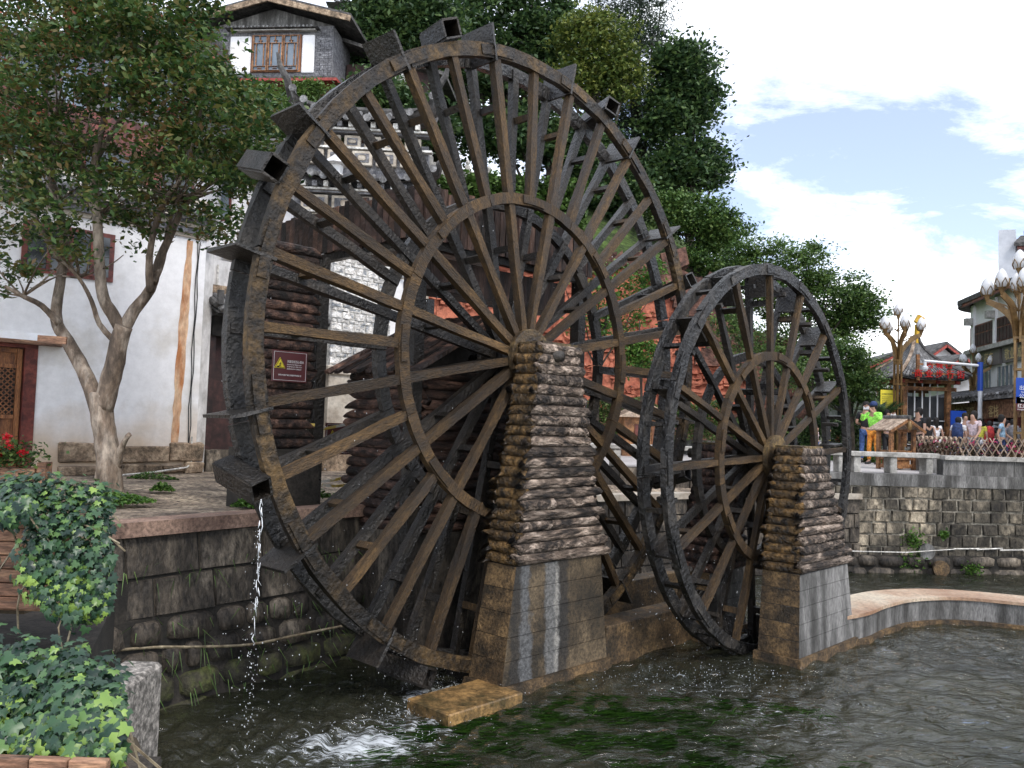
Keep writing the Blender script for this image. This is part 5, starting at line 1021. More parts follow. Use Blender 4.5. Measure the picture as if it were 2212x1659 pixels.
# ------------------------------------------------------------------ crape myrtle in front of the white house
mb = atz(237, 1078, 1.75); MY = mb.y
my = empty('crape_myrtle', mb, 0, 'forked crape myrtle with smooth grey bark and reddish shoot tips before the white house', 'tree')
def L_(pts, dy=0): 
    n_ = len(pts); return [at(p[0], p[1], MY + dy * (i / max(1, n_ - 1))) - mb for i, p in enumerate(pts)]
def limb(name, pts, r0, r1, dy=0, n=9, k=3, jit=.05):
    P = smooth_poly(L_(pts, dy), k); g = G(); m_ = len(P); g.tube(P, [r0 + (r1 - r0) * (i / (m_ - 1)) ** .8 for i in range(m_)], n, jit=jit); return g.build(name, 'myrtle_bark', my, smooth=True)
P = smooth_poly(L_([(237, 1085), (236, 1040), (234, 990), (226, 930), (218, 880), (222, 850)]), 4); g = G(); m_ = len(P); g.tube(P, [.20, .175, .165, .158, .152, .15, .148, .146, .142, .14, .135, .13, .13, .13, .13, .13, .13, .13, .135, .14, .12][:m_], 12, jit=.06); g.build('trunk', 'myrtle_bark', my, smooth=True)
limb('limb', [(215, 890), (196, 835), (170, 780), (145, 735), (124, 700), (122, 660), (133, 590), (138, 520), (125, 440), (100, 350), (70, 250)], .105, .035, .5)
limb('limb', [(222, 885), (236, 830), (250, 780), (258, 735), (268, 705)], .125, .10, -.1)
limb('limb', [(266, 720), (244, 680), (222, 640), (214, 560), (210, 470), (204, 400), (206, 340), (222, 270), (236, 200), (252, 110), (258, 20)], .085, .022, -.4)
limb('limb', [(266, 715), (290, 670), (325, 625), (345, 560), (372, 500), (400, 440), (450, 400), (500, 370)], .085, .02, .3)
limb('limb', [(325, 630), (322, 570), (330, 510), (352, 440), (395, 380), (420, 300), (440, 210)], .05, .016, -.5)
limb('limb', [(332, 610), (352, 560), (362, 500), (378, 440), (385, 370)], .045, .015, .9)
limb('limb', [(255, 745), (215, 700), (198, 650), (170, 600), (130, 560)], .04, .015, -.5)
limb('limb', [(128, 700), (90, 660), (50, 640), (10, 618)], .045, .02, -.4)
limb('limb', [(205, 400), (160, 330), (120, 260), (90, 170), (80, 60)], .045, .012, .6); limb('limb', [(210, 340), (260, 260), (310, 190), (340, 90)], .04, .012, -.7); limb('limb', [(130, 560), (80, 480), (40, 400), (10, 300)], .05, .015, .5)
limb('stump', [(252, 1010), (258, 980), (268, 955), (280, 938)], .055, .028, -.15, jit=.15)
for _ in range(150):
    s0 = random.choice([(210, 470), (125, 440), (400, 440), (352, 440), (100, 350), (222, 270), (395, 380), (378, 440), (160, 330), (310, 190), (170, 600), (50, 640), (330, 510), (120, 260)])
    a_ = random.uniform(.2, 2.9); l_ = random.uniform(50, 140); e = (s0[0] + math.cos(a_) * l_, s0[1] - math.sin(a_) * l_ * .8)
    limb('twig', [s0, ((s0[0] + e[0]) / 2 + random.uniform(-12, 12), (s0[1] + e[1]) / 2 + random.uniform(-12, 12)), e], .016, .005, random.uniform(-1, 1), n=5, k=2)
# crown: clumps over the silhouette the photograph shows, in depth +-1.3 m
sil = [(-60, -40), (440, -60), (455, 20), (420, 60), (450, 110), (500, 180), (560, 200), (600, 225), (625, 260), (610, 330), (580, 400), (500, 430), (520, 500), (470, 520), (440, 470), (400, 450), (370, 440), (345, 500), (310, 540), (250, 470), (190, 470), (160, 560), (90, 575), (60, 610), (-60, 640)]
def inside(x, y, poly):
    c = False; j = len(poly) - 1
    for i in range(len(poly)):
        if (poly[i][1] > y) != (poly[j][1] > y) and x < (poly[j][0] - poly[i][0]) * (y - poly[i][1]) / (poly[j][1] - poly[i][1]) + poly[i][0]: c = not c
        j = i
    return c
leaves = []; redtips = []
holes = [(140, 165, 30), (225, 160, 22), (395, 20, 14), (190, 265, 26), (275, 330, 30), (310, 285, 26), (160, 420, 34), (250, 420, 28), (330, 470, 26), (60, 500, 26), (230, 500, 40), (450, 330, 28), (400, 400, 26), (30, 200, 18), (90, 400, 20), (470, 400, 18), (510, 330, 14)]
k = 0
while k < 560:
    x, y = random.uniform(-60, 600), random.uniform(-60, 640)
    if not inside(x, y, sil): continue
    if any((x - h[0]) ** 2 + (y - h[1]) ** 2 < h[2] ** 2 for h in holes): continue
    if y > 430 and random.random() < .35: continue
    if x < 380 and random.random() < .25: continue
    dpt = MY + random.uniform(-1.3, 1.5) * (1 - max(0, y - 430) / 400); c = np.array(at(x, y, dpt)); m_ = int(random.uniform(45, 115)); s_ = random.uniform(.09, .22)
    pts_ = c + rng.normal(size=(m_, 3)) * np.array([s_, s_, s_ * .38]); leaves.append(pts_); k += 1
    if y < 300 and random.random() < .16: redtips.append(c + rng.normal(size=(26, 3)) * np.array([.05, .05, .12]) + np.array([0, 0, .12]))
lv = np.concatenate(leaves); v, q = leafcards(lv, .082, .5, upbias=.4); bigmesh('crown', v - np.array(mb), q, 'leaf_myrtle', my)
leafmat('leaf_red', [(.16, .05, .02), (.25, .07, .04), (.32, .10, .05)]); rt = np.concatenate(redtips); v, q = leafcards(rt, .05, .5); bigmesh('shoot_tips', v - np.array(mb), q, 'leaf_red', my)
# notice board nailed to the left limb, pod on the right
c = at(113, 734, MY - .18); g = G(); g.box((0, 0, 0), (.34, .03, .09), Matrix.Rotation(.03, 3, 'Y')); o = g.build('tree_board', 'planter_wood', loc=c); tag(o, 'small orange brown board fixed across the left fork of the myrtle', 'board')
# ground plants around the trunk and along the wall
def patch(name, label, c, rx, ry, h, n, size, leafm, cat='plants', kind='stuff'):
    t = rng.uniform(0, 6.28, n); r_ = np.sqrt(rng.random(n)); P = np.stack([c[0] + np.cos(t) * r_ * rx, c[1] + np.sin(t) * r_ * ry, c[2] + h * rng.random(n) * (1 - r_ ** 2) + .01], 1); v, q = leafcards(P, size, .7, upbias=1); o = bigmesh(name, v, q, leafm); return tag(o, label, cat, kind=kind)
patch('ground_cover', 'low green ground cover growing around the foot of the myrtle trunk', (mb.x + .12, mb.y - .25, 1.75), .52, .38, .10, 2600, .045, 'leaf_fresh')
for px_, py_, rx_, lb in ((420, 1015, .35, 'weeds by the gate step at the house corner'), (330, 1035, .4, 'weeds along the foot of the white house wall'), (540, 1095, .22, 'green tuft on the bank under the scoop box'), (680, 1075, .35, 'weeds at the foot of the dark log tower base'), (350, 1060, .15, 'lone weed tuft on the cobbles')):
    p = atz(px_, py_, 1.75); patch('weeds', lb, p, rx_, .14, .12, 420, .05, 'leaf_fresh')
# ================================================================== IVY, PLANTER, POST IN THE LEFT FOREGROUND
def ivy_leaf(mname='leaf_ivy'):
    g = G(); pts = [(0, 0), (.22, -.16), (.50, .02), (.34, .20), (.44, .48), (.18, .44), (0, .86), (-.18, .44), (-.44, .48), (-.34, .20), (-.50, .02), (-.22, -.16)]
    vs = [(x, y, -.10 * abs(x) - .12 * max(0, y - .3) + random.uniform(-.02, .02)) for x, y in pts] + [(0, .22, .05)]
    g.add(vs, [(i, (i + 1) % 12, 12) for i in range(12)]); return g.build('leaf', mname, 'mesh')
ILF = [ivy_leaf() for _ in range(4)]
def ivy(name, label, surf, n_obj, n_stuff, smin, smax, seed):
    rr = random.Random(seed); c0 = Vector(surf(rr)[0]); root = empty(name, c0, 0, label, 'ivy')
    def one():
        p, nrm = surf(rr); nrm = Vector(nrm) + Vector((rr.gauss(0, .6), rr.gauss(0, .5), rr.gauss(0, .5))); p = Vector(p) + nrm.normalized() * rr.uniform(-.02, .13); s = rr.uniform(smin, smax) * (1 if rr.random() < .8 else 1.35)
        zq = nrm.normalized(); yq = (Vector((rr.gauss(0, .5), rr.gauss(0, .3), -1))); yq = (yq - zq * yq.dot(zq)).normalized(); xq = yq.cross(zq)
        mw = Matrix((( xq.x, yq.x, zq.x, p.x), (xq.y, yq.y, zq.y, p.y), (xq.z, yq.z, zq.z, p.z), (0, 0, 0, 1))) @ Matrix.Diagonal((s, s, s, 1)); return Matrix.Translation(-c0) @ mw
    for i in range(n_obj): inst('leaf', ILF[i % 4], root, mw=one())
    vs = []; fs = []; base = [v.co.copy() for v in ILF[0].vertices]
    for i in range(n_stuff):
        M_ = one(); b = len(vs); vs += [tuple(M_ @ v) for v in base]; fs += [(b + k, b + (k + 1) % 12, b + 12) for k in range(12)]
    o = bigmesh('small_leaves', vs, fs, 'leaf_ivy', root); o['kind'] = 'stuff'
    g = G()
    for _ in range(26):
        p, nn = surf(rr); p = Vector(p) - c0; q_ = p + Vector((rr.uniform(-.3, .3), rr.uniform(-.05, .05), -rr.uniform(.1, .45))); g.tube(smooth_poly([p, p.lerp(q_, .5) + Vector((rr.uniform(-.06, .06), -.05, .05)), q_], 3), .006, 4)
    g.build('stems', 'pipe_rust', root); return root
def surf_up(rr):      # mound over the planter end, hanging down towards the river
    u = rr.random() ; v = rr.random()
    px_ = -10 + 250 * u; top_ = 1045 + 25 * abs(u - .4); bot = 1150 + 190 * (1 - (u - .75) ** 2 * 2.2) if u > .28 else 1110
    if px_ < 60: bot = 1120
    py_ = top_ + (bot - top_) * v; Yd = 5.1 + .5 * (1 - v) - .1 * math.sin(u * 3.1); p = at(px_, py_, Yd); n_ = (.25 * (u - .3), -1 * (.4 + v), 1.3 - 1.2 * v); return (tuple(p), n_)
ivy('ivy_plant', 'large ivy mound spilling over the wooden planter down to the river wall', surf_up, 300, 2300, .030, .062, 5)
def surf_lo(rr):
    u = rr.random(); v = rr.random(); px_ = -20 + 280 * u; top_ = 1400 + 40 * u + (90 * max(0, u - .55)); py_ = top_ + (1690 - top_) * v * (1.0 if u < .55 else .8); Yd = 3.15 + .5 * (1 - v); p = at(px_, py_, Yd); return (tuple(p), (.3 * (u - .3), -1 * (.5 + v), 1.4 - 1.0 * v))
ivy('ivy_plant', 'bright and dark ivy filling the lowest left corner in front of the stone post', surf_lo, 290, 1900, .028, .062, 9)
# backing soil mounds so the ivy is not see-through
for (px_, py_, Yd, rx, ry, rz_, lb) in ((110, 1185, 6.05, .40, .30, .42, 'dark soil and stems inside the upper ivy mound'), (90, 1640, 3.95, .42, .3, .42, 'dark soil inside the lower ivy planting')):
    c = at(px_, py_, Yd); g = G(); g.lathe([(.02, -rz_), (rx * .8, -rz_ * .6), (rx, 0), (rx * .75, rz_ * .6), (.02, rz_ * .9)], n=14); o = g.build('soil_mound', 'earth', loc=c, smooth=True); tag(o, lb, 'soil')
# wooden planter at the end of the bank (upper) 
pw = empty('wooden_planter', at(-60, 1290, 5.5), 0, 'orange brown plank planter on the left edge under the ivy mound', 'planter'); I = wloc(pw); xL = at(-60, 1200, 5.45).x; xR = at(150, 1200, 5.45).x
for i in range(7):
    z1 = at(60, 1112, 5.45).z - i * .088; gg = G(); gg.hexa([I @ Vector(p) for z_ in (z1 - .082, z1) for p in ((xL, 5.42, z_), (xR, 5.42, z_), (xR, 5.48, z_), (xL, 5.48, z_))]) ; gg.build('plank', 'planter_wood', pw, bevel=.006)
gg = G(); gg.box(I @ Vector((xL - .5, 5.9, 1.7)), (1.6, .7, .5)); gg.build('soil', 'earth', pw)
gg = G(); gg.box(I @ Vector(((xL + xR) / 2, 5.40, at(60, 1300, 5.45).z)), (xR - xL, .08, .05)); gg.build('bottom_rail', 'planter_wood', pw)
# quay under the planter
p0 = atz(-300, 1500, .3); lq = G(); lq.hexa([Vector(p) for z_ in (-.5, 1.1) for p in ((-7, 5.5, z_), (-2.75, 5.55, z_), (-3.55, 7.7, z_), (-7, 7.7, z_))]); tag(lq.build('quay_block', 'mortar_dark'), 'dark shaded quay under the wooden planter at the left edge', 'quay')
# stone post lower left
sp_ = G(); c = at(232, 1478, 4.0); zt = c.z; sp_.hexa([Vector(p) for z_ in (-.6, zt) for p in ((c.x - .11, 3.92, z_), (c.x + .10, 3.92, z_), (c.x + .10, 4.4, z_), (c.x - .11, 4.4, z_))]); o = sp_.build('stone_post', 'post_granite', bevel=.02); tag(o, 'rough speckled granite post standing beside the lower ivy', 'post')
# planter box rim in the very corner
pb = empty('trough_planter', at(40, 1650, 3.0), 0, 'grey wooden trough planter cut off by the lower left corner', 'planter'); I = wloc(pb); z_ = at(40, 1632, 3.05).z
for i in range(4): gg = G(); x0 = -1.95 + i * .14; gg.hexa([I @ Vector(p) for zz in (z_ - .25, z_) for p in ((x0, 3.02, zz), (x0 + .135, 3.02, zz), (x0 + .135, 3.06, zz), (x0, 3.06, zz))]); gg.build('slat', 'planter_wood', pb, bevel=.004)
gg = G(); gg.box(I @ Vector((-1.67, 3.05, z_ - .30)), (.62, .10, .06)); gg.build('rail', 'planter_wood', pb)
# quay that carries the lower planter
lq = G(); lq.hexa([Vector(p) for zz in (-.5, z_ - .33) for p in ((-5, 1.0, zz), (-1.35, 1.0, zz), (-1.55, 3.9, zz), (-5, 3.9, zz))]); tag(lq.build('quay_block', 'river_stone'), 'low stone quay carrying the trough planter and lower ivy', 'quay')
# geraniums by the door
gp = empty('geranium_planter', atz(20, 1050, 1.75), 0, 'weathered wooden box of red geraniums before the carved door', 'planter'); 
c = Vector(gp.location); g = G(); g.box((-.05, 0, .12), (.9, .25, .26), jit=.01); g.build('box', 'planter_wood', gp); g = G(); g.box((.47, -.02, .16), (.12, .16, .36), jit=.01); g.build('end_post', 'planter_wood', gp)
P = rng.normal(size=(900, 3)) * np.array([.26, .12, .10]) + np.array([-.1, 0, .42]); v, q = leafcards(P, .06, .8); bigmesh('leaves', v, q, 'leaf_mid', gp)
for x_, z_2 in ((.05, .55), (.22, .47), (-.12, .42), (.0, .66)): P = rng.normal(size=(60, 3)) * .028 + np.array([x_, -.12, z_2]); v, q = leafcards(P, .035, .8); bigmesh('flower_head', v, q, 'petal_red', gp)
# pipe along the embankment and grasses on it
g = G(); P = [atz(215, 1415, .75) if False else at(200, 1408, 7.95)]; P = [at(218, 1408, 7.6), at(330, 1398, 8.0), at(430, 1397, 8.35), at(540, 1392, 8.75), at(640, 1372, 9.1), at(740, 1352, 9.5)]; g.tube(smooth_poly(P, 4), .014, 6); o = g.build('hose_pipe', 'pipe_rust'); tag(o, 'thin rusty hose pipe sagging along the wet embankment wall', 'pipe')
pts_ = []
vv = []; qq = []
for _ in range(340):
    t = random.random(); base = Vector((*E1, 0)).lerp(Vector((-.6, 11.9, 0)), t); zb = random.choice((.42, .15, .75, 1.25)) + random.uniform(-.1, .1); p = base + A * (.03 + .16 * (1.62 - zb)) + Z * zb
    l_ = random.uniform(.08, .2); d = Vector((random.uniform(-.4, .4), random.uniform(-.3, .1), random.uniform(-1, .2))).normalized() + A * .5; b = len(vv); s_ = d.cross(Z).normalized() * .005; vv += [tuple(p - s_), tuple(p + s_), tuple(p + d * l_ + s_ * .2), tuple(p + d * l_ - s_ * .2)]; qq.append((b, b + 1, b + 2, b + 3))
o = bigmesh('wall_grass', vv, qq, 'leaf_grass'); tag(o, 'thin grasses hanging from the joints of the wet embankment wall', 'grass', kind='stuff')
# water falling and splashing
def drops(name, label, pts, r):
    g = G()
    for p in pts:
        s = r * random.uniform(.4, 1.2); e = s * random.uniform(1, 2.2); v = [Vector((s, 0, 0)), Vector((0, s, 0)), Vector((-s, 0, 0)), Vector((0, -s, 0)), Vector((0, 0, e)), Vector((0, 0, -e))]; g.add([Vector(p) + x for x in v], [(0, 1, 4), (1, 2, 4), (2, 3, 4), (3, 0, 4), (1, 0, 5), (2, 1, 5), (3, 2, 5), (0, 3, 5)])
    o = g.build(name, 'drop_water'); return tag(o, label, 'water', kind='stuff')
mat('drop_water', (.75, .78, .8), rough=.15, spec=.8)
top_ = at(568, 1078, 7.0); P = []
for i in range(130):
    t = .12 + .88 * random.random() ** 1.2; z_ = top_.z * (1 - t); P.append((top_.x - .02 + random.gauss(0, .008 + .03 * t) - .02 * t, top_.y + random.gauss(0, .02), z_))
for i in range(70): P.append((top_.x + random.gauss(0, .12), top_.y + random.gauss(0, .1), top_.z * random.random() * .5))
stg = G()
for q in range(2):
    zz = top_.z; x_ = top_.x - .02 + random.gauss(0, .008); y_ = top_.y + random.gauss(0, .01)
    while zz > top_.z * (.45 + .12 * q):
        l_ = random.uniform(.05, .16); stg.tube([(x_, y_, zz), (x_ + random.gauss(0, .006), y_, zz - l_ * .5), (x_ + random.gauss(0, .01), y_, zz - l_)], [.002, random.uniform(.003, .006), .0015], 5); zz -= l_ * random.uniform(.9, 1.5); x_ += random.gauss(-.002, .006)
tag(stg.build('water_strands', 'drop_water', smooth=True), 'thin clear water strands leaving the lip of the lowest left scoop box', 'water', kind='stuff')
drops('falling_water', 'thin broken stream of water falling from the lowest left scoop box', P, .0045)
P = []
for _ in range(420):
    an = random.uniform(0, 6.28); r_ = random.uniform(2.2, 3.6); base = C1 + U * (math.cos(an) * r_) + Z * (math.sin(an) * r_) - A * random.uniform(0, .5); z_ = base.z - random.random() ** .6 * max(.1, base.z) * .9; P.append((base.x, base.y, z_))
for _ in range(260):
    x = random.uniform(-2.59, 1.8); b_ = C2 + U * x - A * random.uniform(0, .45); P.append((b_.x, b_.y, random.random() * 1.4))
drops('dripping_drops', 'scattered droplets dripping from both waterwheels', P, .004)
P = []
for _ in range(900):
    c = random.choice(((-1.1, 7.4, .5, .25), (-.85, 8.2, .3, .3), (-1.5, 6.4, .4, .2), (1.9, 9.3, .7, .35), (-.55, 9.1, .3, .2), (2.6, 9.6, .5, .3))); P.append((random.gauss(c[0], c[2]), random.gauss(c[1], c[3]), abs(random.gauss(0, .05))))
drops('splash_drops', 'white splash droplets over the churned water below the wheels', P, .004)
# barrier tape and hazard signs
def sign(name, c, wd, ht, ax, bm, label, cat='sign', th=.012):
    ax = Vector(ax).normalized(); rz = math.atan2(ax.y, ax.x); t = empty(name, c, rz, label, cat); G().box((0, 0, 0), (wd, th, ht)).build('board', bm, t, bevel=.004); return t
def text(root, s, x, z, size, mm, y=-.012, align='LEFT', ext=.001, sx=1):
    cu = bpy.data.curves.new('lettering', 'FONT'); cu.body = s; cu.size = size; cu.align_x = align; cu.extrude = ext; cu.resolution_u = 2
    o = bpy.data.objects.new('lettering', cu); COL.objects.link(o); bpy.context.view_layer.update(); dg = bpy.context.evaluated_depsgraph_get()
    me = bpy.data.meshes.new_from_object(o.evaluated_get(dg)); bpy.data.objects.remove(o); me.materials.clear(); me.materials.append(MATS[mm])
    return inst('lettering', me, root, (x, y, z), (math.pi / 2, 0, 0), (sx, 1, 1))
def hazard(c, k, label):
    s = sign('warning_sign', c, .58 * k, .46 * k, U, 'sign_maroon', label)
    for x0, z0, w_, h_ in ((0, .205, .53, .004), (0, -.205, .53, .004), (-.265, 0, .004, .41), (.265, 0, .004, .41)): G().box((x0 * k, -.008, z0 * k), (w_ * k, .003, h_ * k)).build('border_line', 'sign_white', s)
    def tri(r, y, mm, nm): G().prism([Vector((-.17 * k + math.cos(a_) * r * k, y, (.0 + .02) * k + math.sin(a_) * r * k)) for a_ in (R(90), R(210), R(330))], (0, .003, 0)).build(nm, mm, s)
    tri(.105, -.0115, 'sign_yellow', 'triangle'); tri(.092, -.0145, 'sign_black', 'triangle_border'); tri(.078, -.0175, 'sign_yellow', 'triangle_field')
    g = G(); g.tube([Vector((-.165 * k, -.019, .045 * k)), Vector((-.165 * k, -.019, .052 * k))], .008 * k, 8); g.beam((-.165 * k, -.019, .04 * k), (-.175 * k, -.019, .01 * k), .004, .012 * k); g.beam((-.175 * k, -.019, .01 * k), (-.155 * k, -.019, -.012 * k), .004, .008 * k); g.beam((-.175 * k, -.019, .01 * k), (-.192 * k, -.019, -.008 * k), .004, .008 * k); g.beam((-.185 * k, -.019, .03 * k), (-.15 * k, -.019, .025 * k), .004, .007 * k); g.box((-.20 * k, -.019, -.012 * k), (.04 * k, .003, .02 * k)); g.build('falling_figure', 'sign_black', s)
    text(s, '河道沿线当心落水', -.055 * k, .055 * k, .045 * k, 'sign_white', sx=.78); text(s, 'Along the river, beware of falling into the water', -.055 * k, .022 * k, .02 * k, 'sign_white', sx=.62); text(s, '川に落ちないようご注意ください', -.055 * k, -.012 * k, .024 * k, 'sign_white', sx=.7); text(s, '물에 빠지지 않도록 주의하십시오', -.055 * k, -.046 * k, .022 * k, 'sign_white', sx=.8)
    text(s, '世界文化遗产丽江古城保护管理局 宣', 0, -.14 * k, .026 * k, 'sign_white', align='CENTER', sx=.9); return s
hazard(W1(-1.70, -2.33, 3.41), .82, 'maroon water hazard sign mounted on the log tower'); hazard(at(738, 948, 12.3), 1.0, 'second maroon hazard sign low against the pillar base, half hidden by spokes')
tp = G(); 
def tape(p, q, sag): 
    P = [at(*p).lerp(at(*q), t / 10) - Z * (sag * 4 * (t / 10) * (1 - t / 10)) for t in range(11)]
    for i in range(10): tp.beam(P[i], P[i + 1], .008, .035)
tape((590, 940, 10.2), (770, 912, 11.5), .02); tape((560, 948, 10.0), (590, 940, 10.2), .0); tape((690, 1040, 11), (765, 1022, 11.5), .03); tape((690, 1046, 11), (760, 1044, 11.5), .03); tape((590, 905, 10.2), (680, 918, 10.4), .01)
tag(tp.build('barrier_tape', 'tape'), 'yellow and white barrier tape strung between hut and log tower', 'tape')
# ================================================================== PLAZA EDGE: BENCHES, PARAPET, FENCE
def edge_pt(i): return (Vector((-1.0, 16.0, 2.03)), Vector((2.25, 16.78, 2.03)), Vector((5.1, 17.4, 2.03)), Vector((7.28, 17.65, 2.03)), Vector((9.25, 17.9, 2.03)))[i]
def bench(p, q, label):
    d = (q - p).normalized(); rz = math.atan2(d.y, d.x); ln_ = (q - p).length; b = empty('stone_bench', p.lerp(q, .5), rz, label, 'bench', 'long stone benches along the plaza edge')
    G().box((0, .2, .40), (ln_ - .02, .34, .10), jit=.006).build('seat_slab', 'stone_light', b, bevel=.012)
    n_ = max(2, round(ln_ / 1.1) + 1)
    for i in range(n_):
        x = -ln_ / 2 + .22 + (ln_ - .44) * i / (n_ - 1); G().box((x, .2, .175), (.16, .26, .348), jit=.006).build('leg', 'stone_light', b, bevel=.012)
E_ = [edge_pt(i) for i in range(5)]
bench(E_[1].lerp(E_[2], -.35), E_[1].lerp(E_[2], .3), 'stone bench seen through the gap between large pier and smaller wheel'); bench(E_[1].lerp(E_[2], .3), E_[1].lerp(E_[2], .95), 'stone bench behind the left rim of the smaller wheel'); bench(E_[2], E_[3], 'stone bench behind the hub of the smaller wheel'); bench(E_[3] + Vector((-.1, 0, 0)), E_[4], 'stone bench right of the smaller wheel below the wooden kiosk')
pa = empty('parapet', (9.25, 17.9, 2.03), 0, 'stained stone parapet with a pale coping carrying the flower bed at the right edge', 'parapet'); I = wloc(pa); q0 = Vector((9.27, 17.86, 0)); q1 = Vector((15.6, 18.35, 0)); d_ = (q1 - q0).normalized(); n_ = Vector((d_.y, -d_.x, 0))
for i in range(8):
    a_ = q0 + d_ * (i * .8 + .005); b_ = q0 + d_ * (i * .8 + .795); g = G(); g.hexa([I @ (v + Z * z_) for z_ in (2.03, 2.36) for v in (a_, b_, b_ - n_ * .25, a_ - n_ * .25)]); g.build('wall_block', 'concrete_grey', pa)
    g = G(); g.hexa([I @ (v + Z * z_) for z_ in (2.362, 2.45) for v in (a_ + n_ * .06, b_ + n_ * .06, b_ - n_ * .30, a_ - n_ * .30)]); g.build('coping_stone', 'stone_light', pa)
r0 = Vector((10.0, 20.8, 0)); g = G(); g.hexa([I @ (v + Z * z_) for z_ in (2.0, 2.40) for v in (r0, q0 + Vector((.15, .3, 0)), q0 + Vector((.4, .3, 0)), r0 + Vector((.3, 0, 0)))]); g.build('return_wall', 'stone_light', pa)
fe = empty('lattice_fence', (9.3, 19.4, 2.4), 0, 'pale crossed wooden lattice fence holding back red flowers above the river wall', 'fence'); I = wloc(fe); fp = [Vector((10.1, 20.9, 2.42)), Vector((10.5, 19.3, 2.42)), Vector((11.4, 18.95, 2.42)), Vector((15.4, 19.1, 2.42))]; fl = [0]
for i in range(3): fl.append(fl[-1] + (fp[i + 1] - fp[i]).length)
def fpos(t):
    for i in range(3):
        if t <= fl[i + 1] or i == 2: return fp[i].lerp(fp[i + 1], (t - fl[i]) / (fl[i + 1] - fl[i]))
t = 0
while t < fl[-1] - .3:
    for sg in (0, 1):
        a_, b_ = fpos(t), fpos(t + .26); 
        if sg: a_, b_ = b_, a_
        g = G(); g.beam(I @ (a_ - Z * .02 + Vector((0, .02 * sg, 0))), I @ (b_ + Z * .44 + Vector((0, .02 * sg, 0))), .05, .018); g.build('slat', 'kiosk_roof', fe)
    t += .155
P = np.array([tuple(fpos(random.uniform(0, fl[-1])) + Vector((random.uniform(-.1, .1), random.uniform(.05, .35), random.random() * .3))) for _ in range(5200)]); v, q = leafcards(P, .06, .7); o = bigmesh('flower_bed', v, q, leafmat('leaf_dusky', [(.03, .04, .015), (.08, .05, .03), (.14, .05, .04), (.06, .09, .02)])and 'leaf_dusky'); tag(o, 'dusky leaved bedding plants behind the lattice fence', 'plants', kind='stuff')
P = []
for _ in range(70):
    c = fpos(fl[-1] * random.random() ** .7) + Vector((0, random.uniform(-.05, .2), .1 + random.random() * .26)); P += [tuple(c + Vector((random.gauss(0, .035), random.gauss(0, .03), random.gauss(0, .025)))) for _ in range(12)]
v, q = leafcards(np.array(P), .045, .8); o = bigmesh('flowers', v, q, 'petal_pink'); tag(o, 'pink and red flowers scattered behind the lattice fence', 'flowers', kind='stuff')
g = G()
for i in range(6): g.tube([Vector((9.4 + i * .5, 17.66 + i * .02, .5)), Vector((9.95 + i * .5, 17.68 + i * .02, .52 + .02 * (i % 2)))], .016, 5)
g.tube([Vector((6.6, 17.0, .47)), Vector((8.2, 17.25, .45)), Vector((9.4, 17.62, .5))], .012, 5)
tag(g.build('wall_pipe', 'pipe_pvc'), 'pale plastic pipe running along the foot of the far river wall', 'pipe')
for px_, py_, s_ in ((1975, 1165, .22), (1965, 1215, .28), (2100, 1230, .2), (2040, 1155, .1)):
    c = at(px_, py_, 17.45); P = rng.normal(size=(260, 3)) * np.array([s_, .05, s_ * .8]) * .5 + np.array(c); v, q = leafcards(P, .06, .7); o = bigmesh('wall_weeds', v, q, 'leaf_fresh'); tag(o, 'green weeds rooted in the far river wall near the pale pipe', 'plants', 'weeds on the far river wall', kind='stuff')
for c, lb in (((8.75, 17.5, .45), 'round grey drain cover leaning on the far river wall'), ((8.98, 17.36, .12), 'rusty round drain cover at the waterline of the far river wall')):
    g = G(); g.tube([(0, -.03, 0), (0, .03, 0)], .17, 20); o = g.build('drain_cover', 'concrete_grey' if c[2] > .3 else 'concrete_brown', loc=c); tag(o, lb, 'drain cover')
# ================================================================== WOODEN KIOSK
kc = at(1935, 1000, 20.2); kc.z = 2.03; kr = .35
ki = empty('wooden_kiosk', kc, kr, 'small wooden well house with a shingled gable roof and hanging lantern behind the bench', 'kiosk')
for x, y in ((-.52, -.3), (.52, -.3), (-.52, .3), (.52, .3)): G().box((x, y, .58), (.13, .13, 1.15)).build('post', 'kiosk_wood', ki, bevel=.008)
for z_ in (.10, .34, .48): 
    G().box((0, -.3, z_), (.9, .04, .12)).build('plank', 'kiosk_wood', ki); G().box((-.52, 0, z_), (.04, .46, .12)).build('plank', 'kiosk_wood', ki)
G().box((0, 0, .30), (.8, .5, .5)).build('well_curb', 'kiosk_wood', ki)
for x in (-.4, .4): G().box((x * 1.3, 0, 1.12), (.1, .8, .08)).build('beam', 'kiosk_wood', ki)
for sg in (-1, 1):
    for i in range(9):
        y = -.52 + i * .13; g = G(); g.beam((0, y, 1.46), (sg * .80, y, 1.12), .125, .03, up=(0, 0, 1), jit=.003); g.build('roof_board', 'kiosk_roof', ki)
    g = G(); g.beam((0, -.58, 1.42), (sg * .82, -.58, 1.08), .03, .08); g.build('barge_board', 'kiosk_wood', ki)
g = G(); g.lathe([(.02, .2), (.07, .17), (.10, .05), (.06, -.05), (.02, -.08)], c=(0, -.62, 1.2), n=10); g.build('bell', 'bronze', ki, smooth=True); g = G(); g.tube([(0, -.66, 1.5), (0, .6, 1.5)], .06, 7); g.build('ridge_pole', 'roof_dark', ki)
ki.scale = (.66, .66, .84)
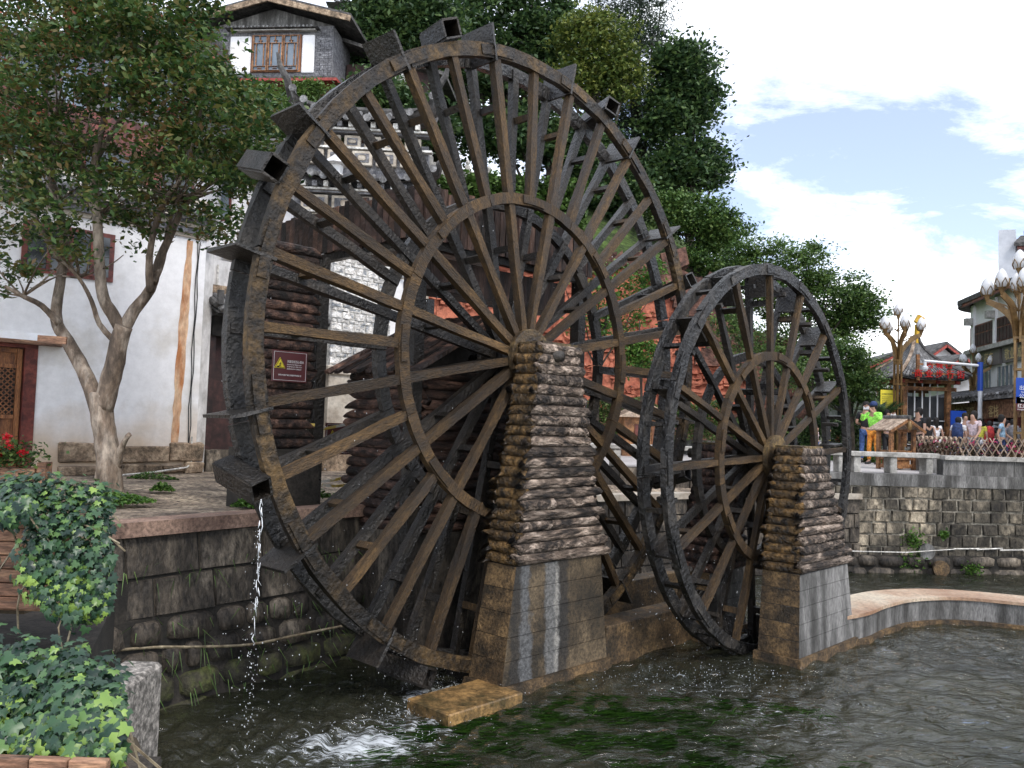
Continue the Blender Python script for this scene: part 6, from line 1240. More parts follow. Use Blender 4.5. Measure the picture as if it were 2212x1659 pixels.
# small orange kiosk behind
kc = at(1385, 945, 24); kc.z = 2.03; k2 = empty('ticket_hut', kc, .1, 'small orange brown wooden hut with a low roof seen between pier and smaller wheel', 'hut'); 
G().box((0, 0, .55), (1.2, .8, 1.1)).build('body', 'kiosk_wood', k2); G().box((-.15, -.41, .5), (.3, .03, .8)).build('opening', 'red_wood', k2); G().box((.35, -.42, .5), (.3, .03, .7)).build('shutter', 'door_wood', k2)
g = G(); g.prism([(-.8, -.6, 1.1), (.8, -.6, 1.1), (0, -.6, 1.55)], (0, 1.2, 0)); g.build('roof', 'kiosk_roof', k2)
# ================================================================== MAGNOLIA LAMPS
def bulb(root, p, k):
    g = G(); g.lathe([(.04 * k, 0), (.10 * k, .05 * k), (.155 * k, .17 * k), (.15 * k, .28 * k), (.10 * k, .41 * k), (.04 * k, .49 * k), (.005, .51 * k)], c=p, n=14); b = g.build('bulb', 'lamp_white', root, smooth=True)
    g = G()
    for i in range(5):
        a_ = i * 1.257; P = [Vector(p) + Vector((math.cos(a_ + o_) * r_ * k, math.sin(a_ + o_) * r_ * k, z_ * k)) for o_, r_, z_ in ((-.45, .12, .0), (-.42, .165, .12), (0, .165, .25), (.42, .165, .12), (.45, .12, .0))]; g.tube(P, .012 * k, 4)
    g.lathe([(.03 * k, -.16 * k), (.07 * k, -.02 * k), (.10 * k, .03 * k), (.05 * k, .03 * k)], c=p, n=10); g.build('petal_holder', 'bronze', root)
def magnolia(px, py_top, Y, k, label, arms=6, rot=.3, zb=2.03):
    c = at(px, py_top, Y); h = c.z - zb; base = Vector((c.x, c.y, zb)); t = empty('street_lamp', base, rot, label, 'street lamp', 'magnolia street lamps on the plaza')
    top = h - .52 * k; zf = top - 1.15 * k
    for sx in (-1, 1):
        for sy in (-1, 1): g = G(); g.beam((sx * .085 * k, sy * .085 * k, 0), (sx * .085 * k, sy * .085 * k, zf - .55 * k), .055 * k, .055 * k); g.build('pole_bar', 'bronze', t)
    for i in range(5): z_ = .2 + (zf - .8 * k) * i / 4; G().box((0, 0, z_), (.24 * k, .24 * k, .06 * k)).build('pole_collar', 'bronze', t)
    G().box((0, 0, .3), (.36 * k, .36 * k, .6)).build('base', 'bronze', t); g = G(); g.tube([(0, 0, zf - .6 * k), (0, 0, top - .16 * k)], .028 * k, 8); g.build('stem', 'bronze', t)
    bulb(t, (0, 0, top), k)
    g = G()
    for i in range(6): a_ = i * 1.047; g.beam((0, 0, top - .62 * k), (math.cos(a_) * .17 * k, math.sin(a_) * .17 * k, top - .50 * k), .03 * k, .02 * k)
    g.build('crown_collar', 'bronze', t)
    for i in range(arms):
        a_ = i * 2 * math.pi / arms + .25; d = Vector((math.cos(a_), math.sin(a_), 0)); rr = .78 * k * (1 if i % 2 else .62); ze = top - .60 * k * (1 if i % 2 else .85)
        P = smooth_poly([d * .06 * k + Z * (zf - .7 * k), d * .12 * k + Z * (zf - .2 * k), d * rr * .45 + Z * (ze - .42 * k), d * rr * .8 + Z * (ze - .22 * k), d * rr + Z * (ze - .14 * k)], 4)
        g = G(); 
        for j in range(len(P) - 1): g.beam(P[j], P[j + 1], .05 * k, .15 * k)
        Q = smooth_poly([d * .05 * k + Z * (zf + .1 * k), d * rr * .5 + Z * (ze - .26 * k), d * rr + Z * (ze - .12 * k)], 4)
        for j in range(len(Q) - 1): g.beam(Q[j], Q[j + 1], .03 * k, .035 * k)
        for j in (4, 7, 10): g.beam(P[j], Q[min(j // 2 + 1, len(Q) - 1)], .02 * k, .02 * k)
        g.build('arm', 'bronze', t); bulb(t, tuple(d * rr + Z * (ze)), k)
    return t
magnolia(1941, 652, 25, .80, 'bronze magnolia lamp with white bulbs in front of the pavilion, left of the three lamps'); magnolia(2102, 742, 34, .80, 'smallest and farthest magnolia lamp, before the curved building'); magnolia(2203, 538, 20.5, .98, 'nearest and tallest magnolia lamp cut by the right edge', rot=.9)
# camera mast
c = at(2117, 880, 28); cm = empty('camera_mast', (c.x, c.y, 2.03), 0, 'white camera mast with a long horizontal arm and blue top before the curved building', 'mast'); zt = at(2117, 790, 28).z - 2.03
g = G(); g.tube([(0, 0, 0), (0, 0, zt - .1)], .07, 10); g.build('mast', 'steel_white', cm); g = G(); g.tube([(0, 0, zt - .85), (0, 0, zt + .12)], .085, 10); g.build('blue_sleeve', 'sign_blue', cm); g = G(); g.tube([(0, 0, zt), (-1.9, 0, zt + .1)], .045, 8); g.build('arm', 'steel_white', cm)
g = G(); g.lathe([(.02, .22), (.05, .2), (.05, .08), (.10, .05), (.10, -.02), (.07, -.09), (.01, -.12)], c=(-1.86, 0, zt - .15), n=10); g.build('dome_camera', 'steel_white', cm); G().box((.1, -.05, zt - 2.6), (.25, .2, .4)).build('control_box', 'steel_white', cm)
for a_ in (.3, .55): g = G(); g.tube([(.05, 0, zt - 2.3), (.5, 0, zt - 2.15 + a_ * .3)], .025, 6); g.box((.55, -.02, zt - 2.1 + a_ * .3), (.16, .12, .12)); g.build('side_camera', 'steel_white', cm)
# signs on and near the lamp posts
s = sign('direction_sign', at(2217, 845, 20.0) + Vector((0, -.1, 0)), .62, .62, (1, 0, 0), 'sign_blue', 'blue direction sign on the nearest lamp pointing to taxis and buses'); text(s, '↖', -.0, .14, .16, 'sign_white', sx=1); text(s, '出租车', -.24, .03, .12, 'sign_white'); text(s, 'Taxi Station', -.20, -.05, .06, 'sign_white'); text(s, '公交车', -.24, -.17, .12, 'sign_white'); text(s, 'Bus Station', -.20, -.26, .06, 'sign_white')
s = sign('direction_sign', at(2217, 873, 20.0) + Vector((0, -.1, 0)), .62, .34, (1, 0, 0), 'sign_maroon', 'maroon direction sign under the blue one at the right edge'); text(s, '↗', -.02, .04, .14, 'sign_white'); text(s, '红太阳广场', -.28, -.09, .11, 'sign_white'); text(s, 'Hongtaiyang Square', -.28, -.15, .05, 'sign_white')
s = sign('direction_sign', at(2101, 884, 33.6), .36 * 1.0, .24, (1, 0, 0), 'sign_blue', 'small blue direction sign on the farthest lamp post'); text(s, '↖', -.05, .0, .1, 'sign_white'); text(s, '古城方向', -.14, -.08, .07, 'sign_white')
s = sign('notice_board', at(1918, 871, 25.2), .44, .80, (1, -.08, 0), 'sign_yellow', 'tall yellow notice board left of the pavilion behind the visitors'); text(s, '古城景区游客须知', -.19, .26, .045, 'sign_black')
for i in range(8): text(s, '游客请自觉遵守景区秩序', -.18, .18 - i * .06, .026, 'sign_black')
G().box((.26, .02, .05), (.07, .07, 1.3)).build('post', 'maroon_dark', s)
# ================================================================== PAVILION
vc = at(1975, 900, 30); vc.z = 2.03; pv = empty('pavilion', vc, .08, 'brown timber pavilion with a steep swept grey tile roof and red characters', 'pavilion')
def zpx(py, Y, px=1975): return at(px, py, Y).z - 2.03
for x, y in ((-.85, -.8), (.75, -.8), (-.85, .8), (.75, .8)): G().box((x, y, zpx(830, 30) / 2), (.16, .16, zpx(830, 30))).build('post', 'kiosk_wood', pv)
G().box((0, 0, zpx(885, 30) / 2 + .4), (1.5, 1.4, zpx(850, 30) - .5)).build('glass_body', 'glass_dark', pv)
for i in range(6): G().box((-.7 + i * .28, -.72, zpx(890, 30)), (.04, .03, zpx(850, 30) * .85)).build('mullion', 'steel_white', pv)
for z_ in (.55, 1.0, 1.4): G().box((0, -.745, z_), (1.45, .02, .03)).build('transom', 'steel_white', pv)
for py_, w_ in ((827, 2.3), (842, 2.0)): G().box((0, -.85, zpx(py_, 30)), (w_, .14, .13)).build('beam', 'kiosk_wood', pv); G().box((0, .85, zpx(py_, 30)), (w_, .14, .13)).build('beam', 'kiosk_wood', pv)
for x in (-1.0, -.35, .3, 1.0): G().box((x, -.95, zpx(827, 30)), (.12, .1, .12)).build('beam_end', 'red_paint', pv)
for sx in (-1.05, 1.0): G().box((sx, 0, zpx(827, 30)), (.14, 1.8, .13)).build('beam', 'kiosk_wood', pv)
zr = zpx(822, 30); rs = zpx(728, 30) - zr; nL = 10; HW = 1.22
def tent(u, t): # side 0 front; u -1..1
    h_ = HW * (1 - t) ** 1.75 + .05; return h_
for side in range(4):
    Mr = Matrix.Rotation(side * math.pi / 2, 3, 'Z'); vs = []; fs = []
    for j in range(nL + 1):
        t = j / nL; h_ = tent(0, t)
        for i in range(13):
            u = -1 + i / 6; vs.append(Mr @ Vector((u * h_, -h_, zr + rs * t + .10 * (1 - t) ** 3 * abs(u) ** 3)))
    for j in range(nL):
        for i in range(12): fs.append((j * 13 + i, j * 13 + i + 1, (j + 1) * 13 + i + 1, (j + 1) * 13 + i))
    k = len(vs); g = G(); g.add(vs + [v - Z * .05 for v in vs], fs + [tuple(k + x for x in reversed(f)) for f in fs]); g.build('roof_deck', 'roof_dark', pv)
    for i in range(19):
        u = -1 + 2 * (i + .5) / 19; P = []
        for j in range(7):
            t = j / 6 * (1 - abs(u) * .0); h_ = tent(0, t); P.append(Mr @ Vector((u * HW * (1 - t) ** 1.75, -h_ - .01, zr + rs * t + .03 + .10 * (1 - t) ** 3 * abs(u) ** 3)))
        g = G(); g.tube(P, [.042, .04, .036, .032, .026, .018, .01], 5); g.build('cover_tile', 'roof_tile', pv)
    g = G(); P = [Mr @ Vector((-tent(0, j / 8) - .02, -tent(0, j / 8) - .02, zr + rs * j / 8 + .05 + .12 * (1 - j / 8) ** 3)) for j in range(9)]; g.tube(P, .065, 6); g.build('hip_ridge', 'kiosk_roof' if side in (0, 3) else 'roof_dark', pv)
g = G(); g.beam((0.02, -.05, zr + rs - .35), (.06, -.05, zr + rs + .45), .16, .12); g.box((.12, -.05, zr + rs + .62), (.26, .14, .30), Matrix.Rotation(.5, 3, 'Y')); g.build('gold_finial', 'gold', pv)
G().box((-.02, -1.28, zpx(793, 30)), (1.15, .05, .06)).build('sign_beam', 'kiosk_wood', pv); G().box((0, -1.30, zpx(812, 30)), (1.7, .05, .06)).build('sign_beam', 'kiosk_wood', pv); G().box((-.62, -1.24, zpx(800, 30)), (.10, .08, .9)).build('sign_post', 'kiosk_wood', pv); G().box((.52, -1.24, zpx(805, 30)), (.10, .08, .7)).build('sign_post', 'kiosk_wood', pv)
text(pv, '古 城 口', -.38, zpx(800, 30), .27, 'sign_red', y=-1.34, ext=.02); text(pv, '商 业 步 行 街', -.82, zpx(819, 30), .30, 'sign_red', y=-1.36, ext=.02)
# ================================================================== BUILDINGS ON THE RIGHT
B0 = Vector((19.95, 36.0, 0)); bd = Vector((-.18, -.983, 0)).normalized(); bn = Vector((-bd.y * -1, bd.x * -1, 0)); bn = Vector((-.983, .18, 0))
def Fs(s, b, z): return B0 + bd * s - bn * b + Z * z           # s towards the camera, b into the building
cb = empty('shop_building', B0, 0, 'curved white building with dark lattice windows and shop signs on the right edge', 'building')
pbox(cb, 'wall', Fs, 0, 22, 0, 8, 2.03, 8.85, 'white_plaster')
# rounded corner
I = wloc(cb); RC = 2.2
def corner(r, z0, z1, mm, name, a0=0, a1=1.5, n=9, r_in=None):
    g = G(); cc = Fs(0, RC, 0); vs = []
    for i in range(n + 1):
        a_ = a0 + (a1 - a0) * i / n; d = bn * math.cos(a_) - bd * math.sin(a_); vs += [I @ (cc + d * (RC + r) + Z * z0), I @ (cc + d * (RC + r) + Z * z1), I @ (cc + d * (RC + (r_in if r_in is not None else r - .3)) + Z * z1), I @ (cc + d * (RC + (r_in if r_in is not None else r - .3)) + Z * z0)]
    f = [(i * 4 + k, i * 4 + 4 + k, i * 4 + 4 + (k + 1) % 4, i * 4 + (k + 1) % 4) for i in range(n) for k in range(4)] + [(0, 1, 2, 3), (n * 4 + 3, n * 4 + 2, n * 4 + 1, n * 4)]
    g.add(vs, f); return g.build(name, mm, cb)
corner(0, 2.03, 8.85, 'white_plaster', 'corner_wall'); corner(.5, 8.62, 8.85, 'roof_dark', 'corner_eave', r_in=-1); corner(.28, 6.5, 6.68, 'stone_light', 'ledge'); corner(.02, 6.7, 7.7, 'red_wood', 'corner_window', .1, .8)
pbox(cb, 'ledge', Fs, 0, 22, -.28, 0, 6.5, 6.68, 'stone_light')
g = G(); g.hexa([I @ Fs(*q) for q in ((-.5, -.5, 8.7), (22, -.5, 8.7), (22, 3, 9.9), (1.5, 3, 9.9), (-.5, -.5, 8.9), (22, -.5, 8.9), (22, 3, 10.1), (1.5, 3, 10.1))]); g.build('roof', 'roof_dark', cb)
pbox(cb, 'eave_board', Fs, -.2, 22, -.46, -.34, 8.58, 8.69, 'red_wood')
for i in range(9):
    s = .15 + i * 2.4; wd_2 = pbox(cb, 'lattice_window', Fs, s + .16, s + 2.24, -.05, 0, 6.72, 7.72, 'red_wood'); 
    for k in range(6): pbox(cb, 'pane', Fs, s + .22 + k * .335, s + .22 + k * .335 + .27, -.07, -.051, 6.80, 7.3, 'maroon_dark'); pbox(cb, 'pane', Fs, s + .22 + k * .335, s + .22 + k * .335 + .27, -.07, -.051, 7.36, 7.66, 'maroon_dark')
    pbox(cb, 'column', Fs, s - .12, s + .12, -.10, 0, 6.69, 8.6, 'white_plaster'); pbox(cb, 'wall_box', Fs, s - .14, s + .14, -.4, -.11, 7.75, 8.05, 'stone_light')
    pbox(cb, 'lower_window', Fs, s + .25, s + 1.8, -.03, 0, 4.85, 5.75, 'glass_blue')
    for k in range(5): pbox(cb, 'mullion', Fs, s + .25 + k * .37, s + .31 + k * .37, -.06, -.031, 4.85, 5.75, 'stone_light')
for a_, b_, tx in ((.3, 3.2, '恒信 药店'), (3.5, 8.2, '敬业 诚信 友善')):
    pbox(cb, 'sign_board', Fs, a_, b_, -.12, -.031, 5.85, 6.48, 'sign_grey'); 
    o = text(cb, tx, 0, 0, .48, 'sign_gold'); p = Fs(b_ - .25, -.14, 5.98) - B0; o.location = p; o.rotation_euler = (math.pi / 2, 0, math.atan2(-bd.y, -bd.x) ) ; o.location = Fs(b_ - .25, -.14, 5.98) - B0
    o.rotation_euler[2] = math.atan2(bd.y, bd.x)
    o.location = Fs(a_ + .25, -.14, 5.98) - B0
    # read left to right for somebody standing in the street
    
g = G(); g.hexa([I @ Fs(*q) for q in ((-2.5, -2.6, 4.15), (22, -2.6, 4.15), (22, 0, 4.75), (-2.5, 0, 4.75), (-2.5, -2.6, 4.27), (22, -2.6, 4.27), (22, 0, 4.87), (-2.5, 0, 4.87))]); g.build('lower_roof', 'roof_tile', cb)
for i in range(70): s = -2.4 + i * .34; g = G(); g.tube([I @ Fs(s, -2.65, 4.3), I @ Fs(s, 0, 4.92)], .07, 5); g.build('cover_tile', 'roof_dark' if i % 3 else 'roof_tile', cb)
pbox(cb, 'shop_fascia', Fs, -2.3, 22, -2.3, -2.1, 3.55, 4.15, 'planter_wood'); pbox(cb, 'shop_front', Fs, -2.3, 22, -2.0, -.01, 2.03, 4.1, 'maroon_dark')
for i in range(8): pbox(cb, 'shop_opening', Fs, -2 + i * 2.6, .0 + i * 2.6, -2.05, -2.001, 2.03, 3.5, 'black_inside'); pbox(cb, 'shop_post', Fs, .1 + i * 2.6, .3 + i * 2.6, -2.3, -2.06, 2.03, 3.55, 'red_wood')
for a_, tx, mm in ((-.6, '银器', 'sign_cream'), (5.2, '茶庄 酒吧', 'sign_gold'), (8.4, '客栈', 'sign_gold')): o = text(cb, tx, 0, 0, .44, mm); o.location = Fs(a_, -2.35, 3.62) - B0; o.rotation_euler[2] = math.atan2(bd.y, bd.x)
for i in range(3): 
    g = G(); c = Fs(7.5 + i * .9, -2.4, 3.0); g.box(I @ c, (.3, .3, .25)); g.build('green_sign', 'neon_green', cb)
s = sign('shop_sign', at(2043, 875, 36), .42, .36, (1, .1, 0), 'sign_cream', 'small cream hanging sign left of the shops'); text(s, '客栈', -.17, -.08, .18, 'sign_black')
# tall block behind
tb = empty('tall_building', at(2155, 900, 60) , 0, 'tall pale grey building with green windows at the right edge', 'building'); c = at(2155, 900, 60); zt = at(2155, 497, 60).z
def Ts(s, b, z): return Vector((c.x, c.y, 0)) + Vector((1, -.35, 0)).normalized() * s + Vector((.53, .85, 0)) * b + Z * z
pbox(tb, 'tower', Ts, 0, 1.1, 0, 6, 2.03, zt, 'cool_plaster'); pbox(tb, 'wall', Ts, 1.12, 9, .4, 8, 2.03, zt - .6, 'cool_plaster')
I = wloc(tb); g = G(); g.hexa([I @ Ts(*q) for q in ((1.0, -.5, zt - 1.3), (9, -.5, zt - 1.3), (9, 1, zt - .5), (1.4, 1, zt - .5), (1.0, -.5, zt - 1.05), (9, -.5, zt - 1.05), (9, 1, zt - .25), (1.4, 1, zt - .25))]); g.build('eave_roof', 'roof_dark', tb); pbox(tb, 'eave_beam', Ts, 1.2, 9, -.3, .38, zt - 1.5, zt - 1.31, 'red_wood'); pbox(tb, 'ridge_ornament', Ts, 1.6, 9, .6, .8, zt - .24, zt, 'roof_dark')
for f in range(5):
    for i in range(4): z1 = at(2190, 532, 60).z - f * 2.05; fr_ = pbox(tb, 'window', Ts, 1.75 + i * 1.9, 3.0 + i * 1.9, .33, .398, z1 - 1.05, z1, 'stone_light'); pbox(fr_, 'pane', lambda s, b, z: Ts(s, b, z) - Vector((tb.location)), 1.82 + i * 1.9, 2.93 + i * 1.9, .31, .329, z1 - .98, z1 - .07, 'glass_green')
def small_house(px, py, Y, wd, rise, label, wallm, roofm, rz=0., eave='red_paint'):
    c = at(px, py, Y); t = empty('house', (c.x, c.y, 2.03), rz, label, 'house'); h = c.z - 2.03
    G().box((wd / 2, 2, h / 2), (wd, 4, h)).build('wall', wallm, t); g = G(); g.prism([(0, 0, h), (wd, 0, h), (wd / 2, 0, h + rise)], (0, 4, 0)); g.build('gable', wallm, t)
    for sg in (-1, 1):
        p = Vector((wd / 2, -.5, h + rise + .12)); q = Vector((wd / 2 + sg * (wd / 2 + .5), -.5, h - .15)); d = Vector((0, 5, 0)); g = G(); g.hexa([p, q, q + d, p + d, p + Z * .15, q + Z * .15, q + d + Z * .15, p + d + Z * .15]); g.build('roof', roofm, t); g = G(); g.beam(p - Z * .1 - Vector((0, .03, 0)), q - Z * .1 - Vector((0, .03, 0)), .05, .13); g.build('barge_board', eave, t)
    w = G().box((wd * .5, -.03, h * .72), (wd * .4, .05, h * .18)).build('window', 'red_wood', t); G().box((wd * .5, -.07, h * .72), (wd * .34, .02, h * .14)).build('pane', 'glass_blue', w); return t
small_house(2003, 776, 48, 1.75, .75, 'white gabled house with red edges between pavilion roof and curved building', 'white_plaster', 'roof_dark'); small_house(2022, 802, 44, 2.6, .7, 'grey roofed lower house with a blue window left of the curved building', 'concrete_grey', 'roof_dark', .2); small_house(1893, 785, 46, 2.4, .5, 'grey roofed house peeping between trees and the left lamp', 'white_plaster_dirty', 'roof_dark', -.1)
small_house(1955, 800, 50, 3.5, .6, 'low dark roofed house behind the pavilion', 'white_plaster_dirty', 'roof_dark', 0); small_house(2060, 815, 40, 3, .5, 'pale low building under the arm of the camera mast', 'white_plaster', 'roof_dark')
gf_ = empty('glass_fence', at(2045, 930, 31), 0, 'green tinted glass fence behind the crowd beside the pavilion', 'fence')
for i in range(5): G().box((-.6 + i * .62, 0, 0), (.58, .04, 1.5)).build('pane', 'glass_green', gf_).data.materials[0] = MATS['glass_dark']; G().box((-.91 + i * .62, 0, 0), (.03, .06, 1.6)).build('post', 'steel_white', gf_)
c = at(2070, 918, 27); ad_ = empty('poster_stand', (c.x, c.y, 2.03), 0, 'blue and white poster stand behind the man with the backpack', 'stand'); G().box((0, 0, .85), (.5, .05, 1.7)).build('board', 'sign_blue', ad_); G().box((.08, -.03, 1.1), (.3, .01, .8)).build('print', 'sign_white', ad_)
gs = empty('red_stall', at(1775, 950, 30), 0, 'distant stall with red and white clothes on the lawn right of the smaller wheel', 'stall'); I = Vector(gs.location); 
for i in range(6): G().box((-.3 + i * .22, 0, -.3), (.12, .1, .8 + .1 * (i % 3)), jit=.02).build('hanging_cloth', ('cloth_red', 'cloth_white', 'cloth_red', 'cloth_grey')[i % 4], gs)
# low background block so that the street closes behind the crowd
for px_, py_, Y_, w_, lb in ((2120, 880, 55, 12, 'far pale street front behind the crowd on the right'), (1880, 880, 60, 9, 'far pale wall behind trees and pavilion')):
    c = at(px_, py_, Y_); t = empty('street_front', (c.x, c.y, 2.03), 0, lb, 'building'); h = c.z - 2.03 + 1.2; G().box((0, 2, h / 2), (w_, 4, h)).build('wall', 'white_plaster_dirty', t); G().box((0, .0, h + .2), (w_ + 1, 5, .4)).build('roof', 'roof_dark', t)
    for i in range(5): G().box((-w_ / 2 + (i + .5) * w_ / 5, -.03, h * .5), (w_ / 8, .05, h * .5)).build('shop_window', 'glass_dark', t)
# ================================================================== PEOPLE
def skinned(name, V_, E__, Rr, mm, sub=1):
    me = bpy.data.meshes.new(name); me.from_pydata([tuple(v) for v in V_], E__, []); o = bpy.data.objects.new(name, me); COL.objects.link(o)
    md = o.modifiers.new('s', 'SKIN'); md.use_smooth_shade = True
    for i, r_ in enumerate(Rr):
        sv_ = me.skin_vertices[0].data[i]; sv_.radius = (r_, r_) if not isinstance(r_, tuple) else r_
    me.skin_vertices[0].data[0].use_root = True
    if sub: o.modifiers.new('d', 'SUBSURF').levels = sub
    bpy.context.view_layer.update(); dg = bpy.context.evaluated_depsgraph_get(); res = bpy.data.meshes.new_from_object(o.evaluated_get(dg)); bpy.data.objects.remove(o); res.materials.clear(); res.materials.append(MATS[mm]); return res
def person(px, py, Y, face, top, bottom, label, pose='stand', hair='hair_black', sleeve=.6, legs='trousers', h=None, hat=None, pack=None, tag_part=None, woman=False, fem=None, zb=2.03):
    c = at(px, py, Y); H_ = h or (c.z - zb); k = H_ / 1.72; root = empty('person', (c.x, c.y, zb), face, label, 'person')
    # local frame: x right, -y the way the person faces
    w_ = .88 if woman else 1.0; sh = .185 * w_; hip = .085
    st = .16 if pose == 'walk' else .04
    pel = Vector((0, 0, .93)); wa = Vector((0, -.01, 1.08)); ch = Vector((0, 0, 1.30)); nk = Vector((0, -.01, 1.46)); jaw = Vector((0, -.045, 1.555)); cr_ = Vector((0, -.02, 1.64)); 
    LH, RH = Vector((-hip, 0, .88)), Vector((hip, 0, .88)); LK, RK = Vector((-hip - .01, -st - .02, .49)), Vector((hip + .01, st * .3 - .03, .49)); LA, RA = Vector((-hip - .02, -st * .9, .09)), Vector((hip + .02, st + .02, .09)); LT, RT = LA + Vector((-.01, -.15, -.05)), RA + Vector((.01, -.15, -.05))
    LS, RS = Vector((-sh, 0, 1.40)), Vector((sh, 0, 1.40))
    if pose == 'photo': LE, RE, LW, RW_ = Vector((-.27, -.16, 1.22)), Vector((.27, -.16, 1.24)), Vector((-.09, -.36, 1.50)), Vector((.09, -.36, 1.52))
    elif pose == 'reach': LE, RE, LW, RW_ = Vector((-.24, -.16, 1.22)), Vector((.24, -.05, 1.14)), Vector((-.20, -.42, 1.36)), Vector((.26, -.12, .92))
    elif pose == 'walk': LE, RE, LW, RW_ = Vector((-.25, .10, 1.12)), Vector((.25, -.10, 1.12)), Vector((-.27, .02, .88)), Vector((.27, -.30, .96))
    elif pose == 'front': LE, RE, LW, RW_ = Vector((-.25, .0, 1.13)), Vector((.25, .0, 1.13)), Vector((-.08, -.22, 1.06)), Vector((.08, -.22, 1.08))
    else: LE, RE, LW, RW_ = Vector((-.235, .03, 1.13)), Vector((.235, .03, 1.13)), Vector((-.25, -.05, .88)), Vector((.25, -.05, .88))
    def hand(Wr, El): return Wr + (Wr - El).normalized() * .09
    V_ = [pel, wa, ch, nk, jaw, cr_, LH, LK, LA, LT, RH, RK, RA, RT, LS, LE, LW, hand(LW, LE), RS, RE, RW_, hand(RW_, RE), jaw + Vector((0, -.075, .012))]
    E__ = [(0, 1), (1, 2), (2, 3), (3, 4), (4, 5), (0, 6), (6, 7), (7, 8), (8, 9), (0, 10), (10, 11), (11, 12), (12, 13), (2, 14), (14, 15), (15, 16), (16, 17), (2, 18), (18, 19), (19, 20), (20, 21), (4, 22)]
    Rr = [(.13 * w_, .10), (.115 * w_, .085), (.145 * w_, .10), .052, (.062, .072), (.078, .088), .085, .056, .038, .03, .085, .056, .038, .03, .058, .04, .028, .03, .058, .04, .028, .03, .014]
    S_ = Matrix.Diagonal((k, k, k))
    def put(nm, V2, E2, R2, mm, sub=1): inst(nm, skinned(nm, [S_ @ v for v in V2], E2, [tuple(x * k for x in r_) if isinstance(r_, tuple) else r_ * k for r_ in R2], mm, sub), root)
    put('body', V_, E__, Rr, 'skin')
    SLv = lambda a_, b_, f: a_.lerp(b_, f)
    V2 = [pel + Vector((0, 0, .02)), wa, ch, nk + Vector((0, 0, -.05)), LS, RS]; E2 = [(0, 1), (1, 2), (2, 3), (2, 4), (2, 5)]; R2 = [(.15 * w_, .118), (.135 * w_, .102), (.162 * w_, .118), .062, .074, .074]
    if sleeve > 0:
        e1 = SLv(LS, LE, min(1, sleeve)); e2 = SLv(RS, RE, min(1, sleeve)); V2 += [e1, e2]; E2 += [(4, 6), (5, 7)]; R2 += [.058, .058]
        if sleeve > 1: V2 += [SLv(LE, LW, sleeve - 1), SLv(RE, RW_, sleeve - 1)]; E2 += [(6, 8), (7, 9)]; R2 += [.045, .045]
    put('shirt', V2, E2, R2, top)
    if legs == 'dress': g = G(); g.lathe([(.13 * k, .95 * k), (.17 * k, .75 * k), (.21 * k, .5 * k)], n=12); g.build('skirt', bottom, root, smooth=True)
    else:
        f = .45 if legs == 'shorts' else 1.0; V3 = [pel, LH, RH, SLv(LH, LK, 1 if f == 1 else .9), SLv(RH, RK, 1 if f == 1 else .9)]; E3 = [(0, 1), (0, 2), (1, 3), (2, 4)]; R3 = [(.135 * w_, .108), .098, .098, .07, .07]
        if f == 1: V3 += [LA + Vector((0, 0, .02)), RA + Vector((0, 0, .02))]; E3 += [(3, 5), (4, 6)]; R3 += [.056, .056]
        put('trousers', V3, E3, R3, bottom)
    for a_, b_, nm in ((LA, LT, 'shoe'), (RA, RT, 'shoe')): g = G(); g.tube([S_ @ (a_ + Vector((0, .05, -.035))), S_ @ (a_ + Vector((0, -.04, -.04))), S_ @ (b_ + Vector((0, -.02, -.01)))], [.045 * k, .048 * k, .036 * k], 8); g.build(nm, 'shoe', root, smooth=True)
    g = G(); 
    if hat: g.lathe([(.01, .13), (.06, .12), (.098, .07), (.104, 0), (.09, -.01)], c=S_ @ (cr_ + Vector((0, .0, .0))), n=12); g.box(S_ @ (cr_ + Vector((0, -.13, .01))), (.13 * k, .10 * k, .015)); g.build('cap', hat, root, smooth=True); g = G(); g.lathe([(.09, .0), (.098, -.03), (.09, -.09), (.03, -.1)], c=S_ @ (cr_ + Vector((0, .03, .0))), n=10); g.build('hair', hair, root, smooth=True)
    else:
        b_ = -.13 if not woman else -.30; g.lathe([(.01, .112 * k), (.055 * k, .100 * k), (.09 * k, .055 * k), (.099 * k, .0), (.092 * k, -.06 * k), (.075 * k, b_ * k), (.02 * k, (b_ - .03) * k)], c=S_ @ (cr_ + Vector((0, .028, .0))), n=12); g.build('hair', hair, root, smooth=True)
    # five fingers on each hand
    g = G()
    for Wr, El, sx in ((LW, LE, -1), (RW_, RE, 1)):
        hd = hand(Wr, El); d = (Wr - El).normalized(); s_ = d.cross(Vector((0, 1, 0.01))).normalized()
        for q in range(4): p0 = hd + s_ * (q - 1.5) * .018; g.tube([S_ @ p0, S_ @ (p0 + d * .04), S_ @ (p0 + d * (.065 + .008 * (q in (1, 2))) + Vector((0, -.02, 0)))], [.010 * k, .009 * k, .007 * k], 5)
        g.tube([S_ @ (hd - d * .04), S_ @ (hd - s_ * sx * .035 - d * .0), S_ @ (hd - s_ * sx * .04 + d * .03)], [.011 * k, .010 * k, .008 * k], 5)
    g.build('fingers', 'skin', root)
    if pose == 'photo': G().box(S_ @ Vector((0, -.42, 1.56)), (.16 * k, .012, .085 * k)).build('phone', 'sign_white', root)
    if pack: g = G(); g.lathe([(.03, .26), (.12, .22), (.15, .0), (.14, -.2), (.03, -.24)], n=10, c=(0, .17 * k, 1.22 * k)); o = g.build('backpack', pack, root, smooth=True)
    if tag_part == 'glasses': g = G(); g.box(S_ @ (jaw + Vector((0, -.075, .055))), (.13 * k, .02, .035 * k)); g.build('sunglasses', 'sign_black', root)
    return root
PI = math.pi
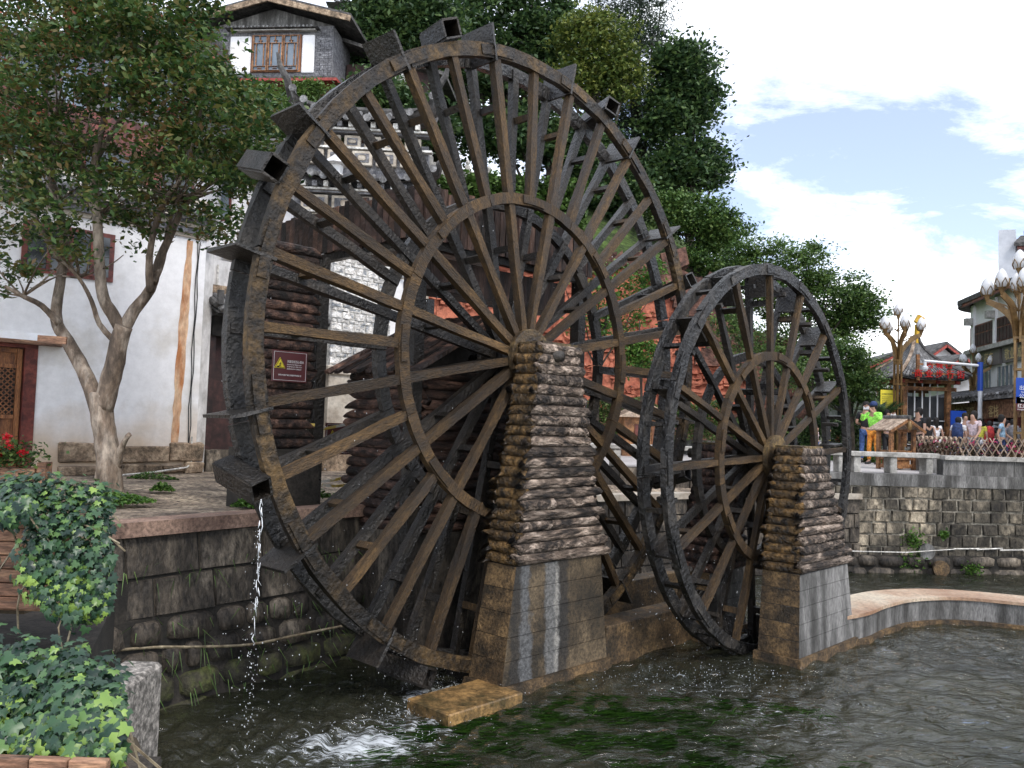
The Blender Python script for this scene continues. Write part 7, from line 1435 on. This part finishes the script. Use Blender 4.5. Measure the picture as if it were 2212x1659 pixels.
person(1871, 869, 24.5, PI * .9, 'cloth_black', 'cloth_jeans', 'man seen from behind in black shirt and blue jeans beside the lime jacket', 'front', sleeve=.7)
person(1888, 870, 23.4, -.9, 'cloth_lime', 'cloth_orange', 'man in lime jacket, dark cap and orange trousers photographing with a phone', 'photo', sleeve=1.7, hat='cloth_navy', tag_part='glasses')
person(1917, 886, 24.6, 0, 'cloth_pink', 'cloth_black', 'woman in pink behind the wooden kiosk', 'photo', woman=True, sleeve=.3)
person(1986, 882, 22.6, -1.2, 'cloth_black', 'cloth_black', 'man in black t-shirt and sunglasses reaching over the kiosk roof', 'reach', tag_part='glasses')
person(2005, 902, 23.2, PI, 'cloth_black', 'cloth_black', 'dark haired woman in a black top seen from behind right of the kiosk', woman=True, sleeve=0)
person(2022, 903, 23.4, PI, 'cloth_white', 'cloth_white', 'woman in white top and shorts with her back turned, right of the black top', woman=True, legs='shorts', sleeve=.4)
person(2048, 918, 30, 0, 'cloth_white', 'cloth_grey', 'small child in white t-shirt far off between the adults', h=1.15, sleeve=.5)
person(2070, 902, 23.5, PI * .8, 'cloth_white', 'cloth_grey', 'person in white shirt carrying a blue backpack', pack='cloth_navy', sleeve=.6)
person(2085, 893, 24.4, -.3, 'cloth_white', 'cloth_black', 'man in white printed t-shirt with dark straps facing the camera', 'front', sleeve=.5)
person(2104, 889, 22.0, -1.1, 'cloth_pink', 'cloth_grey', 'man in pale pink polo shirt walking left in the crowd', 'walk', sleeve=.5)
person(2118, 905, 25.0, PI * .7, 'cloth_yellow', 'cloth_white', 'person in yellow and white behind the pale pink polo', woman=True)
person(2126, 914, 28.0, .4, 'cloth_peach', 'cloth_grey', 'woman in a peach dress far behind in the crowd', woman=True, legs='dress')
person(2138, 911, 25.5, PI * .8, 'cloth_black', 'cloth_grey', 'man in black with a red shoulder bag in the crowd', pack='cloth_red', sleeve=.6)
person(2164, 897, 22.2, 1.0, 'cloth_blue', 'cloth_navy', 'man in light blue polo shirt striding right, near the fence', 'walk', sleeve=.5)
person(2176, 909, 24.8, .2, 'cloth_pink', 'cloth_grey', 'person in lilac partly hidden behind the light blue polo', sleeve=.6)
person(2189, 907, 22.6, PI * .85, 'cloth_stripe', 'cloth_black', 'person in striped shirt with a black backpack at the right edge', pack='cloth_grey', sleeve=.7)
person(2210, 917, 25.0, PI, 'cloth_grey', 'cloth_navy', 'person in grey cut by the right edge of the picture', sleeve=.6)
person(2062, 914, 27.5, .6, 'cloth_red', 'cloth_black', 'person in red glimpsed behind the blue backpack', woman=True)
person(1262, 862, 21.0, -.6, 'cloth_blue', 'cloth_peach', 'visitor in blue top and peach skirt seen through the right spokes of the large wheel', woman=True, legs='dress', sleeve=.2)
person(1763, 920, 24.0, .8, 'cloth_pink', 'cloth_jeans', 'visitor in floral pink seen through the right side of the smaller wheel', woman=True, sleeve=.4)
person(1790, 924, 26.0, 1.2, 'cloth_yellow', 'cloth_black', 'visitor in bright yellow just right of the smaller wheel rim', woman=True, sleeve=.5)
